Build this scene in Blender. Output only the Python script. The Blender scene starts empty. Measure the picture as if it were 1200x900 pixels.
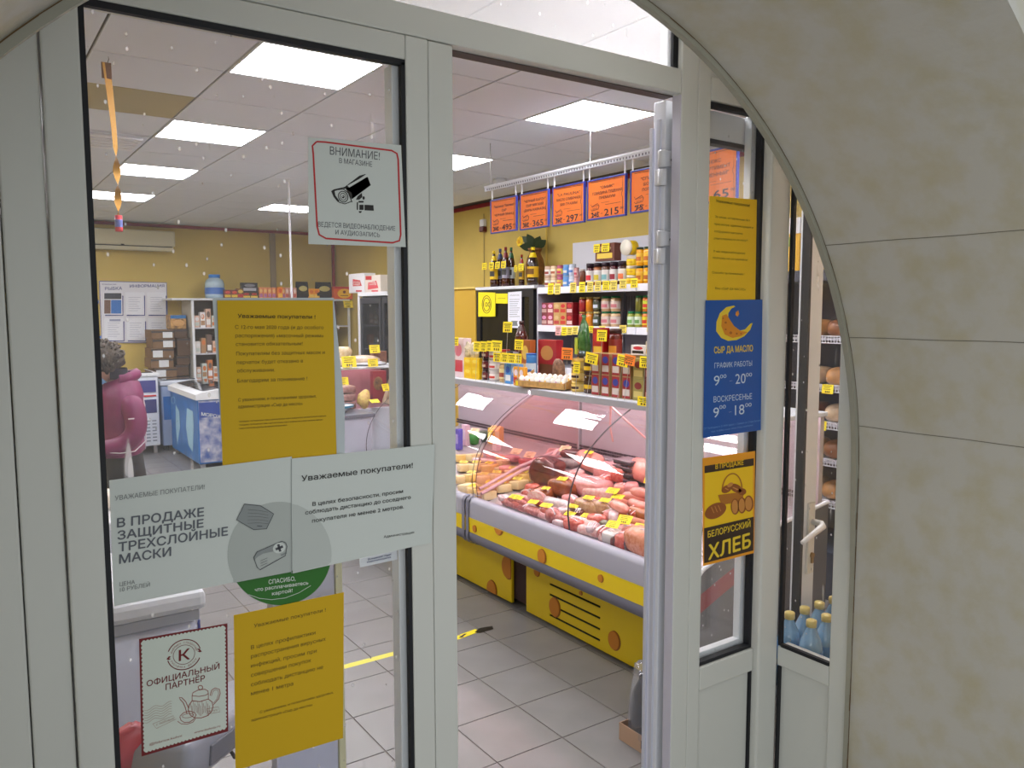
import bpy, bmesh, math, random
from mathutils import Vector, Matrix, noise
random.seed(7)
SC = bpy.context.scene
COL = SC.collection
# ------------------------------------------------------------------ camera
F, YAW, PIT, ROL, H = 940.745, 0.604221, 0.0922932, -0.00196914, 1.80
fw = Vector((math.sin(YAW)*math.cos(PIT), math.cos(YAW)*math.cos(PIT), -math.sin(PIT)))
_r0 = Vector((math.cos(YAW), -math.sin(YAW), 0)); _u0 = _r0.cross(fw)
rt = math.cos(ROL)*_r0 + math.sin(ROL)*_u0
up = -math.sin(ROL)*_r0 + math.cos(ROL)*_u0
cd = bpy.data.cameras.new('camera'); cam = bpy.data.objects.new('camera', cd); COL.objects.link(cam)
m = Matrix((rt, up, -fw)).transposed().to_4x4(); m.translation = (0, 0, H)
cam.matrix_world = m
cd.sensor_width = 36; cd.lens = F/1200*36; cd.clip_start = 0.02
SC.camera = cam
# ------------------------------------------------------------------ world, exposure
w = bpy.data.worlds.new('world'); SC.world = w; w.use_nodes = True
bg = w.node_tree.nodes['Background']; bg.inputs[0].default_value = (0.90, 0.95, 0.97, 1); bg.inputs[1].default_value = 0.82
SC.view_settings.view_transform = 'Standard'; SC.view_settings.look = 'None'
SC.view_settings.exposure = 0.0; SC.view_settings.gamma = 1.0
SC.cycles.max_bounces = 10; SC.cycles.transparent_max_bounces = 24
PANEL_E = 26.0      # ceiling light panels
TUBE_E = 24.0      # tubes inside the chilled counter

la = bpy.data.lights.new('hall_fill', 'AREA'); la.shape = 'RECTANGLE'; la.size = 1.6; la.size_y = 1.4; la.energy = 24; la.color = (1, .985, .95)   # unseen fill light added behind the viewer to brighten wall and frames
lo = bpy.data.objects.new('hall_fill', la); COL.objects.link(lo); lo.location = (-1.9, -1.2, 1.15)
lo.rotation_euler = (Vector((1.6, 1.0, .9))-Vector(lo.location)).to_track_quat('-Z', 'Y').to_euler()

# ------------------------------------------------------------------ helpers
def ray(x, y): return fw + rt*((x-600)/F) + up*((450-y)/F)
O = Vector((0, 0, H))
def oy(x, y, Y): d = ray(x, y); return O + d*(Y/d.y)
def ox(x, y, X): d = ray(x, y); return O + d*(X/d.x)
def oz(x, y, Z): d = ray(x, y); return O + d*((Z-H)/d.z)
def lin(c):
    return tuple(((v/12.92) if v <= 0.04045 else ((v+0.055)/1.055)**2.4) for v in c)
MATS = {}
def mat(name, rgb=(200, 200, 200), rough=.5, metal=0, emit=0, bump=0, bscale=60, var=0, vscale=8, rgb2=None, coat=0, alpha=None, spec=.5):
    """rgb in 0..255 display values"""
    if name in MATS: return MATS[name]
    m = bpy.data.materials.new(name); m.use_nodes = True; nt = m.node_tree; b = nt.nodes['Principled BSDF']
    c = lin([v/255 for v in rgb]) + (1,)
    b.inputs['Base Color'].default_value = c; b.inputs['Roughness'].default_value = rough; b.inputs['Metallic'].default_value = metal
    b.inputs['Coat Weight'].default_value = coat; b.inputs['Specular IOR Level'].default_value = spec
    if emit: b.inputs['Emission Color'].default_value = c; b.inputs['Emission Strength'].default_value = emit
    tc = None
    if var or bump: tc = nt.nodes.new('ShaderNodeTexCoord')
    if var:
        n = nt.nodes.new('ShaderNodeTexNoise'); n.inputs['Scale'].default_value = vscale; n.inputs['Detail'].default_value = 5
        nt.links.new(tc.outputs['Object'], n.inputs['Vector'])
        r = nt.nodes.new('ShaderNodeValToRGB'); r.color_ramp.elements[0].position = .35; r.color_ramp.elements[1].position = .68
        c2 = lin([v/255 for v in (rgb2 or [max(0, v*(1-var)) for v in rgb])]) + (1,)
        r.color_ramp.elements[0].color = c; r.color_ramp.elements[1].color = c2
        nt.links.new(n.outputs['Fac'], r.inputs[0]); nt.links.new(r.outputs[0], b.inputs['Base Color'])
    if bump:
        n2 = nt.nodes.new('ShaderNodeTexNoise'); n2.inputs['Scale'].default_value = bscale; n2.inputs['Detail'].default_value = 3
        nt.links.new(tc.outputs['Object'], n2.inputs['Vector'])
        bp = nt.nodes.new('ShaderNodeBump'); bp.inputs['Strength'].default_value = bump; bp.inputs['Distance'].default_value = .01
        nt.links.new(n2.outputs['Fac'], bp.inputs['Height']); nt.links.new(bp.outputs[0], b.inputs['Normal'])
    MATS[name] = m; return m
def glass_mat(name, tint=(255, 255, 255), haze=.03, refl=1.0, specks=False, milk=(225, 228, 235)):
    if specks: milk = (250, 252, 255)
    m = bpy.data.materials.new(name); m.use_nodes = True; nt = m.node_tree; nt.nodes.clear()
    N = nt.nodes.new; out = N('ShaderNodeOutputMaterial'); tr = N('ShaderNodeBsdfTransparent'); gl = N('ShaderNodeBsdfGlossy')
    tr.inputs[0].default_value = lin([v/255 for v in tint])+(1,); gl.inputs['Roughness'].default_value = .01
    lw0 = N('ShaderNodeLayerWeight'); lw0.inputs['Blend'].default_value = .5; lp = N('ShaderNodeMath'); lp.operation = 'POWER'; lp.inputs[1].default_value = 3.5; nt.links.new(lw0.outputs['Facing'], lp.inputs[0]); lw = N('ShaderNodeMath'); lw.operation = 'MULTIPLY_ADD'; lw.inputs[1].default_value = .55*refl; lw.inputs[2].default_value = .04*refl; nt.links.new(lp.outputs[0], lw.inputs[0])
    mx = N('ShaderNodeMixShader'); nt.links.new(lw.outputs[0], mx.inputs[0]); nt.links.new(tr.outputs[0], mx.inputs[1]); nt.links.new(gl.outputs[0], mx.inputs[2])
    last = mx
    if haze:
        df = N('ShaderNodeBsdfDiffuse'); df.inputs[0].default_value = lin([v/255 for v in milk])+(1,)
        tl = N('ShaderNodeBsdfTranslucent'); tl.inputs[0].default_value = lin([v/255 for v in milk])+(1,)
        dm = N('ShaderNodeMixShader'); dm.inputs[0].default_value = .85 if specks else .5; nt.links.new(df.outputs[0], dm.inputs[1]); nt.links.new(tl.outputs[0], dm.inputs[2])
        m2 = N('ShaderNodeMixShader'); nt.links.new(mx.outputs[0], m2.inputs[1]); nt.links.new(dm.outputs[0], m2.inputs[2])
        if specks:   # dried water spots, drips and wiping marks on the pane
            tc = N('ShaderNodeTexCoord'); vo = N('ShaderNodeTexVoronoi'); vo.inputs['Scale'].default_value = 36
            mp = N('ShaderNodeMapping'); mp.inputs['Scale'].default_value = (1, 1, .62); nt.links.new(tc.outputs['Object'], mp.inputs[0]); nt.links.new(mp.outputs[0], vo.inputs['Vector'])
            r1 = N('ShaderNodeValToRGB'); r1.color_ramp.elements[0].position = .06; r1.color_ramp.elements[0].color = (.5, .5, .5, 1); r1.color_ramp.elements[1].position = .10; r1.color_ramp.elements[1].color = (0, 0, 0, 1)
            nt.links.new(vo.outputs['Distance'], r1.inputs[0])
            mp2 = N('ShaderNodeMapping'); mp2.inputs['Scale'].default_value = (42, 42, 5); nt.links.new(tc.outputs['Object'], mp2.inputs[0])
            n2 = N('ShaderNodeTexNoise'); n2.inputs['Scale'].default_value = 1; n2.inputs['Detail'].default_value = 1; nt.links.new(mp2.outputs[0], n2.inputs['Vector'])
            r2 = N('ShaderNodeValToRGB'); r2.color_ramp.elements[0].position = .745; r2.color_ramp.elements[0].color = (0, 0, 0, 1); r2.color_ramp.elements[1].position = .80; r2.color_ramp.elements[1].color = (.35, .35, .35, 1)
            nt.links.new(n2.outputs['Fac'], r2.inputs[0])
            a = N('ShaderNodeMath'); a.operation = 'ADD'; nt.links.new(r1.outputs[0], a.inputs[0]); nt.links.new(r2.outputs[0], a.inputs[1])
            a2 = N('ShaderNodeMath'); a2.operation = 'ADD'; a2.inputs[1].default_value = haze; nt.links.new(a.outputs[0], a2.inputs[0]); nt.links.new(a2.outputs[0], m2.inputs[0])
        else: m2.inputs[0].default_value = haze
        last = m2
    nt.links.new(last.outputs[0], out.inputs[0]); MATS[name] = m; return m

LOCS = {}
class MB:
    def __init__(s): s.bm = bmesh.new()
    def _m(s, verts, M):
        for v in verts: v.co = M @ v.co
    def box(s, x0, x1, y0, y1, z0, z1, bev=0, M=None):
        vs = [s.bm.verts.new(p) for p in ((x0,y0,z0),(x1,y0,z0),(x1,y1,z0),(x0,y1,z0),(x0,y0,z1),(x1,y0,z1),(x1,y1,z1),(x0,y1,z1))]
        fs = [s.bm.faces.new([vs[i] for i in q]) for q in ((3,2,1,0),(4,5,6,7),(0,1,5,4),(1,2,6,5),(2,3,7,6),(3,0,4,7))]
        if M is not None: s._m(vs, M)
        if bev:
            es = {e for f in fs for e in f.edges}
            bmesh.ops.bevel(s.bm, geom=list(es), offset=bev, segments=2, affect='EDGES', profile=.5)
        return s
    def lathe(s, prof, seg=16, M=None, sx=1, sy=1, a0=0, a1=2*math.pi, cap=True):
        full = abs(a1-a0-2*math.pi) < 1e-6; n = seg if full else seg+1; rings = []; allv = []
        for r, z in prof:
            ring = [s.bm.verts.new((r*math.cos(a0+(a1-a0)*i/seg)*sx, r*math.sin(a0+(a1-a0)*i/seg)*sy, z)) for i in range(n)]; rings.append(ring); allv += ring
        for a, b in zip(rings, rings[1:]):
            for i in range(seg):
                j = (i+1) % n if full else i+1
                s.bm.faces.new((a[i], a[j], b[j], b[i]))
        if cap and full:
            if prof[0][0] > 1e-6: s.bm.faces.new(rings[0][::-1])
            if prof[-1][0] > 1e-6: s.bm.faces.new(rings[-1])
        if M is not None: s._m(allv, M)
        return s
    def tube(s, pts, r, seg=8):
        pts = [Vector(p) for p in pts]; rs = r if isinstance(r, (list, tuple)) else [r]*len(pts); rings = []
        for i, p in enumerate(pts):
            t = (pts[min(i+1, len(pts)-1)] - pts[max(i-1, 0)]).normalized()
            a = t.cross(Vector((0, 0, 1)));  a = a.normalized() if a.length > .05 else Vector((1, 0, 0)); b = t.cross(a).normalized()
            rings.append([s.bm.verts.new(p + a*math.cos(2*math.pi*k/seg)*rs[i] + b*math.sin(2*math.pi*k/seg)*rs[i]) for k in range(seg)])
        for A, B in zip(rings, rings[1:]):
            for k in range(seg): s.bm.faces.new((A[k], A[(k+1) % seg], B[(k+1) % seg], B[k]))
        s.bm.faces.new(rings[0][::-1]); s.bm.faces.new(rings[-1]); return s
    def slab(s, pts, vec):
        """polygon extruded along vec"""
        vec = Vector(vec); a = [s.bm.verts.new(p) for p in pts]; b = [s.bm.verts.new(Vector(p)+vec) for p in pts]
        s.bm.faces.new(a); s.bm.faces.new(b[::-1]); n = len(a)
        for i in range(n): s.bm.faces.new((a[i], b[i], b[(i+1) % n], a[(i+1) % n]))
        return s
    def face(s, pts): s.bm.faces.new([s.bm.verts.new(p) for p in pts]); return s
    def sheet(s, rows, thick=None):
        g = [[s.bm.verts.new(p) for p in r] for r in rows]
        for a, b in zip(g, g[1:]):
            for i in range(len(a)-1): s.bm.faces.new((a[i], a[i+1], b[i+1], b[i]))
        return s
    def ell(s, c, r, u=16, v=10, power=1.0, nz=0, nsc=6, seed=0, M=None):
        rx, ry, rz = r; vs = []; sp = lambda t: math.copysign(abs(t)**power, t); rings = []
        for j in range(v+1):
            ph = -math.pi/2 + math.pi*j/v; ring = []
            for i in range(1 if j in (0, v) else u):
                th = 2*math.pi*i/u
                p = Vector((sp(math.cos(ph))*sp(math.cos(th))*rx, sp(math.cos(ph))*sp(math.sin(th))*ry, sp(math.sin(ph))*rz))
                if nz: p *= 1 + nz*noise.noise(p*nsc + Vector((seed*3.1, seed*1.7, seed)))
                if M is not None: p = M @ p
                ring.append(s.bm.verts.new(p + Vector(c)))
            rings.append(ring)
        for a, b in zip(rings, rings[1:]):
            for i in range(u):
                A = a if len(a) > 1 else a*u; B = b if len(b) > 1 else b*u; j = (i+1) % u
                q = [A[i], A[j], B[j], B[i]]; q2 = []
                for x in q:
                    if x not in q2: q2.append(x)
                if len(q2) > 2: s.bm.faces.new(q2)
        return s
    def mesh(s, name, m, smooth=False):
        bmesh.ops.recalc_face_normals(s.bm, faces=s.bm.faces[:])
        me = bpy.data.meshes.new(name); s.bm.to_mesh(me); s.bm.free()
        if m: me.materials.append(m)
        if smooth:
            for p in me.polygons: p.use_smooth = True
        return me
    def obj(s, name, m, parent=None, smooth=False, world=True):
        L = LOCS.get(parent.name, Vector()) if parent else Vector()
        if world and parent and L.length:
            for v in s.bm.verts: v.co -= L
        return link(name, s.mesh(name, m, smooth), parent)
def link(name, me, parent=None, loc=None, rot=None):
    o = bpy.data.objects.new(name, me); COL.objects.link(o)
    if parent: o.parent = parent; LOCS[o.name] = LOCS.get(parent.name, Vector())
    if loc is not None: o.location = loc
    if rot is not None: o.rotation_euler = rot
    return o
def tag(o, label=None, cat=None, group=None, kind=None):
    if label: o['label'] = label
    if cat: o['category'] = cat
    if group: o['group'] = group
    if kind: o['kind'] = kind
    return o
def thing(name, label, cat, loc=(0, 0, 0), group=None, rz=0):
    o = bpy.data.objects.new(name, None); COL.objects.link(o); o.location = loc; o.rotation_euler = (0, 0, rz); o.empty_display_size = .05
    LOCS[o.name] = Vector(loc); return tag(o, label, cat, group)
def struct(name, loc=(0, 0, 0)):
    o = bpy.data.objects.new(name, None); COL.objects.link(o); o.location = loc; LOCS[o.name] = Vector(loc); o['kind'] = 'structure'; o.empty_display_size = .05; return o
CACHE = {}
def cached(key, fn):
    if key not in CACHE: CACHE[key] = fn()
    return CACHE[key]
NTH = ['first', 'second', 'third', 'fourth', 'fifth', 'sixth', 'seventh', 'eighth', 'ninth', 'tenth', 'eleventh', 'twelfth', 'thirteenth', 'fourteenth', 'fifteenth', 'sixteenth']
def nth(i, n):
    if n == 1: return ''
    if i == 0: return 'leftmost'
    if i == n-1: return 'rightmost'
    if n == 3: return 'middle'
    return NTH[i] + ' from the left'

# flat print: planes on which posters lie, addressed from the photograph's view rays
class PL:
    def __init__(s, axis, v): s.a = axis; s.v = v
    def pt(s, x, y, off=0):
        p = oy(x, y, s.v) if s.a == 'y' else ox(x, y, s.v)
        return p + (Vector((0, -off, 0)) if s.a == 'y' else Vector((-off, 0, 0)))
TCACHE = {}
def scanfill(edges):
    """fill directed edges (non-zero winding) with horizontal trapezoids"""
    ys = []
    for y in sorted({round(p[1], 3) for e in edges for p in e}):
        if not ys or y-ys[-1] > .004: ys.append(y)
    snap = lambda y: min(ys, key=lambda q: abs(q-y))
    E_ = [((a[0], snap(a[1])), (b[0], snap(b[1]))) for a, b in edges]; out = []
    for y0, y1 in zip(ys, ys[1:]):
        hit = []
        for a, b in E_:
            lo, hi, w_ = (a, b, 1) if a[1] < b[1] else (b, a, -1)
            if lo[1] <= y0+1e-6 and hi[1] >= y1-1e-6 and hi[1]-lo[1] > 1e-6:
                f = lambda y: lo[0]+(hi[0]-lo[0])*(y-lo[1])/(hi[1]-lo[1]); hit.append((f(y0), f(y1), w_))
        hit.sort(key=lambda h: h[0]+h[1]); wn = 0
        for h in hit:
            if wn == 0: st = h
            wn += h[2]
            if wn == 0 and (h[0]+h[1])-(st[0]+st[1]) > 1e-5: out.append(((st[0], y0), (h[0], y0), (h[1], y1), (st[1], y1)))
    return out
def glyphs(text, bold=0):
    k = (text, bold)
    if k in TCACHE: return TCACHE[k]
    if bold:
        vs0, fs0 = glyphs(text); vs, fs = [], []
        for c_, (dx, dy) in enumerate(((0, 0), (bold, 0), (bold/2, bold/2), (bold/2, -bold/2))):
            m = len(vs); vs += [(x+dx, y+dy, c_) for x, y, _ in vs0]; fs += [tuple(q+m for q in f) for f in fs0]
        TCACHE[k] = (vs, fs); return vs, fs
    cu = bpy.data.curves.new('lettering', 'FONT'); cu.body = text; cu.resolution_u = 3; cu.fill_mode = 'NONE'
    ob = bpy.data.objects.new('lettering', cu); me = bpy.data.meshes.new_from_object(ob)
    P = [(v.co.x, v.co.y) for v in me.vertices]; ed = [tuple(e.vertices) for e in me.edges]
    bpy.data.objects.remove(ob); bpy.data.meshes.remove(me); bpy.data.curves.remove(cu)
    nb = {}
    for a, b in ed: nb.setdefault(a, []).append(b); nb.setdefault(b, []).append(a)
    seen = set(); loops = []
    for s0 in range(len(P)):
        if s0 in seen or s0 not in nb: continue
        lp = [s0]; seen.add(s0); cur = s0; nx_ = s0+1 if s0+1 in nb[s0] else nb[s0][0]
        while nx_ not in seen:
            lp.append(nx_); seen.add(nx_); cur = nx_; c2 = [q for q in nb[cur] if q not in seen]
            if not c2: break
            nx_ = cur+1 if cur+1 in c2 else c2[0]
        if len(lp) > 2: loops.append([P[q] for q in lp])
    loops.sort(key=lambda l: min(p[0] for p in l)); groups = []
    for l in loops:
        a, b = min(p[0] for p in l), max(p[0] for p in l)
        if groups and a < groups[-1][0]-.002: groups[-1][0] = max(groups[-1][0], b); groups[-1][1].append(l)
        else: groups.append([b, [l]])
    vs, fs = [], []
    for _, ls in groups:
        for q in scanfill([(l[i], l[(i+1) % len(l)]) for l in ls for i in range(len(l))]):
            n = len(vs); vs += [(x, y, 0) for x, y in q]; fs.append((n, n+1, n+2, n+3))
    TCACHE[k] = (vs, fs); return vs, fs
class Print(MB):
    def __init__(s, pl, layer=1): super().__init__(); s.pl = pl; s.off = .0004*layer
    def obj(s, *a, **k):
        for f in [f for f in s.bm.faces if f.calc_area() < 1e-14]: s.bm.faces.remove(f)
        return tag(super().obj(*a, **k), kind='stuff')
    def q(s, pts):
        s.face([s.pl.pt(x, y, s.off) for x, y in pts]); return s
    def tx(s, text, a, b, hpx, bold=0.0):
        vs, fs = glyphs(text, bold)
        if not vs: return s
        x0 = min(v[0] for v in vs); x1 = max(v[0] for v in vs)
        A = s.pl.pt(*a, s.off); B = s.pl.pt(*b, s.off); C = s.pl.pt(a[0], a[1]-hpx, s.off); U = (C-A)/.72; X = (B-A)/(x1-x0)
        LV = s.pl.pt(a[0], a[1], 1)-s.pl.pt(a[0], a[1], 0)
        bv = [s.bm.verts.new(A + X*(x-x0) + U*y + LV*(.00012*l)) for x, y, l in vs]
        for f in fs:
            try: s.bm.faces.new([bv[i] for i in f])
            except ValueError: pass
        return s
    def ellipse(s, cx, cy, rx, ry, n=32, tilt=0, a0=0, a1=360):
        P = []
        for i in range(n+(0 if a1-a0 >= 360 else 1)):
            t = math.radians(a0+(a1-a0)*i/n); x = rx*math.cos(t); y = ry*math.sin(t)
            P.append((cx+x, cy+y+tilt*x))
        return s.q(P)
    def line(s, pts, wd=1.0):
        L = [Vector(p).to_2d() for p in pts]; P = []; Q = []
        for i, p in enumerate(L):
            t = (L[min(i+1, len(L)-1)] - L[max(i-1, 0)]).normalized(); n = Vector((-t.y, t.x))*wd/2
            P.append(p+n); Q.append(p-n)
        for i in range(len(L)-1): s.q([P[i], P[i+1], Q[i+1], Q[i]])
        return s
    def ring(s, cx, cy, rx, ry, wd=1, tilt=0, a0=0, a1=360, n=40):
        return s.line([(cx+rx*math.cos(math.radians(a0+(a1-a0)*i/n)), cy+ry*math.sin(math.radians(a0+(a1-a0)*i/n))+tilt*rx*math.cos(math.radians(a0+(a1-a0)*i/n))) for i in range(n+1)], wd)
def sheet_thing(name, label, cat, pl, quad, m, thick=.0006, group=None):
    P = [pl.pt(*c) for c in quad]; base = (P[0]+P[1]+P[2]+P[3])/4
    t = thing(name, label, cat, base, group)
    vec = (0, thick, 0) if pl.a == 'y' else (thick, 0, 0)
    MB().slab(P, vec).obj('sheet', m, t)
    return t

# ------------------------------------------------------------------ common materials
PVC = mat('white plastic profile', (208, 209, 203), .38, bump=.02, bscale=30)
PVC2 = mat('white plastic profile side', (214, 218, 222), .35)
GASK = mat('black rubber gasket', (14, 16, 24), .6)
SEAM = mat('profile seam', (70, 72, 70), .8)
TRG = glass_mat('hazy transom glass', haze=.24, specks=True)
GLS = glass_mat('door glass with dried spots', haze=.022, specks=True, refl=.38)
CLR = glass_mat('clear display glass', haze=.012)
PINKGL = glass_mat('pink tinted acrylic', tint=(246, 226, 226), haze=.05, milk=(235, 190, 190))
YEL = mat('ochre painted wall', (204, 180, 96), .7, bump=.05, bscale=20, var=.05, vscale=2)
CEI = mat('ceiling tile', (220, 226, 238), .85, bump=.15, bscale=220)
CEI2 = mat('yellowed ceiling tile', (176, 164, 122), .85)
WHT = mat('white enamel', (222, 226, 232), .35)
GRY = mat('grey plastic', (138, 140, 152), .4)
LGR = mat('light grey steel', (196, 196, 206), .4)
DRK = mat('near black plastic', (24, 24, 28), .4)
YTAG = mat('yellow price card', (248, 224, 22), .6)
OTAG = mat('orange price card', (250, 132, 30), .6)
INK = mat('black ink', (40, 38, 36), .7)
INKY = mat('brown ink on yellow', (74, 62, 14), .7)
RED = mat('red print', (190, 30, 36), .5)
STEEL = mat('brushed steel', (186, 188, 192), .3, metal=.8)
TILE = mat('floor tile', (122, 120, 120), .32, var=.06, vscale=5, spec=.5)
# ================================================================== STRUCTURE
CH = 2.98; YD = 1.44; XR = 4.90; YF = 11.95; XL = -1.6
# floor with its tiles (0.33 m, grout recessed)
fl = struct('floor'); MB().box(XL, XR+.1, -1.5, YF, -.05, -.004).obj('screed', mat('grout', (104, 94, 86), .9), fl)
def tile_me():
    b = MB(); b.box(-.1625, .1625, -.1625, .1625, -.01, 0, bev=.0015); return b.mesh('floor_tile', TILE)
tm = cached('ft', tile_me)
cells = []
for i in range(-8, 9):
    for j in range(-4, 29):
        x = 2.013+.33*(i+.5); y = 2.547+.33*(j+.5)
        if XL+.1 < x < XR-.1 and y < YF-.1: cells.append((x, y))
def wgt(c):
    d = (Vector((c[0], c[1], -H))); return 0 if not (-.3 < c[0] < 2.8 and c[1] > 1.5) else 1/(1+d.length)
cells.sort(key=wgt, reverse=True)
for x, y in cells[:296]: link('floor_tile', tm, fl, (x, y, 0))
rest = MB()
for x, y in cells[296:]: rest.box(x-.1625, x+.1625, y-.1625, y+.1625, -.01, 0)
tag(rest.obj('floor_tile_field', TILE, fl), kind='stuff')
# ceiling: 0.6 m tiles on a grid, light panels set into it
LIT = [(round(1.17+1.8*a, 2), round(3.59+1.8*b, 2)) for a in (0, 1) for b in (0, 1, 2, 3)] + [(1.17, 1.79), (2.97, 1.79), (-.63, 5.39), (-.63, 7.19), (-.63, 8.99), (-.63, 10.79)]  # far left row is added out of view to brighten the dim back wall
ce = struct('ceiling'); MB().box(XL, XR+.1, 1.2, YF, CH+.012, CH+.08).obj('ceiling_void', mat('ceiling grid shadow', (96, 90, 86), .9), ce)
cm = cached('ct', lambda: MB().box(-.2945, .2945, -.2945, .2945, 0, .01, bev=.002).mesh('ceiling_tile', CEI))
cm2 = cached('ct2', lambda: MB().box(-.2945, .2945, -.2945, .2945, 0, .01, bev=.002).mesh('ceiling_tile', CEI2))
for i in range(-4, 6):
    for j in range(-4, 14):
        x = 1.17+.6*i; y = 3.59+.6*j
        if any(abs(x-a) < .1 and abs(y-b) < .1 for a, b in LIT): continue
        if x+.3 > XR or x+.3 < XL or y+.3 > YF or y+.3 < 1.3: continue
        st = (abs(y-4.79) < .1 and x < 1.0)
        link('ceiling_tile', cm2 if st else cm, ce, (x+.3, y+.3, CH))
LNAME = {}
EM = mat('lit diffuser', (255, 252, 255), .5, emit=PANEL_E)
def light_label(k, a, b):
    col = {1.17: 'left', 2.97: 'right', -.63: 'added unseen far left'}[a]
    row = {1.79: 'closest to the entrance', 3.59: 'second from the entrance', 5.39: 'third from the entrance', 7.19: 'fourth from the entrance', 8.99: 'fifth from the entrance', 10.79: 'nearest the back wall'}[round(b, 2)]
    return 'square white ceiling light in the %s row, %s' % (col, row)
for k, (a, b) in enumerate(LIT):
    t = thing('ceiling_light', light_label(k, a, b), 'light', (a+.3, b+.3, CH), 'square ceiling lights')
    link('diffuser', cached('dif', lambda: MB().box(-.285, .285, -.285, .285, .001, .008).mesh('diffuser', EM)), t)
    def frm():
        q = MB()
        for u in ((-.297, .297, -.297, -.285), (-.297, .297, .285, .297), (-.297, -.285, -.285, .285), (.285, .297, -.285, .285)): q.box(*u, -.004, .01)
        return q.mesh('frame', WHT)
    link('frame', cached('lf', frm), t)
# walls
def wall(name, *a, m=YEL): return tag(MB().box(*a).obj(name, m), kind='structure')
wall('wall_back', XL, XR+.1, YF, YF+.1, 0, CH)
wall('wall_right', XR, XR+.1, 1.25, YF, 0, CH)
wall('wall_left', XL-.1, XL, 1.5, YF, 0, CH)
wall('wall_front_left', XL, -.16, 1.40, 1.52, 0, CH)
tag(MB().box(1.975, XR, 1.20, 1.245, 0, CH).obj('wall_front_right', mat('beige side wall', (212, 190, 160), .7)), kind='structure')
pt = struct('wall_partition'); MB().box(4.47, XR-.002, 7.14, 8.15, 0, 2.02, bev=.004).obj('partition_body', mat('ochre board', (196, 158, 50), .6), pt)
MB().box(4.45, XR-.002, 7.12, 8.17, 2.02, 2.04).obj('partition_cap', mat('ochre board edge', (225, 200, 110), .6), pt)
CRI = mat('crimson moulding', (140, 24, 40), .5)
tag(MB().box(XL, XR, YF-.02, YF-.001, CH-.045, CH-.004).obj('trim_1', CRI), kind='structure')
tag(MB().box(XR-.02, XR-.001, 1.3, YF-.02, CH-.045, CH-.004).obj('trim_2', CRI), kind='structure')
tag(MB().box(XR-.06, XR-.022, YF-.06, YF-.022, 0, CH-.05).obj('trim_3', CRI), kind='structure')
# pipes and cable duct on the walls
tag(MB().box(3.88, 3.96, YF-.05, YF-.001, .9, CH-.05, bev=.006).obj('cable_duct', mat('grey duct', (150, 136, 110), .6)), 'grey vertical cable duct running up the back wall', 'duct')
tag(MB().tube([(4.87, 6.45, 1.95), (4.87, 6.45, 2.93)], .012).obj('wall_pipe', mat('yellow pipe', (214, 186, 84), .5)), 'thin yellow pipe rising behind the woven vase', 'pipe')
tag(MB().tube([(4.885, 7.62, 2.0), (4.885, 7.62, 2.86)], .005, 6).obj('alarm_cable', mat('grey cable', (140, 126, 80), .6)), 'thin cable hanging down from the red alarm sounder', 'cable')

# ------------------------------------------------------------------ the entrance: vaulted opening in the thick outer wall
def wallpaper():
    m = bpy.data.materials.new('mottled wallpaper'); m.use_nodes = True; nt = m.node_tree; b = nt.nodes['Principled BSDF']; N = nt.nodes.new
    tc = N('ShaderNodeTexCoord'); n = N('ShaderNodeTexNoise'); n.inputs['Scale'].default_value = 13; n.inputs['Detail'].default_value = 4; n.inputs['Roughness'].default_value = .55
    nt.links.new(tc.outputs['Object'], n.inputs['Vector']); r = N('ShaderNodeValToRGB')
    r.color_ramp.elements[0].position = .42; r.color_ramp.elements[0].color = lin((.745, .735, .705))+(1,)
    r.color_ramp.elements[1].position = .70; r.color_ramp.elements[1].color = lin((.715, .69, .60))+(1,)
    nt.links.new(n.outputs['Fac'], r.inputs[0]); nt.links.new(r.outputs[0], b.inputs['Base Color']); b.inputs['Roughness'].default_value = .6
    n2 = N('ShaderNodeTexNoise'); n2.inputs['Scale'].default_value = 120; nt.links.new(tc.outputs['Object'], n2.inputs['Vector'])
    bp = N('ShaderNodeBump'); bp.inputs['Strength'].default_value = .12; bp.inputs['Distance'].default_value = .003; nt.links.new(n2.outputs['Fac'], bp.inputs['Height']); nt.links.new(bp.outputs[0], b.inputs['Normal'])
    return m
WP = wallpaper()
CX, CZ, R1, R0 = .829, 1.36, 1.085, 1.071
Y0, Y1 = .64, 1.195
def arc(R, n=72): return [(CX+R*math.cos(math.pi*i/n), CZ+R*math.sin(math.pi*i/n)) for i in range(n+1)]
def prof(R, n=72): return [(CX+R, 0)] + arc(R, n) + [(CX-R, 0)]
wo = struct('wall_outer')
b = MB(); P = prof(R1)
b.sheet([[(x, Y0, z) for x, z in P], [(x, Y1, z) for x, z in P]])
# front and back faces of the outer wall
def square(p):
    x, z = p[0]-CX, p[1]-CZ
    if p[1] <= 0: return (CX+(3.2 if x > 0 else -1.6), 0)
    hx = 3.2 if x > 0 else 1.6; s = min(hx/abs(x) if abs(x) > 1e-6 else 99, 1.75/z if z > 1e-6 else 99); return (CX+x*s, CZ+z*s)
Q = [square(p) for p in P]
b.sheet([[(x, Y0, z) for x, z in P], [(x, Y0, z) for x, z in Q]])
b.sheet([[(x, Y1, z) for x, z in P], [(x, Y1, z) for x, z in Q]])
bmesh.ops.remove_doubles(b.bm, verts=b.bm.verts[:], dist=1e-4)
b.obj('wallpapered_vault', WP, wo)
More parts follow.
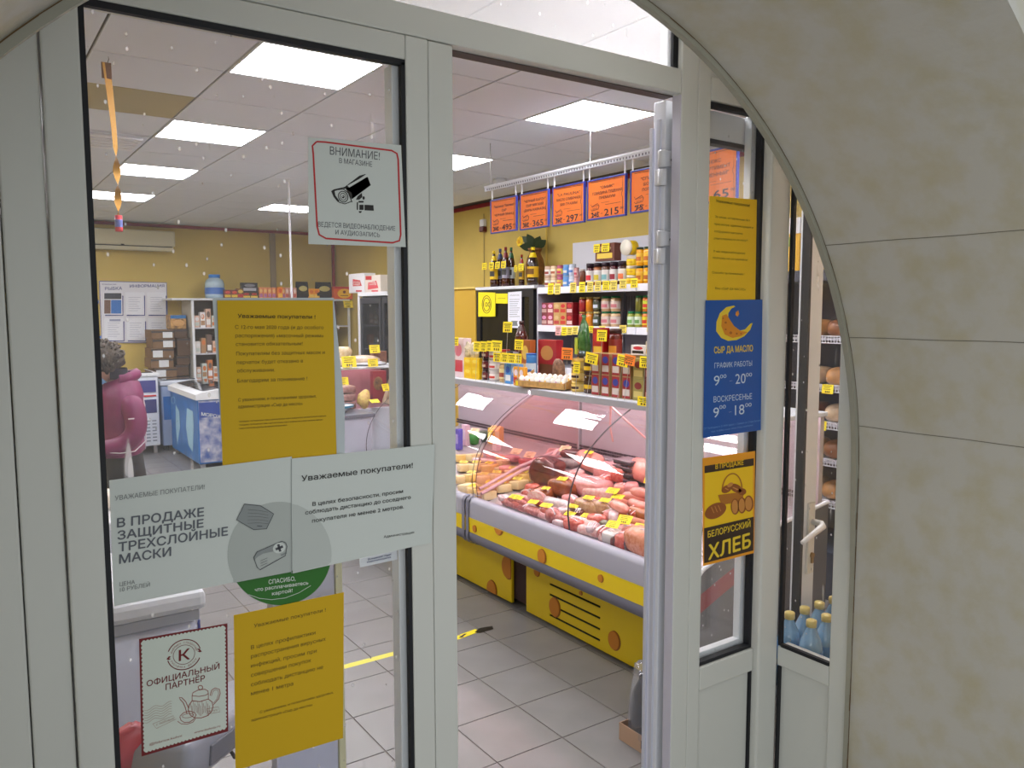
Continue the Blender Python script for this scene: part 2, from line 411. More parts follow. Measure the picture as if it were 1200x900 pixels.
# pale edge profile along the inner end of the vault
b = MB(); A = arc(R0, 72); B2 = arc(R1-.0, 72)
A = [(CX+R0+.012, 0), (CX+R0+.012, CZ-.25)] + [(x, z) for x, z in A] + [(CX-R0, 0)]; B2 = [(CX+R1, 0), (CX+R1, CZ-.25)] + B2 + [(CX-R1, 0)]
A = [(CX+(x-CX)*1.0, z) for x, z in A]
b.sheet([[(x, Y1-.012, z) for x, z in B2], [(x, Y1-.012, z) for x, z in A], [(x, Y1+.002, z) for x, z in A]])
b.obj('edge_profile', mat('dull profile edge', (156, 154, 140), .6), wo)
# paper edge: dark glue line and chips
b = MB(); G = arc(R1-.0015, 90)
for i in range(90):
    wd = .0012+.0022*max(0, noise.noise(Vector((i*.37, 0, 3)))+.1)
    x, z = G[i]; x2, z2 = G[i+1]; k = (R1-.0015-wd)/(R1-.0015)
    b.face([(x, Y1-.0135, z), (x2, Y1-.0135, z2), (CX+(x2-CX)*k, Y1-.0135, CZ+(z2-CZ)*k), (CX+(x-CX)*k, Y1-.0135, CZ+(z-CZ)*k)])
for i in range(30):
    z = 1.36-i*.045; wd = .002+.004*random.random(); xx = CX+R1
    b.face([(xx-.001, Y1-.014, z), (xx-.001, Y1-.014, z-.045), (xx-.001-wd, Y1-.014, z-.045), (xx-.001-wd, Y1-.014, z)])
tag(b.obj('glue_line', mat('brown glue line', (96, 72, 38), .8), wo), kind='stuff')
# seams between strips of wallpaper, running along the vault
b = MB()
for (deg, dy) in ((24.5, .0), (2.5, 0), (-.0, 0)):
    pass
for z, ang in ((1.50, None), (1.73, None), (1.955, None), (.42, None)):
    s0 = math.asin(max(-1, min(1, (z-CZ)/R1))) if z > CZ else None
    x = CX+R1*math.cos(s0) if s0 is not None else CX+R1
    n = Vector((-(x-CX), 0, -(max(z, CZ)-CZ))).normalized()*.0012
    rows = []
    for k in range(13):
        y = Y0+.002+(Y1-.016-Y0)*k/12; dz = .0006*math.sin(k*1.1+z*9)
        rows.append(((x+n.x, y, z+dz+n.z), (x+n.x, y, z+dz-.0018+n.z)))
    b.sheet(rows)
b.obj('paper_seam', mat('paper seam', (120, 116, 104), .8), wo)
tag(MB().ell((1.902, 1.10, 1.61), (.004, .005, .005), 8, 6).obj('anchor_hole', mat('dark hole', (30, 24, 22), .9), wo), label='small dark anchor hole beside the arch edge')
k = thing('wall_bracket', 'small brown bracket with a wire at the top right wall corner', 'bracket', (1.52, .62, 2.275))
MB().ell((1.52, .628, 2.275), (.006, .012, .006), 10, 8).obj('knob', mat('brown bracket', (110, 92, 72), .5), k, True)
MB().tube([(1.513, .625, 2.274), (1.495, .628, 2.272)], .002, 6).obj('pin', mat('brown bracket', ), k)
MB().tube([(1.523, .628, 2.28), (1.55, .63, 2.33), (1.62, .635, 2.41)], .0012, 6).obj('wire', mat('grey wire', (150, 148, 150), .5), k)

# ------------------------------------------------------------------ plastic door frame, fixed lights, transom
ZH, ZB = 2.331, 2.39    # underside of head bar, top of head bar
def P_(name, parent, x0, x1, y0, y1, z0, z1, m=PVC, bev=.003): return MB().box(x0, x1, y0, y1, z0, z1, bev=bev).obj(name, m, parent)
fr = struct('trim_4')     # fixed posts and bars
P_('post', fr, -.16, .063, YD, YD+.07, 0, 2.97); P_('post', fr, .065, .124, YD+.001, YD+.07, 0, ZH-.002)
P_('post', fr, 1.506, 1.5655, YD, YD+.03, 0, 2.97); P_('post', fr, 1.567, 1.613, YD+.001, YD+.06, 0, 2.97)
P_('bar', fr, .065, 1.504, YD, YD+.065, ZH, ZB)
P_('bar', fr, 1.615, 1.836, YD+.001, YD+.06, ZH, ZB-.001)
P_('panel', fr, 1.615, 1.836, YD+.012, YD+.05, ZB, 2.97)
P_('post', fr, 1.838, 1.9225, YD-.018, YD+.06, 0, 2.97, bev=.006)
P_('jamb_lining', fr, 1.5045, 1.5065, YD+.002, YD+.030, 0, ZH-.002, mat('lilac grey lining', (200, 198, 214), .4), 0)
P_('head_track', fr, .85, 1.504, YD+.028, YD+.06, ZH-.003, ZH-.0005, mat('dark head seal', (90, 76, 74), .7), 0)
# transom
tr = struct('window_1')
P_('pane', tr, .066, 1.494, YD+.022, YD+.028, ZB+.002, 2.97, TRG, 0)
P_('gasket', tr, 1.488, 1.5055, YD+.014, YD+.022, ZB+.002, 2.97, GASK, 0)
P_('glazing_bead', tr, 1.484, 1.505, YD+.03, YD+.055, ZB+.002, 2.97, PVC2, .002)
# left leaf (closed)
d1 = struct('door_1')
P_('stile', d1, .127, .180, YD-.006, YD+.055, .02, ZH-.003); P_('stile', d1, .742, .791, YD-.006, YD+.055, .02, ZH-.003)
P_('meeting_post', d1, .7935, .850, YD-.002, YD+.055, .02, ZH-.003)
P_('top_rail', d1, .1805, .7415, YD-.006, YD+.055, 2.282, ZH-.003); P_('bottom_rail', d1, .1805, .7415, YD-.006, YD+.055, .02, .14)
P_('meeting_gap', d1, .7908, .7938, YD+.004, YD+.05, .02, ZH-.004, SEAM, 0)
P_('pane', d1, .181, .741, YD+.010, YD+.016, .141, 2.281, GLS, 0)
for a in ((.180, .1885, .146, 2.276), (.7335, .742, .146, 2.276), (.180, .742, 2.271, 2.282), (.180, .742, .140, .150)):
    P_('gasket', d1, a[0], a[1], YD-.003, YD+.0095, a[2], a[3], GASK, 0)
P_('glazing_bead', d1, .722, .741, YD+.0165, YD+.05, .15, 2.275, PVC2, .002); P_('glazing_bead', d1, .181, .19, YD+.0165, YD+.05, .15, 2.275, PVC2, .002)
# fixed side light
w2 = struct('window_2')
P_('pane', w2, 1.614, 1.836, YD+.030, YD+.036, .83, 2.325, GLS, 0)
P_('gasket', w2, 1.827, 1.838, YD+.010, YD+.0295, .828, 2.33, GASK, 0); P_('gasket', w2, 1.614, 1.827, YD+.010, YD+.0295, 2.318, 2.33, GASK, 0); P_('gasket', w2, 1.614, 1.827, YD+.010, YD+.0295, .828, .838, GASK, 0)
P_('glazing_bead', w2, 1.816, 1.836, YD+.037, YD+.06, .83, 2.325, PVC2, .002); P_('glazing_bead', w2, 1.614, 1.816, YD+.037, YD+.06, .83, .85, PVC2, .002)
P_('rail', w2, 1.615, 1.836, YD+.001, YD+.06, .762, .828); P_('rail', w2, 1.615, 1.836, YD+.001, YD+.06, .02, .10)
P_('kick_panel', w2, 1.615, 1.832, YD+.014, YD+.05, .10, .760); P_('gasket', w2, 1.832, 1.838, YD+.006, YD+.02, .10, .760, GASK, 0)
# wing light, square to the door
w3 = struct('window_3')
WX = 1.9225
P_('pane', w3, WX+.012, WX+.018, 1.256, 1.421, .835, 2.6, GLS, 0)
P_('gasket', w3, WX-.001, WX+.0115, 1.411, 1.421, .825, 2.6, GASK, 0); P_('gasket', w3, WX-.001, WX+.0115, 1.256, 1.411, .822, .832, GASK, 0)
P_('rail', w3, WX, WX+.05, 1.2555, 1.4235, .764, .822); P_('kick_panel', w3, WX+.012, WX+.04, 1.2555, 1.4235, .02, .763)
P_('gasket', w3, WX, WX+.02, 1.415, 1.421, .02, .762, GASK, 0)
P_('stile', w3, WX, WX+.05, 1.1975, 1.255, 0, 2.6, bev=.004)

# right leaf, swung right round and standing open behind the fixed light
d2 = struct('door_2')
ang = math.radians(2.5); piv = Vector((1.503, 1.478, 0))
MR = Matrix.Translation(piv) @ Matrix.Rotation(ang, 4, 'Z')
def L_(name, x0, x1, y0, y1, z0, z1, m=PVC2, bev=.003, par=None):
    b = MB(); b.box(x0, x1, y0, y1, z0, z1, bev=bev, M=MR); return b.obj(name, m, par or d2)
ED = -.004
L_('stile', ED+.002, .055, .012, .052, .03, 2.326, mat('bright profile edge', (224, 226, 236), .3)); L_('stile', .660, .728, .012, .052, .03, 2.326)
L_('edge_strip', ED-.004, ED+.002, .024, .036, .03, 2.28, mat('aluminium edge', (206, 208, 222), .35, metal=.1), .001)
L_('edge_strip', ED-.010, ED-.002, .044, .054, .03, 2.26, mat('aluminium edge'), .001)
L_('top_rail', .055, .66, .012, .052, 2.252, 2.326); L_('bottom_rail', .055, .66, .012, .052, .70, .79); L_('bottom_rail', .055, .66, .012, .052, .03, .12)
L_('kick_panel', .055, .66, .03, .055, .12, .70); L_('pane', .055, .66, .038, .044, .79, 2.252, CLR, 0)
for a in ((.055, .065, .79, 2.252), (.648, .66, .79, 2.252), (.065, .648, 2.240, 2.252), (.065, .648, .79, .80)): L_('gasket', a[0], a[1], .010, .037, a[2], a[3], GASK, 0)
for za, zb in ((2.112, 2.20), (1.915, 2.00)):
    b = MB(); zm = (za+zb)/2
    b.lathe([(.011, za), (.012, za+.003), (.012, zm-.003), (.0105, zm-.002)], 14, M=MR @ Matrix.Translation((ED-.006, .012, 0)))
    hg = b.obj('hinge', mat('hinge white', (208, 208, 214), .35), d2, True)
    b = MB(); b.lathe([(.0105, zm+.002), (.012, zm+.003), (.012, zb-.003), (.011, zb)], 14, M=MR @ Matrix.Translation((ED-.006, .012, 0))); b.obj('knuckle', mat('hinge white'), hg, True)
    b = MB(); b.box(ED-.008, ED+.03, .000, .013, zm+.004, zb-.001, bev=.002, M=MR); b.box(ED-.016, ED-.004, .004, .030, za, zm-.004, bev=.002, M=MR); b.obj('hinge_plate', mat('hinge white'), hg)
    b = MB(); b.lathe([(.0035, 0), (.0035, .002)], 10, M=MR @ Matrix.Translation((ED+.012, -.002, zm+.02)) @ Matrix.Rotation(math.pi/2, 4, 'X')); b.obj('screw', DRK, hg)
h = MB().box(.680, .714, .004, .012, .96, 1.19, bev=.003, M=MR).obj('handle_plate', mat('handle plate', (206, 204, 194), .4), d2)
b = MB(); pts = [(.702, .004, 1.128), (.702, -.026, 1.128), (.690, -.038, 1.124), (.63, -.040, 1.108), (.578, -.040, 1.092)]
b.tube([MR @ Vector(p) for p in pts], [.010, .010, .011, .0085, .007], 12); b.obj('lever', mat('lever white', (225, 225, 225), .3), d2, True)
b = MB(); b.lathe([(.009, 0), (.009, .006)], 14, M=MR @ Matrix.Translation((.70, .004, 1.02)) @ Matrix.Rotation(math.pi/2, 4, 'X')); b.box(.695, .705, -.002, .004, .995, 1.02, bev=.001, M=MR); b.obj('lock_cylinder', mat('brass', (150, 120, 70), .35, metal=.8), d2)
# ================================================================== NOTICES AND STICKERS ON THE GLASS
PY = mat('yellow paper', (206, 166, 0), .7); PW = mat('white notice paper', (206, 212, 208), .7, bump=.03, bscale=14); PW2 = mat('cream poster paper', (206, 214, 204), .65)
PG = mat('grey print', (120, 124, 124), .7); PG2 = mat('pale disc show-through', (176, 182, 178), .7); PG3 = mat('mid grey print', (140, 146, 146), .7); DG = mat('dark grey print', (78, 80, 86), .7)
pl = PL('y', YD-.0075)
# camera warning sign
t = sheet_thing('warning_sign', 'white square camera warning sign with red outline at the top right of the left door', 'sign', pl, [(361, 161), (470, 170), (475.5, 289.5), (361.5, 286)], PW)
b = Print(pl)
rr = [(371,166),(366,171),(367,180),(371.5,265),(374,275),(382,279.5),(460,284.5),(468,282),(469.5,275),(466.5,187),(465,180),(459,176.5),(381,166.5),(371,166)]
b.line(rr, 2.0); b.obj('red_outline', RED, t)
b = Print(pl); b.tx('ВНИМАНИЕ!', (386.5,181), (445,187.5), 9.5); b.tx('В МАГАЗИНЕ', (397.5,191), (436,195.5), 6)
b.tx('ВЕДЕТСЯ ВИДЕОНАБЛЮДЕНИЕ', (372.5,265.5), (463,270.5), 5.8); b.tx('И АУДИОЗАПИСЬ', (393,274.5), (445,278), 5.2); b.obj('lettering', DG, t)
b = Print(pl); b.q([(404,219),(421,206),(428,204),(428.5,204.5),(404.5,221),(401,222.5)]); b.q([(405,221),(430,207),(434.5,217),(413,233),(412,226)])
b.q([(388,224),(391,222),(404,219),(421,206.5),(404,220),(392,224),(393,229),(398,236),(396,237),(391,231)])
b.q([(404.5,220.5),(431,207.5),(434,216.5),(412,233.5),(408,226)])
b.q([(419,230),(424,226),(424.5,231),(421,234),(417,234)]); b.ellipse(426, 232, 1.4, 2); b.q([(427,240),(437.5,240.5),(438,247),(427,246.5)]); b.q([(418,237),(419.5,237),(419.5,246),(418,246)]); b.q([(421,240),(426,240),(426,246),(421,246)]); b.q([(420,247.5),(424,247.5),(423,249.5),(421,249.5)]); b.q([(420,235.5),(426,235.5),(426,237.5),(420,237.5)])
b.ring(402, 230.5, 5.5, 6.2, 1.1, .15); b.ring(402, 230.5, 3.4, 4, .8, .15); b.ellipse(402, 230.5, 1.7, 2); b.line([(394,222.5),(402,221.5),(408,226),(412.5,237)], 1.1); b.line([(397,237),(404,239),(412,236)], 1.0)
b.obj('camera_pictogram', INK, t)
b = Print(pl, 2); b.q([(407,217.5),(428,205.8),(430,207.3),(409,219.8)]); b.ellipse(401.5, 230, .8, .9, 10); b.obj('highlight_band', PW, t)
# upper yellow notice with its clear sleeve
t = sheet_thing('plastic_sleeve', 'pale paper sleeve edge showing around the upper yellow notice', 'sleeve', PL('y', YD-.003), [(249, 349), (391, 349), (404, 476), (404, 531), (262, 547)], mat('sleeve paper', (190, 198, 202), .5))
t = sheet_thing('yellow_notice', 'large yellow notice about masks in the middle of the left door glass', 'notice', PL('y', YD-.0060), [(254.5, 352), (390, 352), (394.5, 533), (261, 548.5)], PY)
p2 = PL('y', YD-.0060); b = Print(p2)
b.tx('Уважаемые покупатели !', (278.5,372.5), (369.5,373.5), 4.6, .02); b.obj('heading', mat('black print', (30, 28, 14), .7), t)
b = Print(p2)
for s, x0, y0, x1, y1, h in (('С 12-го мая 2020 года (и до особого', 275.5, 385.3, 379, 385.8, 4.4), ('распоряжения) «масочный режим»', 275.8, 395.3, 379, 395.3, 4.3), ('становится обязательным!', 276.3, 405.3, 354.5, 404.5, 4.2),
    ('Покупателям без защитных масок и', 276.8, 416.5, 380.5, 414.8, 4.3), ('перчаток будет отказано в', 277.3, 426.8, 355, 424.8, 4.3), ('обслуживании.', 277.8, 436.5, 322, 435.3, 4.2), ('Благодарим за понимание !', 278, 448.5, 360, 445.5, 4.4),
    ('С уважением, и пожеланиями здоровья,', 279, 470.5, 370.5, 465.8, 3.8), ('администрация «Сыр да масло»', 279, 478.5, 354.5, 474.5, 3.9)): b.tx(s, (x0, y0), (x1, y1), h)
for y0, y1, x1 in ((495, 488, 382), (499, 492.5, 378), (503, 499, 336)): b.tx('*основание: постановление главы о дополнительных мерах профилактики распространения инфекции', (280, y0), (x1, y1), 1.9)
b.obj('lettering', INKY, t)
# thank you disc
t = thing('round_sticker', 'round grey and green sticker thanking for card payment, below the white sheets', 'sticker', pl.pt(327, 648))
pd = PL('y', YD-.0005)
b = Print(pd, 1); b.ellipse(327.5, 648.5, 61, 61, 48); b.obj('disc', mat('sticker grey', (150, 158, 156), .5), t)
b = Print(pd, 2); pts = [(327.5+60.5*math.cos(math.radians(a)), 648.5+60.5*math.sin(math.radians(a))) for a in range(-2, 152, 5)]; b.q(pts); b.obj('green_segment', mat('green print', (40, 108, 28), .5), t)
b = Print(pd, 3); b.tx('СПАСИБО,', (314.5, 684.3), (346, 680), 5, .02); b.tx('что расплачиваетесь', (298.5, 693), (361, 684.5), 4.2, .02); b.tx('картой!', (318.5, 697.5), (342.5, 693.5), 4.2, .02); b.line([(291,696.5),(304,701),(318,702.5),(334,700.5),(350,694.5),(364,686)], .5); b.obj('lettering', mat('white print', (222, 228, 220), .6), t)
# two white sheets
pA = PL('y', YD-.0088); pB = PL('y', YD-.0100)
t = sheet_thing('paper_notice', 'white sheet advertising three-layer masks for sale, taped across the left door', 'notice', pA, [(128, 563), (342, 535), (343, 668.5), (133.5, 710.5)], PW)
b = Print(pA)
pts = [(327.5+61*math.cos(math.radians(a)), 650+62*math.sin(math.radians(a))) for a in range(105, 285, 6)]
pts = [p for p in pts if p[1] < 682 and p[0] < 341]; b.q([(273.5,683)] + [p for p in pts if p[0] < 341] + [(341.5,589.5),(341.5,670)]); b.obj('disc_show_through', PG2, t)  # sticker behind shows through: its darker tone painted into the opaque sheet
b = Print(pA, 2)
b.tx('УВАЖАЕМЫЕ ПОКУПАТЕЛИ!', (134.5, 586.5), (239.5, 573), 5.6); b.tx('ЦЕНА', (140, 687), (158, 684), 4.8); b.tx('10 РУБЛЕЙ', (140.5, 693.5), (175.5, 687), 4.8); b.obj('small_lettering', PG, t)
b = Print(pA, 2)
b.tx('В ПРОДАЖЕ', (137, 618), (239, 604.5), 10.5, .035); b.tx('ЗАЩИТНЫЕ', (137.5, 632.5), (238.5, 617.5), 10, .035); b.tx('ТРЕХСЛОЙНЫЕ', (138.5, 646.5), (267, 627), 10.5, .035); b.tx('МАСКИ', (139.5, 660.5), (200.5, 651), 10.5, .035); b.obj('lettering', mat('slate print', (96, 100, 108), .7), t)
b = Print(pA, 3); b.q([(286,590.5),(305,592.5),(320.5,602),(312,619.5),(297,620.5),(277,609)]); b.obj('mask_picture', PG3, t)
b = Print(pA, 4); b.line([(286,590.5),(305,592.5),(320.5,602),(312,619.5),(297,620.5),(277,609),(286,590.5)], .8); b.line([(301,616),(307,616.5)], .8)
b.line([(297,653),(301,646.5),(330,634),(334.5,636),(336,640),(334,651),(304.5,667.5),(301,664.5),(297,653)], .8)
for k in range(5): b.line([(290,597+k*4),(303,598+k*3.6),(314,600+k*3.4)], .3)
for k in range(3): b.line([(305,657+k*3),(313,653.5+k*3)], .4)
b.obj('outlines', DG, t)
b = Print(pA, 4); b.q([(297,652.5),(301,646.5),(322,637.5),(319.5,646),(308,648.5),(302,652),(298,656)]); b.line([(329,650.5),(335.5,647.5)], 2); b.obj('card_shade', PG3, t)
b = Print(pA, 5); b.ellipse(326.8, 641.8, 7.4, 6.2, 24, -.15); b.obj('badge', PW, t)
b = Print(pA, 6); b.line([(322.5,643.5),(331,640)], 2.8); b.line([(325.5,637.5),(328,646)], 2.8); b.obj('badge_mark', DG, t)
t = sheet_thing('paper_notice', 'white sheet asking to keep two metres apart, taped over the left door stile', 'notice', pB, [(341, 537.5), (509.5, 520.5), (505.5, 636), (343, 672)], PW)
b = Print(pB); pts = [(327.5+61*math.cos(math.radians(a)), 650+62*math.sin(math.radians(a))) for a in range(-76, 14, 6)]; b.q([(342.5,590.5)]+[p for p in pts if p[0] > 342.5 and p[1] < 661]+[(384,662),(343.5,671)]); b.obj('disc_show_through', mat('pale disc right', (188, 194, 190), .7), t)  # right part of the sticker's show-through, painted as a tone on the sheet
b = Print(pB, 2); b.tx('Уважаемые покупатели!', (353, 564), (483.5, 548), 6.6, .02)
for s, x0, y0, x1, y1 in (('В целях безопасности, просим', 366, 593, 472, 577.5), ('соблюдать дистанцию до соседнего', 357.5, 603, 481, 584.5), ('покупателя не менее 2 метров.', 365.5, 612.5, 473, 595.5)): b.tx(s, (x0, y0), (x1, y1), 4.6, .012)
b.tx('Администрация', (449.5, 630.5), (485, 625), 3); b.obj('lettering', INK, t)
b = Print(pB, 1); b.line([(341.5,538),(341.5,672)], .7); b.obj('fold_shadow_edge', PG3, t)
# lower yellow notice
p3 = PL('y', YD-.0040)
t = sheet_thing('yellow_notice', 'yellow notice about keeping one metre distance, low on the left door', 'notice', p3, [(274, 721), (403, 694), (402, 865), (276, 903)], PY)
b = Print(p3)
b.tx('Уважаемые покупатели !', (297.5, 735.5), (381.5, 716.5), 4.3)
for s, x0, y0, x1, y1 in (('В целях профилактики', 294, 761, 369.5, 743.3), ('распространения вирусных', 294, 771.5, 381.5, 750.5), ('инфекций, просим при', 294, 782.5, 371, 764.5), ('совершении покупок', 294, 793.5, 364.5, 775.5), ('соблюдать дистанцию не', 294, 804.5, 378.5, 783.5), ('менее 1 метра', 294, 815, 343.5, 803)): b.tx(s, (x0, y0), (x1, y1), 4.6)
b.tx('С уважением, и пожеланием здоровья,', (304.5, 836), (390.5, 812.5), 2.9); b.tx('администрация «Сыр да масло»', (294.5, 845.5), (366, 827), 3); b.obj('lettering', INKY, t)
# partner poster with a stamp border
DR = mat('dark red print', (112, 24, 28), .65)
t = sheet_thing('partner_poster', 'stamp edged cream poster with a drawn teapot at the lower left of the door', 'poster', p3, [(163, 749), (266.5, 730.5), (267.5, 857), (166, 886.5)], DR)
b = Print(p3, 1); C4 = [(166.5, 752), (263, 734), (264.5, 853), (169.5, 881)]; edge = []
for i in range(4):
    (xa, ya), (xb, yb) = C4[i], C4[(i+1) % 4]; n = 22 if i % 2 == 0 else 27; nx, ny = (yb-ya), -(xb-xa); l = math.hypot(nx, ny); nx /= l; ny /= l
    for k in range(n):
        for s in range(4):
            u = (k+s/4)/n; hh = 1.5*math.sin(math.pi*s/4); edge.append((xa+(xb-xa)*u+nx*hh, ya+(yb-ya)*u+ny*hh))
b.q(edge); b.obj('stamp_field', PW2, t)
b = Print(p3, 2)
b.ring(215.5, 767, 19.5, 17.5, 1.1, -.14, 20, 165); b.ring(215.5, 767, 19.5, 17.5, 1.1, -.14, 200, 345); b.ring(215.5, 767, 12.6, 11.2, .6, -.14)
b.tx('К', (209.3, 774.5), (222.5, 772), 12.5, .03)
for xc, yc, s in ((197.8, 771.5, 1), (233.5, 762.5, -1)):
    for q in (-1, 1): b.q([(xc-3*s, yc+1), (xc, yc+q*2.2-.5), (xc+2.6*s, yc+q*1.2-1), (xc, yc)])
b.tx('ОФИЦИАЛЬНЫЙ', (171.8, 804.5), (257, 783.3), 6.8, .015); b.tx('ПАРТНЁР', (194, 808.5), (240, 797.5), 7, .015)
b.obj('lettering', DR, t)
b = Print(p3, 2)
for i, ch in enumerate('ФАБРИКА СЛАДОСТЕЙ'):
    a = math.radians(198+i*9.2); x = 215.5+15.2*math.cos(a); y = 767+13.8*math.sin(a)-.14*15.2*math.cos(a)
    if ch != ' ': b.tx(ch, (x-.9, y+1), (x+.9, y+.8), 2.2)
for i, ch in enumerate('ЧАСТИЧКА ВКУСА'):
    a = math.radians(155-i*9.6); x = 215.5+16*math.cos(a); y = 767+14.6*math.sin(a)-.14*16*math.cos(a)
    if ch != ' ': b.tx(ch, (x-.9, y+1), (x+.9, y+.8), 2.2)
b.tx('@fabrica.kuhni', (175, 873.5), (213, 863), 2.6); b.tx('www.kuhnia.ru', (227.5, 859.5), (258, 851.5), 2.6); b.obj('small_lettering', mat('brown red print', (150, 76, 66), .7), t)
b = Print(p3, 2); TPC = mat('brown red print')
b.line([(225,815),(226,811.5),(232,808.5),(240,807.5),(243.5,809.5),(244,813)], .8); b.line([(225,815),(233,816),(241,814.5),(244,812.5)], .7); b.line([(225,821),(234,822),(244,819)], .9); b.line([(225,815),(225,821)], .7); b.line([(244,812.5),(244,819)], .7); b.ring(234.7, 805.5, 2.6, 2.4, .9)
b.line([(225,821),(221.5,826),(220.5,832),(223,838),(228,841),(236,841),(243,838.5),(247.5,834),(249.5,828),(248.5,822.5),(244,819)], .9)
b.line([(221,830),(217.5,822),(213,817.5),(210,817),(211,819.5),(214.5,823),(217,829),(219,836)], .9)
b.line([(246,815),(248,808.5),(252,806),(257,807.5),(258,812.5),(256,819),(250,825.5)], .8); b.line([(247.5,815.5),(249.5,810),(252,808),(255.5,809),(256,813),(254,819),(250,823.5)], .5)
b.line([(211,839),(215,835),(222,833),(228,835),(230,838)], .8); b.line([(210.5,839.5),(212,844),(216,846.5),(222,846),(226.5,843),(229.5,838)], .8); b.line([(208,845),(212,848),(219,848.5),(226,846),(229,842)], .7); b.ring(220, 838.5, 6.5, 2.4, .5, -.12)
for k in range(14): b.line([(223+k*1.7, 824+3*math.sin(k*2.1)), (224.5+k*1.6, 832+4*math.sin(k*1.3)), (226+k*1.4, 837+2*math.cos(k))], .35)
b.obj('teapot_drawing', TPC, t)
b = Print(p3, 2)
for k in range(6): b.line([(169+j*3.2, 832+k*2.9-j*.95+1.6*math.sin(j*1.15+.3)) for j in range(11)], .38)
b.line([(179,848),(203,838.5),(206,842.5),(183,853.5),(179,848)], .4); b.line([(242,830.5),(256,828),(257.5,834),(244,836.5),(242,830.5)], .5)
b.tx('с любовью', (183,850.5), (204,842.5), 3); b.tx('вкус', (245,834.5), (255,832.5), 2.6); b.obj('postmark_waves', mat('pale brown print', (164, 128, 112), .7), t)
# little taped note inside
pn = PL('y', YD+.018)
t = sheet_thing('paper_slip', 'small white slip hanging under the white sheets beside the door stile', 'note', pn, [(421, 655), (465, 645), (466, 655.5), (422, 665)], mat('slip white', (214, 218, 224), .6)); b = Print(pn); b.tx('Внимание! Идет', (431, 656.5), (458.5, 650.5), 2.2, .02); b.tx('видеонаблюдение', (430, 659.5), (458, 653.5), 1.9, .02); b.obj('lettering', mat('navy print', (54, 58, 116), .7), t)
# right side light
p4 = PL('y', YD-.0035); p5 = PL('y', YD-.0010)
t = sheet_thing('yellow_notice', 'tall narrow yellow notice above the blue opening hours sign', 'notice', p5, [(831.5, 229.5), (887, 234), (885, 353), (828.5, 353)], mat('amber yellow paper', (236, 190, 22), .7))
b = Print(p5); b.tx('Уважаемые покупатели!', (839, 236.8), (878.5, 242.5), 3.2, .02)
for s, x0, y0, x1, y1 in (('За вещи, оставленные без', 838, 255, 878.5, 259.5), ('присмотра, администрация и', 837, 263.5, 882.5, 268), ('сотрудники магазина', 837, 272, 870, 275), ('ответственности не несут!', 836.5, 280.5, 876, 283), ('У нас видеонаблюдение', 836, 295.5, 873, 298), ('поэтому не оставляйте!', 835.5, 303, 876, 306), ('Спасибо за понимание !', 834.5, 320.5, 872, 322.5), ('Ваш «СЫР ДА МАСЛО»', 838, 339, 873.5, 340.5)): b.tx(s, (x0, y0), (x1, y1), 2.6)
b.obj('lettering', INKY, t)
BL = mat('blue sign print', (18, 84, 166), .45); YP = mat('warm yellow print', (238, 206, 48), .6)
t = sheet_thing('opening_hours_sign', 'blue opening hours sign with a yellow cheese crescent on the right side light', 'sign', p4, [(827, 352), (893.5, 351), (891.5, 504), (824, 513.5)], BL)
b = Print(p4); mo = []
for a in range(60, 300, 8): mo.append((858+19.5*math.cos(math.radians(a-15)), 378+21*math.sin(math.radians(a-15))))
outer = [(860,358),(851,360),(843.5,367),(839.5,377),(839,388),(845,396),(853,399.5),(863,398.5),(872,394),(879,386.5),(882,378.5),(879.5,379),(873,386),(864,388),(857,384),(853,376),(853.5,367),(857,361.5),(861.5,359.5)]
b.q(outer); b.obj('crescent', YP, t)
b = Print(p4, 2); b.q([(846,370),(851,368),(856,376),(860,382),(868,388),(876,389),(868,394),(858,396),(849,392),(845,382)]); b.q([(862,366),(865,363.5),(866,368),(864,371),(861.5,369)]); b.obj('cheese_patch', mat('orange print', (222, 140, 28), .6), t)
b = Print(p4, 3)
for x, y, r in ((850,378,1.4),(856,390,1.7),(863,391,1.2),(850,386,1.1),(868,391,1),(847,373,.9)): b.ellipse(x, y, r, r, 14)
b.obj('cheese_holes', mat('brown orange print', (176, 98, 22), .6), t)
b = Print(p4, 2); b.tx('СЫР ДА МАСЛО', (836.5, 414), (882, 411.5), 7.5, .04); b.obj('shop_name', YP, t)
b = Print(p4, 2); b.tx('ГРАФИК РАБОТЫ', (837, 431.5), (881, 428.5), 6.2); b.tx('9', (836.3, 452), (843, 451.3), 12); b.tx('00', (843.5, 443.5), (851, 442.8), 4.6); b.tx('-', (854.5, 447), (857.8, 446.6), 1.6); b.tx('20', (861.5, 450), (873.5, 448.8), 12); b.tx('00', (873.8, 441.5), (881, 441), 4.6)
b.tx('ВОСКРЕСЕНЬЕ', (836, 471.5), (881, 467.3), 6.8); b.tx('9', (835.6, 489.5), (842.3, 488.5), 12); b.tx('00', (842.8, 479.5), (850.2, 478.5), 4.6); b.tx('-', (853.8, 483.5), (857, 483), 1.6); b.tx('18', (861, 486.5), (872, 485), 12); b.tx('00', (873, 477), (880.4, 476.2), 4.6); b.obj('lettering', mat('pale blue white print', (206, 222, 236), .6), t)
b = Print(p4, 2); b.tx('СП Свободина А. В. ИНН: адрес: г. Самара, ул. Стара-Загора', (824.5, 503.5), (890.5, 493.5), 2.2); b.tx('тел. 8 (846) www. ком: Наш магазин', (833, 507), (882, 499), 2.1); b.obj('small_lettering', mat('dim blue print', (110, 160, 216), .6), t)
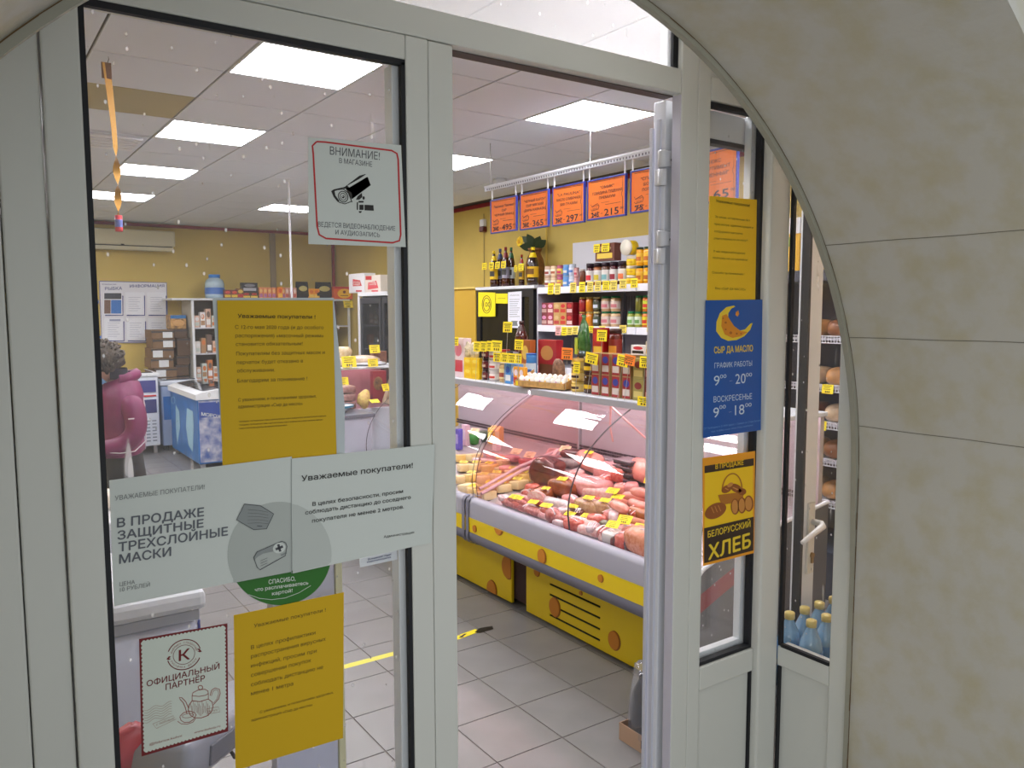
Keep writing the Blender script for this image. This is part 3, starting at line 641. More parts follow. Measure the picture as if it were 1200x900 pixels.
# bread poster
t = sheet_thing('bread_poster', 'yellow poster of a basket of bread under the blue sign', 'poster', p5, [(823.5, 537), (885, 528.5), (883.5, 648), (824, 663.5)], mat('amber print', (240, 160, 30), .6))
b = Print(p5); b.q([(826,546.5),(882.5,538.5),(882,612),(825.5,625)]); b.obj('yellow_field', mat('bright yellow print', (246, 200, 20), .6), t)
BR = mat('dark brown print', (56, 38, 26), .6)
b = Print(p5, 2); b.q([(825.5,546),(883,537),(883,545.5),(825.5,554.5)]); b.q([(825,619),(883,605.5),(882.5,645),(825,660)]); b.obj('brown_bands', BR, t)
b = Print(p5, 3); b.tx('В ПРОДАЖЕ', (838, 549.5), (871, 544.5), 5.8, .03); b.obj('top_lettering', mat('bright yellow print'), t)
b = Print(p5, 3); b.tx('БЕЛОРУССКИЙ', (829, 630), (879, 617), 7.5, .03); b.tx('ХЛЕБ', (829.5, 656), (879.5, 640.5), 17, .05); b.obj('lettering', YP, t)
CR1 = mat('crust print', (150, 84, 32), .6); CR2 = mat('light crust print', (206, 140, 66), .6)
b = Print(p5, 3); b.ring(857.5, 574, 11.5, 19, 1.6, -.12, 180, 360, 30); b.q([(841,580),(872,576),(869,588),(845,591.5)]); b.obj('basket_drawing', mat('basket print', (178, 112, 34), .6), t)
b = Print(p5, 4); b.ellipse(838, 598.5, 12.5, 9, 30, -.3); b.ellipse(877, 590, 5.5, 9.5, 26); b.ellipse(869, 592, 5, 9.5, 26); b.ellipse(861, 593.5, 5, 9.5, 26); b.ellipse(851, 573, 6, 4.5, 20, -.3); b.ellipse(862, 572, 7, 5, 20, .3); b.ellipse(869, 576, 5, 4, 20); b.obj('loaves_drawing', CR1, t)
b = Print(p5, 5); b.ellipse(860.5, 593.5, 3.6, 8, 22); b.ellipse(868.5, 592, 3.6, 8, 22); b.ellipse(876.5, 590, 4, 8, 22)
for k in range(3): b.line([(833+k*4, 594-k), (836+k*4, 601-k)], .9)
b.line([(849,572),(853,574)], 1.2); b.line([(858,571),(865,574)], 1.2); b.ellipse(855, 568, 3.5, 2.5, 16, -.4); b.obj('bread_highlights', CR2, t)
# ================================================================== CHILLED COUNTERS (cheese module, sausage module)
PAINT = mat('yellow painted panel', (224, 196, 6), .45); BUMP = mat('grey bumper', (158, 158, 172), .45); BUMPD = mat('dark grey bumper', (112, 112, 128), .5)
HOLE = mat('orange cheese hole', (196, 124, 32), .6); HOLE2 = mat('shaded cheese hole rim', (150, 92, 26), .6); MAROON = mat('maroon gap', (44, 16, 20), .6); LIL = mat('lilac grey steel', (188, 180, 190), .32, metal=.25)
DECK = mat('stainless deck', (176, 168, 172), .35, metal=.4)
TUBE = mat('rosy lamp tube', (255, 226, 228), .5, emit=TUBE_E)
GP = [(2.575, .645), (2.562, .76), (2.585, .88), (2.64, .99), (2.73, 1.09), (2.85, 1.18), (3.00, 1.265)]   # curved front glass, X and Z
def curve(n=24):
    out = []; N = len(GP)-1
    for k in range(n+1):
        t = k/n*N; i = min(int(t), N-1); f = t-i
        p0, p1, p2, p3 = (Vector(GP[max(i-1, 0)]), Vector(GP[i]), Vector(GP[i+1]), Vector(GP[min(i+2, N)]))
        out.append(.5*((2*p1)+(-p0+p2)*f+(2*p0-5*p1+4*p2-p3)*f*f+(-p0+3*p1-3*p2+p3)*f**3))
    return out
GC = curve()
def counter(label, ya, yb, panes, vents, holes, panel, struts):
    """one module standing between depth ya (near end) and yb"""
    t = thing('chilled_counter', label, 'display counter', (2.95, (ya+yb)/2, 0), 'chilled counters')
    B = lambda n, x0, x1, y0, y1, z0, z1, m, bev=.003: MB().box(x0, x1, y0, y1, z0, z1, bev=bev).obj(n, m, t)
    # front panel, built round its vent slots
    py0, py1 = panel; X = 2.70; zs = [.015, .52]
    b = MB()
    if vents:
        vy0, vy1, rows = vents; b.box(X, X+.02, py0, vy0, *zs); b.box(X, X+.02, vy1, py1, *zs); z = .015
        for r in rows: b.box(X, X+.02, vy0, vy1, z, r-.006); z = r+.006
        b.box(X, X+.02, vy0, vy1, z, .52)
    else: b.box(X, X+.02, py0, py1, *zs, bev=.004)
    b.obj('front_panel', PAINT, t)
    if vents:
        for r in rows:
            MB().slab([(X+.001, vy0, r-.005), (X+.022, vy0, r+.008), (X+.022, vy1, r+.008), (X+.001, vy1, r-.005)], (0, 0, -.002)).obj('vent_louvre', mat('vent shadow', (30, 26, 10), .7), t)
    B('plinth_body', X+.022, 3.42, ya+.01, yb-.01, .04, .50, MAROON, 0)
    for y in (ya+.12, yb-.12): B('foot', X+.05, X+.09, y-.02, y+.02, 0, .04, DRK, 0)
    for (xh, y, z, r) in holes:
        def disc(rr, x0, dy=0):
            q = MB(); P = []
            for k in range(28):
                a = 2*math.pi*k/28; zz = z+rr*math.sin(a); 
                if xh == 'panel': zz = max(.018, min(zz, .46))
                else: zz = max(.458, min(zz, .543))
                P.append((x0, min(max(y+rr*.86*math.cos(a)+dy, (py0 if xh == 'panel' else ya)+.002), (py1 if xh == 'panel' else yb)-.002), zz))
            q.slab(P, (-.0025, 0, 0)); return q
        x0 = X if xh == 'panel' else 2.5
        o = disc(r, x0-.0005, -.006).obj('painted_hole', HOLE2, t); disc(r*.93, x0-.0030).obj('hole_face', HOLE, o)
    # bumper: rounded grey, yellow band, grey lip
    def strip(n, prof, m):
        q = MB(); q.sheet([[(x, ya+.004, z) for x, z in prof], [(x, yb-.004, z) for x, z in prof]]); return q.obj(n, m, t, True)
    strip('bumper', [(2.585, .645), (2.56, .66), (2.53, .664), (2.510, .655), (2.502, .635), (2.50, .546)], BUMP)
    B('bumper_band', 2.5, 2.53, ya+.004, yb-.004, .456, .545, PAINT, 0)
    strip('bumper_skirt', [(2.50, .455), (2.497, .44), (2.50, .415), (2.515, .392), (2.56, .37), (2.62, .36), (2.72, .36)], BUMPD)
    for y in (ya, yb):       # grey end caps of the bumper
        q = MB(); P = [(2.59, .665), (2.53, .672), (2.506, .662), (2.494, .64), (2.494, .46), (2.490, .44), (2.494, .41), (2.51, .386), (2.56, .363), (2.62, .352), (2.72, .35)]
        s = 1 if y == ya else -1
        q.sheet([[(x, y+s*.002, z) for x, z in P], [(x, y+s*.034, z) for x, z in P]]); q.obj('bumper_cap', BUMPD, t, True)
    # tub, deck, rear wall, top
    q = MB(); q.sheet([[(2.585, y, .60), (3.40, y, .60+.3*.815)] for y in (ya+.02, yb-.02)]); q.obj('deck', DECK, t)
    q = MB(); q.sheet([[(2.585, y, .645), (2.585, y, .58)] for y in (ya+.02, yb-.02)]); q.obj('front_lip', DECK, t)
    B('rear_wall', 3.40, 3.43, ya+.01, yb-.01, .5, 1.29, LIL, 0)
    q = MB(); n = int((yb-ya)/.022)
    for i in range(n):
        for zz in (.865, .885): q.box(3.394, 3.3995, ya+.03+i*.022, ya+.045+i*.022, zz, zz+.014)
    tag(q.obj('air_grille', mat('grille slot', (74, 56, 66), .6), t), kind='stuff')
    B('top_shelf', 2.985, 3.45, ya+.005, yb-.005, 1.283, 1.305, mat('white shelf', (214, 218, 226), .3), .003)
    B('top_rail', 2.975, 2.99, ya+.005, yb-.005, 1.262, 1.300, mat('rail steel', (170, 174, 186), .3, metal=.3), .002)
    lt = MB().tube([(3.06, ya+.06, 1.262), (3.06, yb-.06, 1.262)], .013, 10).obj('lamp_tube', TUBE, t, True)
    # bent glass panes
    for (p0, p1) in panes:
        q = MB(); q.sheet([[(v.x, p0+.003, v.y) for v in GC], [(v.x, p1-.003, v.y) for v in GC]]); q.obj('curved_glass', CLR, t, True)
        for y in (p0+.003, p1-.003): MB().tube([(v.x-.001, y, v.y) for v in GC], .0022, 5).obj('glass_edge', mat('dark glass edge', (60, 56, 62), .3), t)
    for y in struts:
        for dx, dy in ((.0, .035), (.16, -.10)):
            MB().tube([(2.99, y, 1.262), (3.02+dx, y+dy, 1.13-.4*dx), (3.05+dx*1.4, y+dy*1.3, 1.05-dx)], .006, 6).obj('lid_strut', mat('rosy strut', (226, 172, 170), .35, metal=.3), t)
    return t
NEAR = counter('yellow chilled counter full of sausages and smoked meats, with vent slots in its front', 2.30, 4.115, [(2.30, 3.20), (3.20, 4.10)], (3.10, 3.54, [.065, .125, .185, .246]),
    [('panel', 3.49, .125, .058), ('panel', 2.99, .104, .052), ('panel', 3.66, .285, .03), ('panel', 3.26, .275, .012), ('band', 4.02, .490, .022), ('band', 3.76, .565, .055), ('band', 3.345, .492, .042), ('band', 2.87, .505, .02)], (2.31, 3.765), [3.36])
FAR = counter('yellow chilled counter of cheeses at the far left of the doorway view', 4.125, 5.72, [(4.14, 5.0), (5.0, 5.7)], None, [('panel', 3.96, .23, .075), ('panel', 4.14, .035, .065), ('band', 4.28, .49, .03), ('panel', 4.9, .3, .06)], (3.92, 5.70), [])
for k in range(3):
    t = thing('meat_pack', 'pink boxed pack at the far end of the cheese counter, %s in the stack' % ('lowest', 'middle', 'topmost')[k], 'pack', (2.80, 5.48, .70+.085*k), 'pink packs at the far end'); MB().box(-.09, .09, -.11, .11, 0, .08, bev=.01).obj('pack', mat('rosy pack', (216, 140, 136), .35, coat=.5, var=.2, vscale=14), t, True, world=False)
# dividers between the modules
q = MB().slab([(v.x+.01, 4.118, v.y) for v in GC] + [(3.38, 4.118, 1.265), (3.38, 4.118, .85), (2.6, 4.118, .62)], (0, .006, 0)); q.obj('glass_divider', PINKGL, NEAR)
for dy, zz in ((4.122, .70), (4.10, .675)): MB().tube([(2.60, dy, zz), (2.9, dy, zz+.105), (3.3, dy, zz+.20)], .011, 8).obj('divider_tube', mat('rosy plastic tube', (214, 166, 172), .35), NEAR)
# near end panel: grey with a red stripe
ET = [(2.50, .655), (2.56, .70), (2.66, .735), (2.81, .765), (3.1, .82), (3.43, .87)]; EP = [(2.51, .12)] + ET + [(3.43, .12)]
q = MB().slab([(x, 2.272, z) for x, z in EP], (0, .022, 0)); ep = q.obj('end_panel', mat('dark grey end panel', (92, 94, 102), .4), NEAR)
q = MB().slab([(2.51, 2.270, .50), (2.51, 2.270, .58), (2.66, 2.270, .64), (2.95, 2.270, .74), (2.95, 2.270, .67), (2.66, 2.270, .56)], (0, .003, 0)); q.obj('red_stripe', mat('dull red stripe', (150, 44, 50), .5), ep)
MB().slab([(v.x, 2.283, v.y) for v in GC]+[(3.40, 2.283, 1.265), (3.40, 2.283, .87)], (0, .006, 0)).obj('end_glass', CLR, NEAR); MB().tube([(x, 2.276, z) for x, z in ET], .010, 8).obj('edge_trim', WHT, ep)

# ------------------------------------------------------------------ food in the counters
DK = lambda x: .60+.3*(x-2.585)
def deck(px, py, h=0):
    d = ray(px, py); t = (.60-.3*2.585+h-H)/(d.z-.3*d.x); p = O+d*t; p.x = min(max(p.x, 2.665), 3.33); p.y = max(p.y, 2.36); p.z = DK(p.x)+h; return p
SL = math.atan(.3)
def tagmesh(kind):
    def f():
        q = MB(); q.box(-.03, .03, -.022, .022, 0, .0012); return q.mesh('card', kind)
    return cached('tag'+kind.name, f)
def tagink():
    def f():
        q = MB()
        for i, (a, b_) in enumerate(((-.022, .02), (-.02, .012), (-.022, .016))): q.box(a, b_, .016-i*.008-.0025, .016-i*.008, .0013, .0016)
        for i in range(3): q.box(-.012+i*.009, -.006+i*.009, -.017, -.009, .0013, .0016)
        return q.mesh('print', INKY)
    return cached('tagink', f)
TAGN = 0
def price_tag(loc, label, m=YTAG, rz=0, tilt=.3, s=1.0, group='price cards in the chilled counters', ry=0):
    t = thing('price_tag', label, 'price tag', loc, group)
    t.rotation_euler = (tilt, ry, rz); t.scale = (s, s, s)
    link('card', tagmesh(m), t); tag(link('print', tagink(), t), kind='stuff'); return t
def rotm(p, rz, pitch=0, roll=0): return Matrix.Translation(p) @ Matrix.Rotation(rz, 4, 'Z') @ Matrix.Rotation(-pitch, 4, 'Y') @ Matrix.Rotation(roll, 4, 'X')
def meatmat(n, c=None, c2=None, rough=.25, sc=60, coat=.4): return MATS[n] if n in MATS else mat(n, c, rough, var=.2, rgb2=c2, vscale=sc, coat=coat, bump=.25, bscale=45)
SALAMI = meatmat('salami', (148, 54, 50), (206, 120, 110)); HAM = meatmat('ham', (220, 140, 140), (236, 172, 166), sc=25); SMOKED = meatmat('smoked crust', (126, 64, 34), (170, 92, 48), sc=20); DARKM = meatmat('dark smoked meat', (84, 40, 38), (120, 56, 48), sc=18)
PINK = meatmat('pink sausage', (226, 142, 128), (234, 158, 144), sc=30); WHITES = meatmat('white mould casing', (222, 208, 206), (196, 176, 180), sc=70); BROWN = meatmat('brown sausage', (160, 90, 56), (186, 110, 70), sc=30); REDM = meatmat('red cured meat', (186, 70, 58), (220, 120, 104), sc=35)
FAT = meatmat('pale fat pieces', (236, 204, 196), (222, 150, 146), sc=50); WRAP = mat('cling film shine', (226, 206, 208), .12, coat=1, bump=.6, bscale=60, var=.3, rgb2=(190, 140, 146), vscale=30)
CHEESE = meatmat('cheese', (240, 208, 130), (232, 190, 104), rough=.4, sc=8, coat=.3); CHEESE2 = meatmat('pale cheese', (244, 226, 176), (236, 208, 150), rough=.4, sc=8, coat=.3); GREYC = meatmat('grey casing', (150, 136, 134), (120, 104, 106))
TIN = {}
def log(label, px, py, L, r, rz, m, cut=None, name='sausage', h=0, clips=True, grp='sausages in the chilled counter'):
    p = deck(px, py, r+h); t = thing(name, label, 'sausage', p, grp)
    M = Matrix.Rotation(rz, 4, 'Z') @ Matrix.Rotation(math.pi/2, 4, 'Y')
    pr = [(r*.12, -L/2-.012), (r*.35, -L/2-.004), (r*.8, -L/2+.008), (r, -L/2+.03), (r*1.02, 0), (r, L/2-.03), (r*.8, L/2-.008), (r*.35, L/2+.004), (r*.12, L/2+.012)]
    if cut: pr = [(r*.98, -L/2)] + pr[3:]
    q = MB(); q.lathe(pr, 18, M=M)
    for v in q.bm.verts: v.co *= 1+.05*noise.noise(v.co*22+Vector((px, py, 0)))
    q.obj('casing', m, t, True, world=False)
    if cut: MB().lathe([(r*.95, -L/2-.0015), (r*.95, -L/2-.0005)], 18, M=M).obj('cut_face', cut, t, world=False)
    elif clips:
        q = MB(); q.lathe([(r*.16, L/2+.006), (r*.16, L/2+.014)], 8, M=M); q.lathe([(r*.5, L/2+.014), (r*.2, L/2+.006)], 8, M=M); q.obj('tied_end', STEEL, t, world=False)
    return t
def chunk(label, px, py, s, rz, m, name='smoked_meat', cat='meat', power=.55, nz=.35, face=None, h=0, grp='meats in the chilled counter', film=False):
    p = deck(px, py, s[2]+h); t = thing(name, label, cat, p, grp); M = Matrix.Rotation(rz, 4, 'Z')
    MB().ell((0, 0, 0), s, 20, 12, power, nz, 9, px*.1, M).obj('piece', m, t, True, world=False)
    if face:
        q = MB(); P = [(0, s[1]*.8*math.cos(a), s[2]*.78*math.sin(a)) for a in [2*math.pi*k/18 for k in range(18)]]
        q.slab([M @ Vector((-s[0]*1.0-.004, y, z)) for _, y, z in P], M @ Vector((.03, 0, 0))); q.obj('cut_face', face, t, world=False)
    if film:   # a few crinkled film folds over the piece
        q = MB(); rnd = random.Random(int(px*7+py))
        for k in range(5):
            a = rnd.uniform(-.8, .8); x0 = rnd.uniform(-.6, .6)*s[0]
            q.tube([M @ Vector((x0+s[0]*.3*math.sin(a)*u, s[1]*.9*u, s[2]*1.06*math.cos(u*1.15))) for u in (-1, -.6, -.2, .2, .6, 1)], .0022, 5)
        q.obj('film_fold', mat('film highlight', (244, 232, 236), .15, coat=1), t, world=False)
    return t
def T(px, py, label, m=YTAG, rz=None, h=.05, s=1, tilt=.25, ry=0):
    p = deck(px, py, h); return price_tag(p, label, m, -1.2 if rz is None else rz, tilt, s, ry=ry)
AX = math.pi/2     # along the counter
# front row, left to right as seen
log('long red salami pack at the left end of the meat counter front', 594, 600, .30, .026, AX, SALAMI); T(587, 590, 'yellow price card on the leftmost long salami pack', h=.075); T(604, 585, 'yellow price card on the second salami pack from the left corner', h=.075)
log('long marbled salami pack behind the leftmost one, against the divider', 606, 592, .30, .026, AX, REDM)
log('salami pack in front of three overlapping yellow cards', 624, 606, .26, .027, AX+.08, SALAMI); T(612, 595, 'yellow price card lying on the front salami packs, left of a pair', h=.08); T(628, 598, 'yellow price card, left one of the overlapping pair at the counter front', h=.085); T(638, 594, 'yellow price card, right one of the overlapping pair at the counter front', h=.085)
log('pale marbled salami pack beside the dark ball-shaped sausage', 634, 612, .24, .026, AX, HAM)
chunk('round dark red sausage end at the counter front', 647, 605, (.045, .05, .042), 0, SALAMI, power=1, film=True)
chunk('white wrapped bundle under the dark round sausage', 652, 617, (.04, .06, .02), .4, WRAP, name='wrapped_meat')
log('salami covered with white mould lying across the middle', 649, 590, .24, .034, AX+.15, WHITES); T(672, 593, 'yellow price card right of the white mould salami', h=.07)
chunk('brown smoked pork piece left of the tied ham', 636, 580, (.07, .075, .045), .3, SMOKED, face=FAT, h=.01); T(640, 572, 'yellow price card on the brown smoked pork', h=.11, s=.8)
chunk('red edged small smoked piece by the divider', 624, 574, (.035, .05, .035), 0, REDM)
chunk('rolled smoked meat tied up, with a pink end', 660, 571, (.06, .10, .055), .1, SMOKED, face=None, h=.02); chunk('pink ham end right of the rolled smoked meat', 673, 572, (.035, .035, .045), .1, HAM, h=.02); T(659, 561, 'yellow price card on the tied smoked roll', h=.14)
log('dark salami stick with yellow card, right of the white one', 668, 605, .22, .024, AX+.1, DARKM); T(668, 602, 'yellow price card on the dark salami stick', h=.06); T(688, 604, 'yellow price card on the netted salami', h=.06)
log('netted pink salami at the front middle', 683, 613, .20, .030, AX+.15, FAT)
chunk('orange red meat piece at the front middle', 668, 618, (.05, .06, .035), .3, REDM, film=True); chunk('dark brown sausage end under the netted salami', 662, 622, (.04, .05, .03), 0, DARKM)
chunk('pale pork fat slices, left of the white sliced pack', 676, 631, (.035, .07, .03), .2, FAT, nz=.7); chunk('pale pink fat pieces next to the white sliced pack', 690, 636, (.03, .035, .03), -.4, FAT, nz=.8)
chunk('white sliced fat in a round clear pack', 701, 640, (.05, .055, .035), 0, mat('whitish pack', (206, 200, 196), .2, coat=1, bump=.4, bscale=70), name='wrapped_meat', film=True); T(699, 626, 'yellow price card standing on the white sliced pack', h=.10, s=1.15, tilt=.5)
chunk('dark vacuum pack right of the white sliced pack', 716, 640, (.05, .05, .03), .5, DARKM, name='wrapped_meat', film=True); chunk('black and red vacuum pack leaning at the front edge', 722, 652, (.045, .06, .03), -.3, meatmat('black red pack', (50, 26, 32), (120, 40, 48)), name='wrapped_meat', film=True)
chunk('red marbled pack behind the dark vacuum packs', 733, 633, (.05, .06, .04), .2, REDM, name='wrapped_meat', film=True)
chunk('big brown ham in stretched film at the right front', 752, 640, (.085, .10, .065), .2, meatmat('film wrapped ham', (196, 112, 76), (220, 150, 120)), name='wrapped_ham', film=True); T(744, 622, 'pale yellow price card on the big film wrapped ham', h=.13, s=1.2, tilt=.4)
chunk('dark brown vacuum packed joint under the big ham', 752, 657, (.07, .09, .03), .2, DARKM, name='wrapped_meat', film=True)
log('long brown wrapped sausage behind the bright square card', 742, 612, .30, .03, AX, BROWN, h=.01); log('second long brown sausage near the right edge', 757, 604, .26, .03, AX, BROWN, h=.02); T(732, 609, 'bright yellow square price card stuck upright on the long brown sausage', h=.10, s=1.25, tilt=.65)
log('dark green vacuum packed sausage in front of the brown one', 722, 617, .22, .022, AX+.2, meatmat('green brown pack', (92, 84, 58), (120, 110, 84)))
chunk('netted beige roll under the left of two cards', 690, 594, (.05, .085, .045), .1, meatmat('beige net roll', (196, 160, 128), (170, 120, 90)), film=True); chunk('netted beige roll under the right of two cards', 708, 596, (.05, .085, .045), .1, meatmat('beige net roll', ), film=True)
T(690, 583, 'yellow price card on the left netted beige roll', h=.11); T(709, 586, 'yellow price card on the right netted beige roll', h=.11)
for k, (x, y) in enumerate(((735, 590), (745, 583), (754, 578), (758, 586), (748, 592), (726, 594))): log('plump pink frankfurter, %s of the pile on the right' % NTH[k], x, y, .15, .028, AX+.5-.15*k, PINK, h=.03*(k % 3), clips=False)
T(718, 575, 'yellow price card, left one of the pair in front of the frankfurters', h=.12, s=1.15, tilt=.4); T(724, 582, 'yellow price card, lower one of the pair in front of the frankfurters', h=.10, s=1.1)
chunk('large film wrapped pink ham in the middle', 690, 570, (.08, .13, .05), .1, HAM, name='wrapped_ham', h=.01, film=True); chunk('pale film wrapped ham joint behind the middle card', 700, 578, (.06, .09, .04), .4, FAT, name='wrapped_ham', film=True)
for k, (x, y, h, m) in enumerate(((588, 596, .018, REDM), (602, 590, .03, SALAMI), (614, 584, .03, HAM), (628, 588, .03, SALAMI), (640, 604, .03, REDM), (655, 612, .02, SALAMI))):
    log('thin wrapped cured sausage tucked among the packs, %s' % nth(k, 6), x, y, .17, .021, AX+.12*(k % 3-1), m, h=h, name='cured_sausage')
for k, (x, y, m, s) in enumerate(((580, 590, WRAP, .03), (612, 600, FAT, .028), (664, 600, WRAP, .03), (690, 622, WRAP, .035), (712, 632, FAT, .03), (727, 641, REDM, .032), (739, 648, HAM, .035), (697, 588, REDM, .032), (722, 606, WRAP, .034), (670, 586, HAM, .035), (683, 590, SALAMI, .03), (745, 603, REDM, .034), (680, 601, DARKM, .028), (705, 571, REDM, .035))):
    chunk('crumpled cling wrapped offcut filling a gap, %s of the row' % (NTH[k]), x, y, (s, s*1.5, s*.8), k*.7, m, name='wrapped_offcut', film=True, nz=.6, h=.015)
# back row
log('thick boiled sausage with a large pink cut face', 692, 541, .22, .062, AX-.25+math.pi, PINK, HAM, h=.01); T(690, 530, 'yellow price card on top of the thick boiled sausage', h=.16, s=.9)
chunk('squared pink ham block right of the boiled sausage', 715, 552, (.06, .10, .05), .15, HAM, power=.35, nz=.1, h=.01); chunk('red edge bacon block beside the pink ham', 728, 556, (.05, .05, .045), .15, REDM, power=.4, nz=.1, h=.01)
log('round pink mortadella at the right edge of the counter view', 757, 552, .16, .07, AX+math.pi, PINK, HAM, h=.01); T(762, 562, 'yellow price card leaning on the round mortadella', h=.14, s=1.1, tilt=1.0)
for k in range(4):
    t = thing('food_tray', 'black plastic tray, %s in the stack at the back of the counter' % ('lowest', 'second from the bottom', 'third from the bottom', 'topmost')[k], 'tray', deck(737, 566, 0)+Vector((0, 0, .005+.036*k)), 'black trays stacked in the counter')
    MB().box(-.06, .06, -.075, .075, 0, .022, bev=.006).obj('tray', mat('black tray', (58, 40, 46), .35), t, world=False); MB().box(-.063, .063, -.078, .078, .022, .029, bev=.002).obj('lid', mat('tray film', (120, 96, 104), .15, coat=1), t, world=False)
chunk('large dark smoked ham with a pink notch', 642, 552, (.09, .11, .085), .2, DARKM, h=.02); chunk('square pink ham cube on the large dark ham', 653, 548, (.032, .035, .035), .3, HAM, power=.3, nz=.05, h=.08)
log('grey cased liver sausage behind the dark ham', 664, 543, .16, .034, AX+.3, GREYC, h=.03); log('dark liver sausage standing behind the boiled sausage', 676, 532, .2, .03, AX+.9, DARKM, h=.06)
chunk('brown smoked joint below the dark ham', 641, 562, (.05, .10, .035), .1, SMOKED, nz=.2)
for k, (x, y, m) in enumerate(((668, 558, REDM), (676, 556, FAT), (664, 565, HAM), (703, 566, PINK), (712, 563, REDM), (728, 573, PINK), (740, 572, HAM), (655, 556, FAT), (620, 580, SALAMI), (718, 603, HAM), (700, 610, REDM), (735, 622, HAM), (710, 624, SALAMI), (748, 598, REDM))):
    chunk('small cling wrapped %s piece, number %s from the left among the loose cuts' % (m.name.replace('meat', 'meat'), NTH[k]), x, y, (.04, .055, .032), k*.4, m, name='wrapped_meat', film=True)
# rear rack cards and packs
for k, (x, y, m) in enumerate(((605, 529, 'cream'), (621, 533, 'cream'), (647, 529, 'pink'), (662, 526, 'cream'))):
    T(x, y, '%s price card on the rear rack, %s' % (m, nth(k, 4)), mat('%s card' % m, (250, 216, 170) if m == 'cream' else (240, 176, 176), .6), h=.1, s=1.25, tilt=.6)
for k, (x, y, c) in enumerate(((600, 537, (226, 150, 160)), (618, 541, (204, 50, 74)), (633, 540, (206, 44, 60)), (650, 536, (236, 190, 190)), (668, 536, (220, 140, 140)), (660, 541, (232, 170, 160)))):
    t = thing('vacuum_pack', '%s vacuum pack on the rear rack, %s' % (('pink', 'crimson', 'red', 'pale pink', 'rosy', 'peach')[k], nth(k, 6)), 'pack', deck(x, y, .03), 'vacuum packs on the rear rack')
    MB().ell((0, 0, 0), (.04, .065, .022), 14, 8, .5, .1, 9, k, Matrix.Rotation(.2*k, 4, 'Z')).obj('pack', mat('pack colour %d' % k, c, .25, coat=.6, bump=.3, bscale=60), t, True, world=False)
# cheese module
for k, (x, y) in enumerate(((543, 583), (556, 588), (548, 572), (563, 577), (576, 572), (541, 562), (554, 560), (569, 562), (584, 560), (597, 563), (545, 548), (560, 548), (575, 549), (590, 552), (603, 555), (542, 537), (556, 536), (588, 543), (616, 560), (608, 568), (590, 572))):
    m = (CHEESE2, CHEESE)[k % 3 == 0]; row = ('front', 'second', 'third', 'fourth', 'rear')[min(4, int((590-y)/11))]
    p = deck(x, y, .022); t = thing('cheese_block', 'wrapped %s cheese block in the %s row, piece %s of the cheese counter' % ('deep yellow' if m is CHEESE else 'pale', row, (NTH + ['seventeenth', 'eighteenth', 'nineteenth', 'twentieth', 'twenty-first'])[k]), 'cheese', p, 'cheese blocks in the chilled counter')
    MB().box(-.05, .05, -.045, .045, -.025, .028, bev=.007, M=Matrix.Rotation(.15*((k*7) % 5-2), 4, 'Z') @ Matrix.Rotation(.12*((k*3) % 3-1), 4, 'X')).obj('block', m, t, True, world=False)
    if k not in (2, 5, 13, 15, 16):
        tt = price_tag(p+Vector((-.01, 0, .042)), 'yellow price card on the %s cheese block' % (NTH + ['seventeenth', 'eighteenth', 'nineteenth', 'twentieth', 'twenty-first'])[k], mat('soft yellow card', (240, 220, 90), .6) if k % 4 else YTAG, -1.2+.2*(k % 3), .22, .95)
chunk('white wrapped fish fillet pack on the cheeses', 572, 540, (.05, .12, .02), .3, WRAP, name='wrapped_food', cat='food', h=.02); chunk('pink smoked fish pack on the cheese rack', 580, 534, (.04, .07, .02), .2, HAM, name='wrapped_food', cat='food', h=.03); chunk('crumpled pink film pack at the divider', 598, 550, (.04, .07, .02), .3, HAM, name='wrapped_food', cat='food', h=.03)
def tub(label, x, y, r, h, c, c2, z=0, cat='tub', name='tub'):
    p = deck(x, y, z); t = thing(name, label, cat, p, 'tubs and packs at the back of the cheese counter')
    MB().lathe([(r*.8, 0), (r, h*.85)], 14).obj('body', mat('tub %s' % (c,), c, .35), t, True, world=False); MB().lathe([(r*1.05, h*.85), (r*1.05, h)], 14).obj('lid', mat('tublid %s' % (c2,), c2, .4), t, True, world=False)
tub('green salad tub with a cream card at the back left', 556, 520, .042, .09, (60, 150, 60), (180, 220, 150)); tub('dark green tub beside the yellow pack', 568, 517, .035, .08, (60, 80, 64), (90, 100, 84))
def pack(label, x, y, w_, d_, h_, c, z=0, name='food_pack', cat='pack', rz=0, X=None):
    p = deck(x, y, z); t = thing(name, label, cat, p, 'tubs and packs at the back of the cheese counter')
    M = Matrix.Rotation(rz, 4, 'Z'); MB().box(-d_/2, d_/2, -w_/2, w_/2, 0, h_, bev=.004, M=M).obj('carton', mat('pk %s' % (c,), c, .35, coat=.3), t, world=False)
    MB().box(-d_/2-.001, -d_/2, -w_*.36, w_*.36, h_*.3, h_*.75, M=M).obj('print', mat('pkp %s' % (c,), tuple(min(255, int(v*.5+120)) for v in c), .5), t, world=False)
pack('yellow cheese pack standing at the back', 577, 520, .07, .04, .12, (240, 196, 20)); pack('orange topped cream pack next to the yellow one', 585, 520, .07, .04, .13, (242, 178, 80)); pack('white and violet pack at the back of the cheese counter', 582, 528, .06, .04, .07, (236, 214, 224))
pack('blue and pink tall pack at the far left of the cheeses', 538, 527, .05, .04, .16, (90, 84, 190)); pack('pink and white bag pack beside the blue pack', 546, 522, .06, .04, .16, (226, 190, 208))
T(556, 505, 'cream price card standing on the green tub', mat('cream card'), h=.14, s=1.2, tilt=.7); T(580, 502, 'orange cream price card above the yellow pack', mat('peach card', (250, 190, 120), .6), h=.15, s=1.3, tilt=.6)
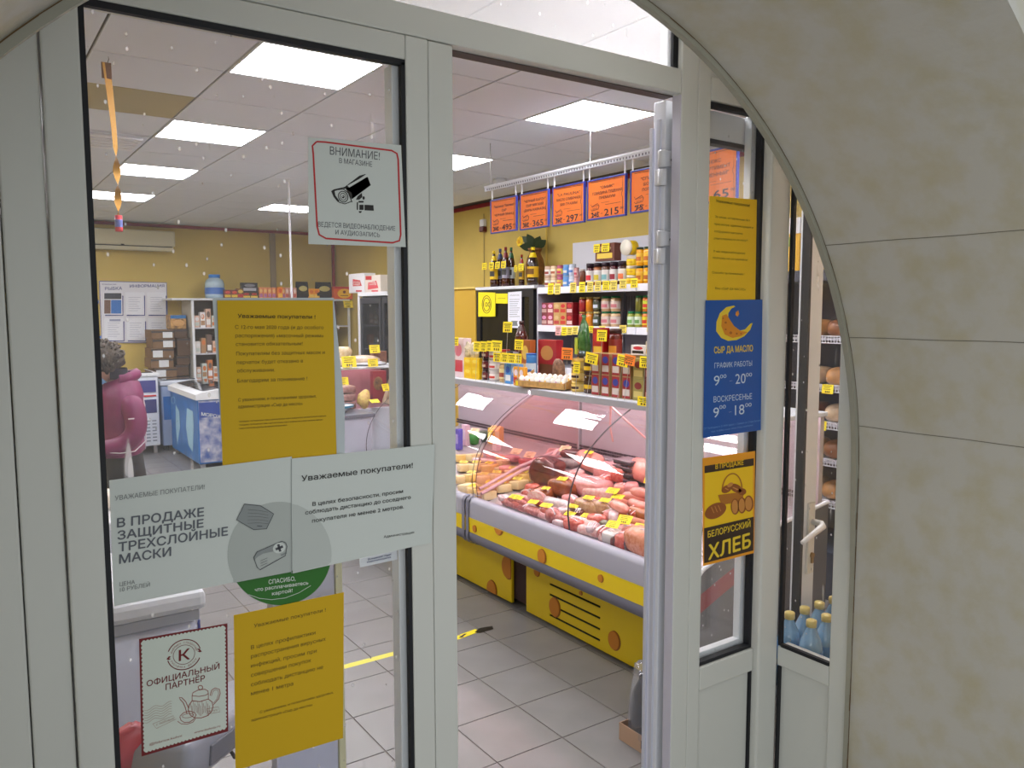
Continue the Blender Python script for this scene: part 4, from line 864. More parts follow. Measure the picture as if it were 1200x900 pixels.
# ================================================================== PACKAGED GOODS (prototypes share their mesh data)
def cm_(c): return mat('col %d %d %d' % c, c, .4, coat=.25)
def g_box(par, w_, d_, h_, c, c2, c3):
    k = ('box', round(w_, 4), round(d_, 4), round(h_, 4), c, c2, c3)
    link('carton', cached(k, lambda: MB().box(-d_/2, d_/2, -w_/2, w_/2, 0, h_, bev=.0015).mesh('carton', cm_(c))), par)
    def pr():
        q = MB(); x = -d_/2-.0012; q.face([(x, -w_*.40, h_*.14), (x, w_*.40, h_*.14), (x, w_*.40, h_*.44), (x, -w_*.40, h_*.44)]); return q.mesh('lower_print', cm_(c2))
    def pr2():
        q = MB(); x = -d_/2-.0013; q.face([(x, w_*.34*math.cos(a), h_*.70+h_*.17*math.sin(a)) for a in [2*math.pi*i/16 for i in range(16)]]); return q.mesh('emblem', cm_(c3))
    link('lower_print', cached(k+(1,), pr), par); link('emblem', cached(k+(2,), pr2), par)
def g_cyl(par, w_, h_, c, lid, lab, lab2, neck=.86, lidh=.13, labz=(.18, .68)):
    r = w_/2*.78; k = ('cyl', round(w_, 4), round(h_, 4), c, lid, lab, lab2, neck)
    link('body', cached(k, lambda: MB().lathe([(r*.92, 0), (r, h_*.04), (r, h_*(1-lidh)-.012), (r*neck, h_*(1-lidh))], 16).mesh('body', mat('jar %s' % (c,), c, .12, coat=.6), True)), par)
    link('lid', cached(k+(1,), lambda: MB().lathe([(r*neck*1.02, h_*(1-lidh)), (r*neck*1.03, h_-.002), (r*neck*.9, h_)], 16).mesh('lid', mat('lid %s' % (lid,), lid, .35, metal=.2), True)), par)
    if lab:
        link('label_band', cached(k+(2,), lambda: MB().lathe([(r*1.012, h_*labz[0]), (r*1.012, h_*labz[1])], 14, a0=math.pi*.55, a1=math.pi*1.6, cap=False).mesh('label_band', cm_(lab), True)), par)
        link('label_mark', cached(k+(3,), lambda: MB().lathe([(r*1.03, h_*(labz[0]+.08)), (r*1.03, h_*(labz[1]-.2))], 8, a0=math.pi*.85, a1=math.pi*1.3, cap=False).mesh('label_mark', cm_(lab2)), ), par)
def g_bottle(par, w_, h_, c, cap, lab, lab2):
    r = w_/2*.64; k = ('bot', round(w_, 4), round(h_, 4), c, cap, lab)
    link('body', cached(k, lambda: MB().lathe([(r*.8, 0), (r, h_*.03), (r, h_*.16), (r*.94, h_*.19), (r, h_*.22), (r, h_*.56), (r*.92, h_*.64), (r*.5, h_*.82), (r*.32, h_*.88), (r*.32, h_*.95)], 16).mesh('body', mat('bottle %s' % (c,), c, .1, coat=.8), True)), par)
    link('cap', cached(k+(1,), lambda: MB().lathe([(r*.36, h_*.92), (r*.36, h_)], 12).mesh('cap', cm_(cap), True)), par)
    link('label_band', cached(k+(2,), lambda: MB().lathe([(r*1.015, h_*.22), (r*1.015, h_*.5)], 16, cap=False).mesh('label_band', cm_(lab), True)), par)
    link('label_mark', cached(k+(3,), lambda: MB().lathe([(r*1.03, h_*.3), (r*1.03, h_*.44)], 8, a0=math.pi*.85, a1=math.pi*1.35, cap=False).mesh('label_mark', cm_(lab2))), par)
    link('neck_label', cached(k+(4,), lambda: MB().lathe([(r*.72, h_*.735), (r*.46, h_*.86)], 12, cap=False).mesh('neck_label', cm_(cap), True)), par)
def row(base, name, cat, n, px0, px1, py, pyt, X, z0, tiers, build, d_=None, grp=None, missing=(), names=None, upper_last=None):
    """n equal goods whose fronts stand at X, between the sight lines px0..px1; base: label text"""
    A = ox(px0, py, X); Bv = ox(px1, py, X); T_ = ox((px0+px1)/2, pyt, X); W = abs(A.y-Bv.y)/n; hh = (T_.z-z0)/tiers
    for k in range(tiers):
        for i in range(n):
            if (k, i) in missing: continue
            bld = build[i % len(build)] if isinstance(build, list) else build
            d = d_ or W; y = A.y-W*(i+.5)
            nm = names[i] if names else base
            lab = nm; parts_ = []
            if tiers > 1: parts_.append(('bottom', 'upper')[k] if tiers == 2 else ('bottom', 'middle', 'top')[k] + ' layer')
            if tiers == 2: lab += ', %s layer' % parts_[0]
            elif tiers > 2: lab += ', %s' % parts_[0]
            if n > 1: lab += ', %s' % nth(i, n)
            t = thing(name, lab, cat, (X+d/2, y, z0+k*hh), grp); bld(t, W*.97, d*.97, hh*.995)
            UN.append(lab)
UN = []
def bx(c, c2, c3): return lambda t, w_, d_, h_: g_box(t, w_, d_, h_, c, c2, c3)
def bx2(side, c, c2, c3):
    def f(t, w_, d_, h_):
        w_ *= .80; g_box(t, w_, d_, h_, side, c2, c3)
        link('front_print', cached(('fp2', round(w_, 3), round(h_, 3), c), lambda: MB().face([(-d_/2-.0006, -w_/2+.003, .003), (-d_/2-.0006, w_/2-.003, .003), (-d_/2-.0006, w_/2-.003, h_-.003), (-d_/2-.0006, -w_/2+.003, h_-.003)]).mesh('front_print', cm_(c))), t)
    return f
def cy(c, lid, lab=None, lab2=(90, 60, 60), **k): return lambda t, w_, d_, h_: g_cyl(t, w_, h_, c, lid, lab, lab2, **k)
def bo(c, cap, lab, lab2=(60, 60, 60)): return lambda t, w_, d_, h_: g_bottle(t, w_, h_, c, cap, lab, lab2)
def ptag(px0, py0, px1, py1, X, label, m=YTAG, roll=0, group='price cards on shelves', stick=None):
    """upright card facing the aisle"""
    A = ox(px0, (py0+py1)/2, X); Bv = ox(px1, (py0+py1)/2, X); C1 = ox((px0+px1)/2, py0, X); C2 = ox((px0+px1)/2, py1, X)
    W = abs(A.y-Bv.y); Hh = abs(C1.z-C2.z); c = (A+Bv+C1+C2)/4
    t = thing('price_tag', label, 'price tag', c, group); t.rotation_euler = (0, .06, 0) if not roll else (roll, .06, 0)
    k = ('pt', round(W, 3), round(Hh, 3), m.name)
    link('card', cached(k, lambda: MB().box(0, .0015, -W/2, W/2, -Hh/2, Hh/2).mesh('card', m)), t)
    def pr():
        q = MB(); x = -.0006
        for z0_, z1_, a in ((.30, .22, .8), (.14, .07, .6), (-.02, -.08, .7)): q.face([(x, -W*a/2, Hh*z0_), (x, W*a/2, Hh*z0_), (x, W*a/2, Hh*z1_), (x, -W*a/2, Hh*z1_)])
        for i in range(3): y = (i-1)*W*.2; q.face([(x, y-W*.06, -Hh*.2), (x, y+W*.06, -Hh*.2), (x, y+W*.06, -Hh*.4), (x, y-W*.06, -Hh*.4)])
        return q.mesh('print', INKY)
    tag(link('print', cached(k+(1,), pr), t), kind='stuff')
    if stick is not None and c.z-Hh/2 > stick: MB().box(.0016, .0032, -.0012, .0012, stick-c.z, 0).obj('wire_holder', STEEL, t, world=False)
    return t

# ------------------------------------------------------------------ back shelving along the right wall
SHX = 4.45
sh = thing('shelving_unit', 'grey metal shelving unit against the right wall, stacked with jars and tins', 'shelf', (4.65, 4.9, 0))
SM = mat('grey shelf steel', (158, 158, 170), .5); SB = mat('shelf back', (150, 148, 160), .6)
Bq = lambda n, x0, x1, y0, y1, z0, z1, m=SM, p=None, bev=.002: MB().box(x0, x1, y0, y1, z0, z1, bev=bev).obj(n, m, p or sh)
Bq('side_panel', 4.46, 4.88, 6.03, 6.05, 0, 2.03); Bq('side_panel', 4.46, 4.88, 3.80, 3.82, 0, 2.03); Bq('upright', 4.84, 4.88, 5.28, 5.32, 0, 2.03)
Bq('back_panel', 4.86, 4.885, 3.82, 6.03, .1, 2.0, SB)
SHZ = {'top': 2.0, 'middle': 1.655, 'lower': 1.28, 'base': .9}
for k, z in SHZ.items():
    s_ = Bq('shelf_board', 4.46, 4.86, 3.82, 6.03, z-.03, z)
    for (a, b_) in ((3.83, 4.70), (4.71, 5.40), (5.41, 6.02)): Bq('price_rail', 4.445, 4.459, a, b_, z-.055, z+.004, mat('white price rail', (232, 234, 244), .35), s_)
q = MB()
for i in range(60):
    q.box(4.8585, 4.8598, 3.9+i*.034, 3.912+i*.034, 1.70, 1.92)
tag(q.obj('back_slots', mat('slot shadow', (120, 118, 128), .7), sh), kind='stuff')
# a white board on the wall above
tag(MB().box(4.875, 4.898, 4.2, 6.04, 2.02, 2.43, bev=.002).obj('wall_board', mat('white board', (208, 210, 220), .4)), 'white board on the right wall behind the top shelf jars', 'board')
WH = (226, 224, 222)
Z = 2.0
row('small tin on the top shelf', 'tin', 'tin', 3, 634.5, 656, 333, 311, 4.5, Z, 2, [cy((206, 180, 160), (170, 110, 70), WH, (150, 60, 50), neck=1, lidh=.05), cy((220, 196, 160), (170, 110, 70), (240, 226, 200), (170, 90, 60), neck=1, lidh=.05), cy((190, 90, 130), (170, 110, 70), (226, 190, 80), (200, 40, 90), neck=1, lidh=.05)], grp='tins on the top shelf', names=['white and brown tin on the top shelf', 'cream tin on the top shelf', 'pink and yellow tin on the top shelf'])
row('blue and white tin on the top shelf', 'tin', 'tin', 2, 656, 670, 332, 309.5, 4.5, Z, 2, [cy((110, 160, 216), (170, 180, 190), (90, 150, 220), WH, neck=1, lidh=.05), cy((196, 210, 230), (170, 180, 190), (210, 220, 236), (90, 130, 200), neck=1, lidh=.05)], grp='tins on the top shelf')
row('pinkish tin on the top shelf', 'tin', 'tin', 1, 670, 675, 331, 313.5, 4.5, Z, 2, cy((214, 160, 160), (170, 120, 110), (220, 180, 180), (190, 60, 80), neck=1, lidh=.05), grp='tins on the top shelf')
row('brown honey jar with plain lid on the top shelf', 'jar', 'jar', 1, 675.5, 682, 331, 315, 4.5, Z, 1, cy((104, 50, 26), (196, 186, 176)))
JN = ['apple', 'peach', 'plain', 'cherry', 'orange']
row('', 'jar', 'jar', 5, 682, 729, 330, 307, 4.5, Z, 1, [cy(c, (44, 26, 40), WH, m_, neck=.9, lidh=.18) for c, m_ in (((70, 24, 34), (206, 50, 60)), ((150, 84, 40), (216, 196, 60)), ((96, 60, 44), (120, 180, 190)), ((80, 20, 30), (150, 40, 60)), ((66, 26, 24), (226, 120, 70)))], grp='jam jars on the top shelf', names=['jam jar with dark lid and red %s picture' % 'apple', 'jam jar with dark lid and yellow green picture', 'jam jar with dark lid and pale blue picture', 'jam jar with dark lid and dark berry picture', 'jam jar with dark lid and orange fruit picture'])
zt = ox(705, 306, 4.5).z
row('brown gift box with yellow base standing on the jam jars', 'gift_box', 'box', 1, 697, 720, 306, 285, 4.5, zt, 1, bx((104, 50, 36), (226, 196, 70), (206, 170, 140)), d_=.08)
ptag(695.5, 286, 702.5, 296, 4.49, 'left one of two small yellow cards on the gift box'); ptag(705, 285, 714, 295, 4.49, 'right one of two small yellow cards on the gift box')
row('yellow tub with a white lid on the top shelf', 'tub', 'tub', 1, 728.5, 740, 328, 300, 4.5, Z, 3, cy((244, 210, 20), (232, 226, 210), (250, 220, 40), (226, 180, 20), neck=1, lidh=.3), grp='yellow tubs')
t = thing('tub', 'yellow tub lying on its side with its white lid facing the aisle', 'tub', ox(734, 300, 4.5)+Vector((.04, 0, .068))); Mx = Matrix.Rotation(math.pi/2, 4, 'Y')
MB().lathe([(.055, -.04), (.06, .04)], 20, M=Mx).obj('body', cm_((244, 210, 20)), t, True, world=False); MB().lathe([(.064, -.05), (.064, -.035)], 20, M=Mx).obj('lid', cm_((238, 234, 220)), t, True, world=False)
row('amber honey jar on the top shelf', 'jar', 'jar', 2, 741, 758.5, 327, 289, 4.5, Z, 2, cy((236, 168, 30), (40, 60, 40), (244, 200, 60), (200, 110, 30)), grp='honey jars on the top shelf')
row('green labelled jar at the right end of the top shelf', 'jar', 'jar', 2, 759, 776, 326, 287, 4.5, Z, 2, cy((190, 190, 110), (40, 120, 60), (206, 226, 196), (120, 180, 90)), grp='green labelled jars')
Z = 1.655
row('small crimson carton on the middle shelf', 'carton', 'carton', 5, 634, 671, 382, 354.5, 4.5, Z, 2, [bx(c, c2, c3) for c, c2, c3 in (((140, 60, 66), (206, 170, 160), (226, 150, 190)), ((160, 60, 80), (226, 196, 190), (236, 170, 200)), ((196, 160, 100), (180, 60, 60), (210, 180, 130)), ((196, 150, 90), (200, 60, 50), (200, 40, 50)), ((140, 24, 34), (226, 196, 200), (196, 50, 60)))], d_=.09, grp='cartons on the middle shelf', names=['rosy striped carton on the middle shelf', 'pink marked carton on the middle shelf', 'tan carton with a red strip on the middle shelf', 'tan carton with a red circle on the middle shelf', 'deep crimson carton on the middle shelf'])
row('', 'jar', 'jar', 3, 674, 699, 382, 348, 4.5, Z, 2, [cy((150, 30, 40), (196, 160, 80), None), cy((214, 130, 30), (196, 160, 80), None), cy((70, 64, 40), (196, 180, 120), (70, 80, 60), (196, 206, 220))], grp='preserve jars on the middle shelf', names=['beetroot red preserve jar with gold lid', 'orange preserve jar with gold lid', 'dark olive preserve jar with gold lid'])
row('beige bean jar with green lid on the middle shelf', 'jar', 'jar', 2, 699, 721, 382, 347, 4.5, Z, 2, cy((206, 170, 128), (20, 110, 70), (216, 200, 190), (206, 120, 130)), grp='bean jars')
row('', 'jar', 'jar', 5, 731, 775, 381, 365.0, 4.5, Z, 1, [cy((150, 160, 60), (20, 120, 70), (206, 220, 196), (120, 180, 90)), cy((150, 160, 60), (20, 120, 70), (206, 220, 196), (110, 160, 90)), cy((206, 110, 30), (20, 120, 70), (216, 206, 40), (200, 50, 40)), cy((206, 110, 30), (20, 120, 70), (206, 226, 50), (200, 60, 60)), cy((190, 120, 40), (20, 120, 70), (206, 226, 50), (200, 60, 60))], grp='pickle jars', names=['pale green pickle jar in the right group', 'second pale green pickle jar', 'orange jar with yellow label, lower row', 'lime labelled orange jar, lower row', 'amber jar at the end of the lower row'])
zt = ox(750, 365.3, 4.5).z
row('', 'jar', 'jar', 4, 740.5, 775, 365, 346, 4.5, zt, 1, [cy((110, 110, 40), (20, 120, 70), None), cy((206, 110, 30), (20, 120, 70), (190, 206, 50), (200, 50, 40)), cy((206, 110, 30), (20, 120, 70), (206, 160, 60), (200, 60, 60)), cy((206, 120, 50), (20, 120, 70), None)], grp='pickle jars', names=['dark green pickle jar stacked on the others', 'orange jar with lime label stacked on top', 'plain orange jar stacked on top', 'last orange jar stacked on top'])
for nm, z, L in (('top', None, [(642, 332, 648.5, 345), (650, 332, 656.5, 345), (668, 331, 675, 343), (678.5, 330.5, 685.5, 342.5), (688, 330, 695, 342), (697, 329, 704, 341), (706, 329, 714, 340), (715, 328.5, 723, 340), (726, 327, 734, 338), (739, 326, 747, 337)]),
                 ('middle', None, [(658, 383, 664, 393), (664.5, 383, 670.5, 392.5), (671, 382.5, 677, 392), (690, 382, 695.5, 390), (702, 382, 709, 390), (726, 381, 734, 390), (758, 380, 765, 389)])):
    for i, (a, b_, c, d_) in enumerate(L): ptag(a, b_, c, d_, 4.44, 'yellow price card on the %s shelf rail, %s' % (nm, nth(i, len(L))), mat('washed yellow card', (240, 218, 96), .6) if i % 3 else YTAG, group='price cards on the %s shelf rail' % nm)
ptag(651, 382, 657, 393, 4.44, 'pink price card on the middle shelf rail', mat('pink card', (226, 168, 160), .6), group='price cards on the middle shelf rail')

# ------------------------------------------------------------------ drinks fridge with black front, and what stands on it
fg = thing('drinks_fridge', 'white drinks fridge with black framed glass door and yellow notices', 'fridge', (4.66, 6.6, 0))
Bq('cabinet', 4.50, 4.87, 6.085, 7.10, .05, 2.0, WHT, fg, .006); Bq('top_lid', 4.45, 4.88, 6.08, 7.11, 2.0, 2.03, WHT, fg)
Bq('plinth', 4.52, 4.86, 6.1, 7.08, 0, .05, DRK, fg)
for a in ((6.10, 6.17, .2, 1.99), (7.03, 7.10, .2, 1.99), (6.17, 7.03, 1.92, 1.99), (6.17, 7.03, .2, .27)): Bq('door_frame', 4.455, 4.495, *a, DRK, fg)
Bq('door_glass', 4.47, 4.475, 6.17, 7.03, .27, 1.92, glass_mat('fridge glass', tint=(120, 124, 130), haze=.03), fg, 0)
Bq('inner_light', 4.493, 4.499, 6.96, 7.0, .5, 1.85, mat('dim lamp', (196, 206, 210), .4), fg, 0); Bq('back_liner', 4.4965, 4.4995, 6.17, 6.95, .27, 1.92, mat('fridge inside', (46, 44, 50), .6), fg, 0)
pf = PL('x', 4.4530)
t = sheet_thing('yellow_notice', 'yellow notice with an oval drawing on the drinks fridge door', 'notice', pf, [(560.5, 342.5), (580.5, 343), (580.5, 371), (560.5, 371)], mat('bright yellow paper', (246, 226, 16), .6))
b = Print(pf, 1)
for rx, ry in ((5.2, 10.2), (3.8, 7.6)): b.ring(570.3, 356.8, rx, ry, .7)
b.tx('100', (566.5, 359.5), (574.5, 359.5), 5.5); b.obj('oval_drawing', INK, t)
t = sheet_thing('yellow_notice', 'narrow yellow strip notice on the drinks fridge door', 'notice', pf, [(581, 344), (594.8, 344), (594.8, 355.8), (581, 355.5)], mat('bright yellow paper')); b = Print(pf); b.tx('наличные', (583.5, 350.3), (592.5, 350.3), 1.6); b.obj('lettering', INKY, t)
t = sheet_thing('paper_notice', 'tall white printed sheet on the drinks fridge door', 'notice', pf, [(595.3, 342.5), (611.2, 341.2), (611.2, 384.5), (595.3, 384)], mat('bright white paper', (226, 228, 240), .6)); b = Print(pf)
b.tx('объявление', (597.5, 347), (608.5, 346.5), 1.8); 
for k in range(9): b.line([(597, 351+k*2.5), (609-(k*5 % 4), 350.8+k*2.5)], .55)
b.q([(599, 376), (607, 376), (607, 382), (599, 382)][:2]+[(606, 378), (607, 382), (600, 382), (601, 379)]); b.obj('lettering', PG, t)
for zz in (.8, 1.2, 1.5): Bq('shelf_wire', 4.476, 4.492, 6.2, 6.95, zz, zz+.006, STEEL, fg, 0)
zf = 2.03
for k, (a, c, cap, lab, h) in enumerate(((572.5, (60, 24, 16), (240, 206, 20), (240, 200, 40), 293.5), (580, (60, 22, 16), (40, 60, 120), (120, 130, 170), 291), (586.5, (64, 20, 18), (120, 30, 40), (150, 150, 170), 289), (593, (60, 26, 16), (30, 100, 60), (190, 200, 200), 289.5))):
    row('brown beer bottle with %s cap on the fridge, one of four on the left' % ('yellow', 'blue', 'dark red', 'green')[k], 'beer_bottle', 'bottle', 1, a-4.2, a+4.2, 335, h, 4.55+.085*(k%2), zf, 1, bo(c, cap, lab), grp='beer bottles on the fridge')
    ptag(a-7.6+k*.6, 308+(-1)*k*.6, a-2.2+k*.6, 316-k*.6, 4.54, 'yellow price card on the beer bottle with the %s cap' % ('yellow', 'blue', 'dark red', 'green')[k])
row('large brown bottle with yellow label and cap on the fridge beside the vase', 'beer_bottle', 'bottle', 1, 609, 622, 334, 289, 4.55, zf, 1, bo((40, 20, 16), (246, 216, 10), (226, 180, 20), (120, 80, 20)), grp='beer bottles on the fridge')
row('shorter dark bottle with red cap left of the yellow labelled bottle', 'beer_bottle', 'bottle', 1, 603.5, 610, 334, 298, 4.6, zf, 1, bo((46, 20, 18), (170, 40, 30), (200, 160, 40)), grp='beer bottles on the fridge')
ptag(607.5, 309, 613.5, 317, 4.545, 'yellow price card on the yellow labelled bottle'); ptag(602.5, 311, 606, 318.5, 4.56, 'narrow yellow price card on the shorter dark bottle')
# woven vase with leaves and a flower
vz = thing('woven_vase', 'tall brown woven vase with dark leaves standing on the fridge', 'vase', (4.75, ox(627, 300, 4.75).y, zf))
s_ = (ox(627, 288, 4.6)-ox(627, 334, 4.6)).z
q = MB(); pr = [(.055, 0), (.08, .03), (.092, .12), (.094, .2), (.08, .27), (.055, .325), (.05, .36), (.06, s_-.03), (.072, s_)]; q.lathe(pr, 28); 
for v in q.bm.verts: a = math.atan2(v.co.y, v.co.x); k_ = 1+.03*math.cos(a*14); v.co.x *= k_; v.co.y *= k_
q.obj('body', mat('woven brown', (150, 100, 50), .6, var=.3, vscale=30, bump=.5, bscale=80), vz, True, world=False)
def leaf(c, d, L, wd, name='leaf', m=None):
    d = Vector(d).normalized(); s = d.cross(Vector((.7, .5, .3))).normalized(); q = MB(); rows = []
    for i in range(9):
        u = i/8; p = Vector(c)+d*L*u+Vector((0, 0, -.12*L*u*u)); ww = wd*math.sin(math.pi*min(1, u*.95+.04)); rows.append((p-s*ww, p+Vector((0, 0, .006)), p+s*ww))
    q.sheet(rows); q.obj(name, m or mat('dark green leaf', (38, 56, 28), .5), vz, True, world=False)
for d, L in (((-.1, .9, .25), .2), ((-.2, .6, .6), .22), ((-.4, .2, .9), .18), ((0, -.9, .45), .20), ((-.1, -.6, .7), .17), ((-.5, .5, .2), .16)): leaf((0, 0, s_+.0), d, L, .045)
MB().tube([(0, 0, s_-.05), (-.02, .12, s_+.07), (-.03, .17, s_+.08)], .004, 6).obj('stem', mat('green stem', (70, 90, 40), .5), vz, world=False)
q = MB()
for k in range(8):
    a = 2*math.pi*k/8; q.ell((-.045, .2+.035*math.cos(a), s_+.075+.035*math.sin(a)), (.01, .02, .02), 8, 6)
fl_ = q.obj('yellow_flower', mat('flower yellow', (236, 200, 20), .5), vz, True, world=False); tag(fl_, kind='stuff')
MB().ell((-.055, .2, s_+.075), (.012, .018, .018), 10, 8).obj('flower_centre', mat('flower centre', (216, 160, 20), .6), vz, True, world=False)

# ------------------------------------------------------------------ goods on the counter's top shelf
Z = 1.306
def R_(*a, **k): return row(*a, **k)
XF = 3.03
R_('tall pink and white carton at the left end of the counter top', 'carton', 'carton', 1, 531, 543.5, 443, 396, XF, Z, 1, bx((226, 206, 212), (196, 60, 80), (216, 120, 140)), d_=.07)
R_('yellow popcorn tub base', 'popcorn_tub', 'tub', 2, 543.5, 561, 440, 419.5, XF, Z, 2, bx((242, 202, 20), (236, 190, 20), (246, 220, 90)), d_=.07, grp='yellow tubs on the counter top', names=['yellow lidded popcorn tub', 'yellow lidded popcorn tub beside the dark jar'])
zt = ox(552, 420, XF).z
for k, (x, y) in enumerate(((547.5, 411), (556.5, 410))):
    p = ox(x, y+9, XF+.04); p.z = zt; t = thing('popcorn_bag', 'clear bag of pale popcorn on the yellow tubs, %s' % ('left', 'right')[k], 'bag', p); q = MB(); q.ell((0, 0, .055), (.03, .038, .058), 16, 12, .8, .25, 40, k); q.obj('bag', mat('popcorn', (236, 222, 190), .5, bump=.9, bscale=50, var=.2, vscale=60), t, True, world=False)
R_('dark red jar column', 'jar', 'jar', 1, 561.3, 567.5, 443, 408, XF, Z, 3, cy((66, 20, 24), (40, 20, 20), (110, 30, 34), (200, 180, 160)), grp='dark jars', names=['small dark red jar beside the popcorn'])
R_('white labelled tin', 'tin', 'tin', 1, 567.8, 577.5, 443.5, 410, XF, Z, 3, cy((200, 190, 190), (196, 196, 200), (226, 220, 216), (196, 60, 50), neck=1, lidh=.06), grp='white tins', names=['white and red tin in the column left of centre'])
R_('cream mustard jar with white lid', 'jar', 'jar', 1, 578, 590.5, 444.5, 424.5, XF, Z, 1, cy((206, 170, 110), (206, 190, 160), (236, 216, 150), (170, 80, 60)))
R_('blue tea carton with white mountain', 'carton', 'carton', 1, 591, 599, 445.5, 426, XF, Z, 1, bx((70, 150, 220), (236, 240, 244), (40, 90, 190)), d_=.06); R_('narrow blue carton beside the mountain carton', 'carton', 'carton', 1, 599.3, 605, 446, 427, XF, Z, 1, bx((110, 160, 220), (70, 110, 190), (206, 216, 236)), d_=.06)
R_('orange and yellow snack pack with red base', 'snack_pack', 'pack', 2, 601.5, 614, 450, 430, XF-.04, Z, 1, bx((240, 170, 60), (200, 40, 30), (236, 220, 236)), d_=.03, grp='orange snack packs')
# second line
R_('jar with yellow cap behind, under the stack of yellow cards', 'jar', 'jar', 3, 562, 590, 435, 409, XF+.14, Z, 2, [cy((150, 60, 50), (190, 40, 50), (226, 210, 210), (190, 40, 60)), cy((130, 120, 60), (216, 190, 30), (230, 216, 120), (60, 140, 90)), cy((170, 110, 60), (180, 30, 30), (220, 200, 160), (90, 40, 30))], grp='jars in the second line of the counter top', names=['red labelled jar in the second line', 'yellow capped jar in the second line', 'brown jar in the second line'])
R_('dark tin', 'tin', 'tin', 2, 589, 604, 434, 412, XF+.16, Z, 2, [cy((50, 50, 60), (60, 60, 70), (70, 70, 84), (150, 150, 160)), cy((216, 210, 226), (160, 150, 170), (226, 220, 236), (110, 70, 130))], grp='tins in the second line of the counter top', names=['charcoal tin in the second line', 'lilac and white tin in the second line'])
zt = 1.306+.155
R_('dark red sauce bottle with a yellow card', 'sauce_bottle', 'bottle', 1, 594, 608, 413, 376, XF+.16, 1.45, 1, bo((70, 16, 18), (60, 30, 30), (100, 24, 26), (150, 60, 50)))
R_('orange brown cocoa pack next to the sauce bottle', 'cocoa_pack', 'pack', 1, 610, 621, 431, 398, XF+.16, Z, 1, bx((170, 90, 40), (236, 200, 150), (230, 190, 90)), d_=.05)
R_('blue and white tin right of the tea cartons', 'tin', 'tin', 1, 611, 621, 442, 414, XF+.08, Z, 1, cy((60, 130, 200), (40, 90, 170), (200, 220, 236), (60, 110, 190), neck=1, lidh=.06))
# boxes of white topped eggs/sweets
for k, (xa, ya, xb, yb, dz) in enumerate(((613, 452, 662, 452, 0), (616, 438, 662, 438, .055))):
    A = ox(xa, ya, XF-.03-.0*k); p = Vector((XF+.09+.20*k, ox(637, 450, XF).y, Z+dz*0+.0)); W = .42
    t = thing('display_box', ('open tan display box of white sweets hanging over the counter edge', 'second tan display box of white sweets behind the first')[k], 'box', p)
    M = Matrix.Rotation(.18, 4, 'Z') @ Matrix.Rotation(-.06 if k == 0 else 0, 4, 'Y')
    c = mat('tan card', (206, 162, 96), .6, var=.15, vscale=40)
    if k == 0: M = Matrix.Translation((-.05, 0, .012)) @ M
    MB().box(-.09, .09, -W/2, W/2, 0, .006, M=M).obj('base', c, t, world=False); MB().box(-.092, -.088, -W/2, W/2, 0, .038, M=M).obj('front_wall', c, t, world=False); MB().box(.088, .092, -W/2, W/2, 0, .06, M=M).obj('rear_wall', c, t, world=False)
    for s in (-1, 1): MB().slab([M @ Vector(v) for v in ((-.09, s*W/2, 0), (.09, s*W/2, 0), (.09, s*W/2, .085), (-.09, s*W/2, .038))], (0, -.003*s, 0)).obj('side_wall', c, t, world=False)
    MB().box(-.0935, -.0925, W/2-.03, W/2-.01, .004, .032, M=M).obj('yellow_mark', YTAG, t, world=False); MB().lathe([(.014, -.0005), (.014, .0005)], 16, M=M @ Matrix.Translation((.03, -W/2-.001, .04)) @ Matrix.Rotation(math.pi/2, 4, 'X')).obj('green_mark', mat('green round', (50, 130, 70), .5), t, world=False)
    n = 0
    for i in range(9):
        for j in range(2):
            pp = M @ Vector((-.055+j*.07, -W/2+.03+i*.045, .035+.012*j)); n += 1
            e = thing('sweet', 'white round sweet in the %s tan box, %s row, %s' % (('front', 'rear')[k], ('front', 'back')[j], nth(8-i, 9)), 'sweet', p+pp, 'white sweets in the display boxes')
            link('sweet_body', cached('egg', lambda: MB().ell((0, 0, 0), (.022, .020, .030), 14, 10).mesh('sweet_body', mat('sweet white', (236, 232, 226), .4), True)), e)
            link('sweet_mark', cached('eggm%d' % (i % 3), lambda: MB().ell((-.012, .002, .002), (.0115, .012, .014), 10, 8).mesh('sweet_mark', cm_(((236, 190, 60), (206, 150, 190), (200, 196, 190))[i % 3]), True)), e)
R_('gold tin with dark emblem', 'tin', 'tin', 1, 662.5, 676, 453.5, 420, XF, Z, 3, cy((222, 186, 90), (190, 150, 70), (236, 206, 120), (60, 30, 40), neck=1, lidh=.06), grp='gold tins', names=['gold tin with a red base line'])
R_('gold tin set on the dark coffee tins', 'tin', 'tin', 1, 672, 681, 421, 404.5, XF+.06, 1.49, 1, cy((222, 186, 90), (190, 150, 70), (200, 150, 70), (60, 30, 40), neck=1, lidh=.06))
R_('dark brown coffee tin with yellow spot', 'tin', 'tin', 1, 677, 691, 455.5, 418, XF, Z, 2, cy((70, 40, 28), (150, 120, 70), (60, 34, 26), (230, 190, 40), neck=1, lidh=.06), grp='coffee tins', names=['dark brown coffee tin with a yellow spot'])
R_('crimson and tan biscuit carton with blue oval', 'carton', 'carton', 4, 691.5, 740, 460, 414.5, XF, Z, 2, bx2((176, 140, 94), (150, 36, 48), (206, 196, 190), (50, 60, 150)), d_=.09, grp='crimson and tan biscuit cartons')
R_('green gold checked carton', 'carton', 'carton', 1, 741, 754, 463, 420, XF, Z, 2, bx((150, 140, 80), (206, 190, 120), (130, 50, 50)), d_=.09, grp='checked cartons', names=['green gold checked carton'])
R_('dark red chocolate carton at the right end', 'carton', 'carton', 2, 755, 780, 466, 420, XF, Z, 2, bx((104, 26, 34), (206, 150, 140), (150, 50, 60)), d_=.08, grp='dark red cartons', names=['dark red chocolate carton at the right end', 'last dark red chocolate carton hidden by the open door'])
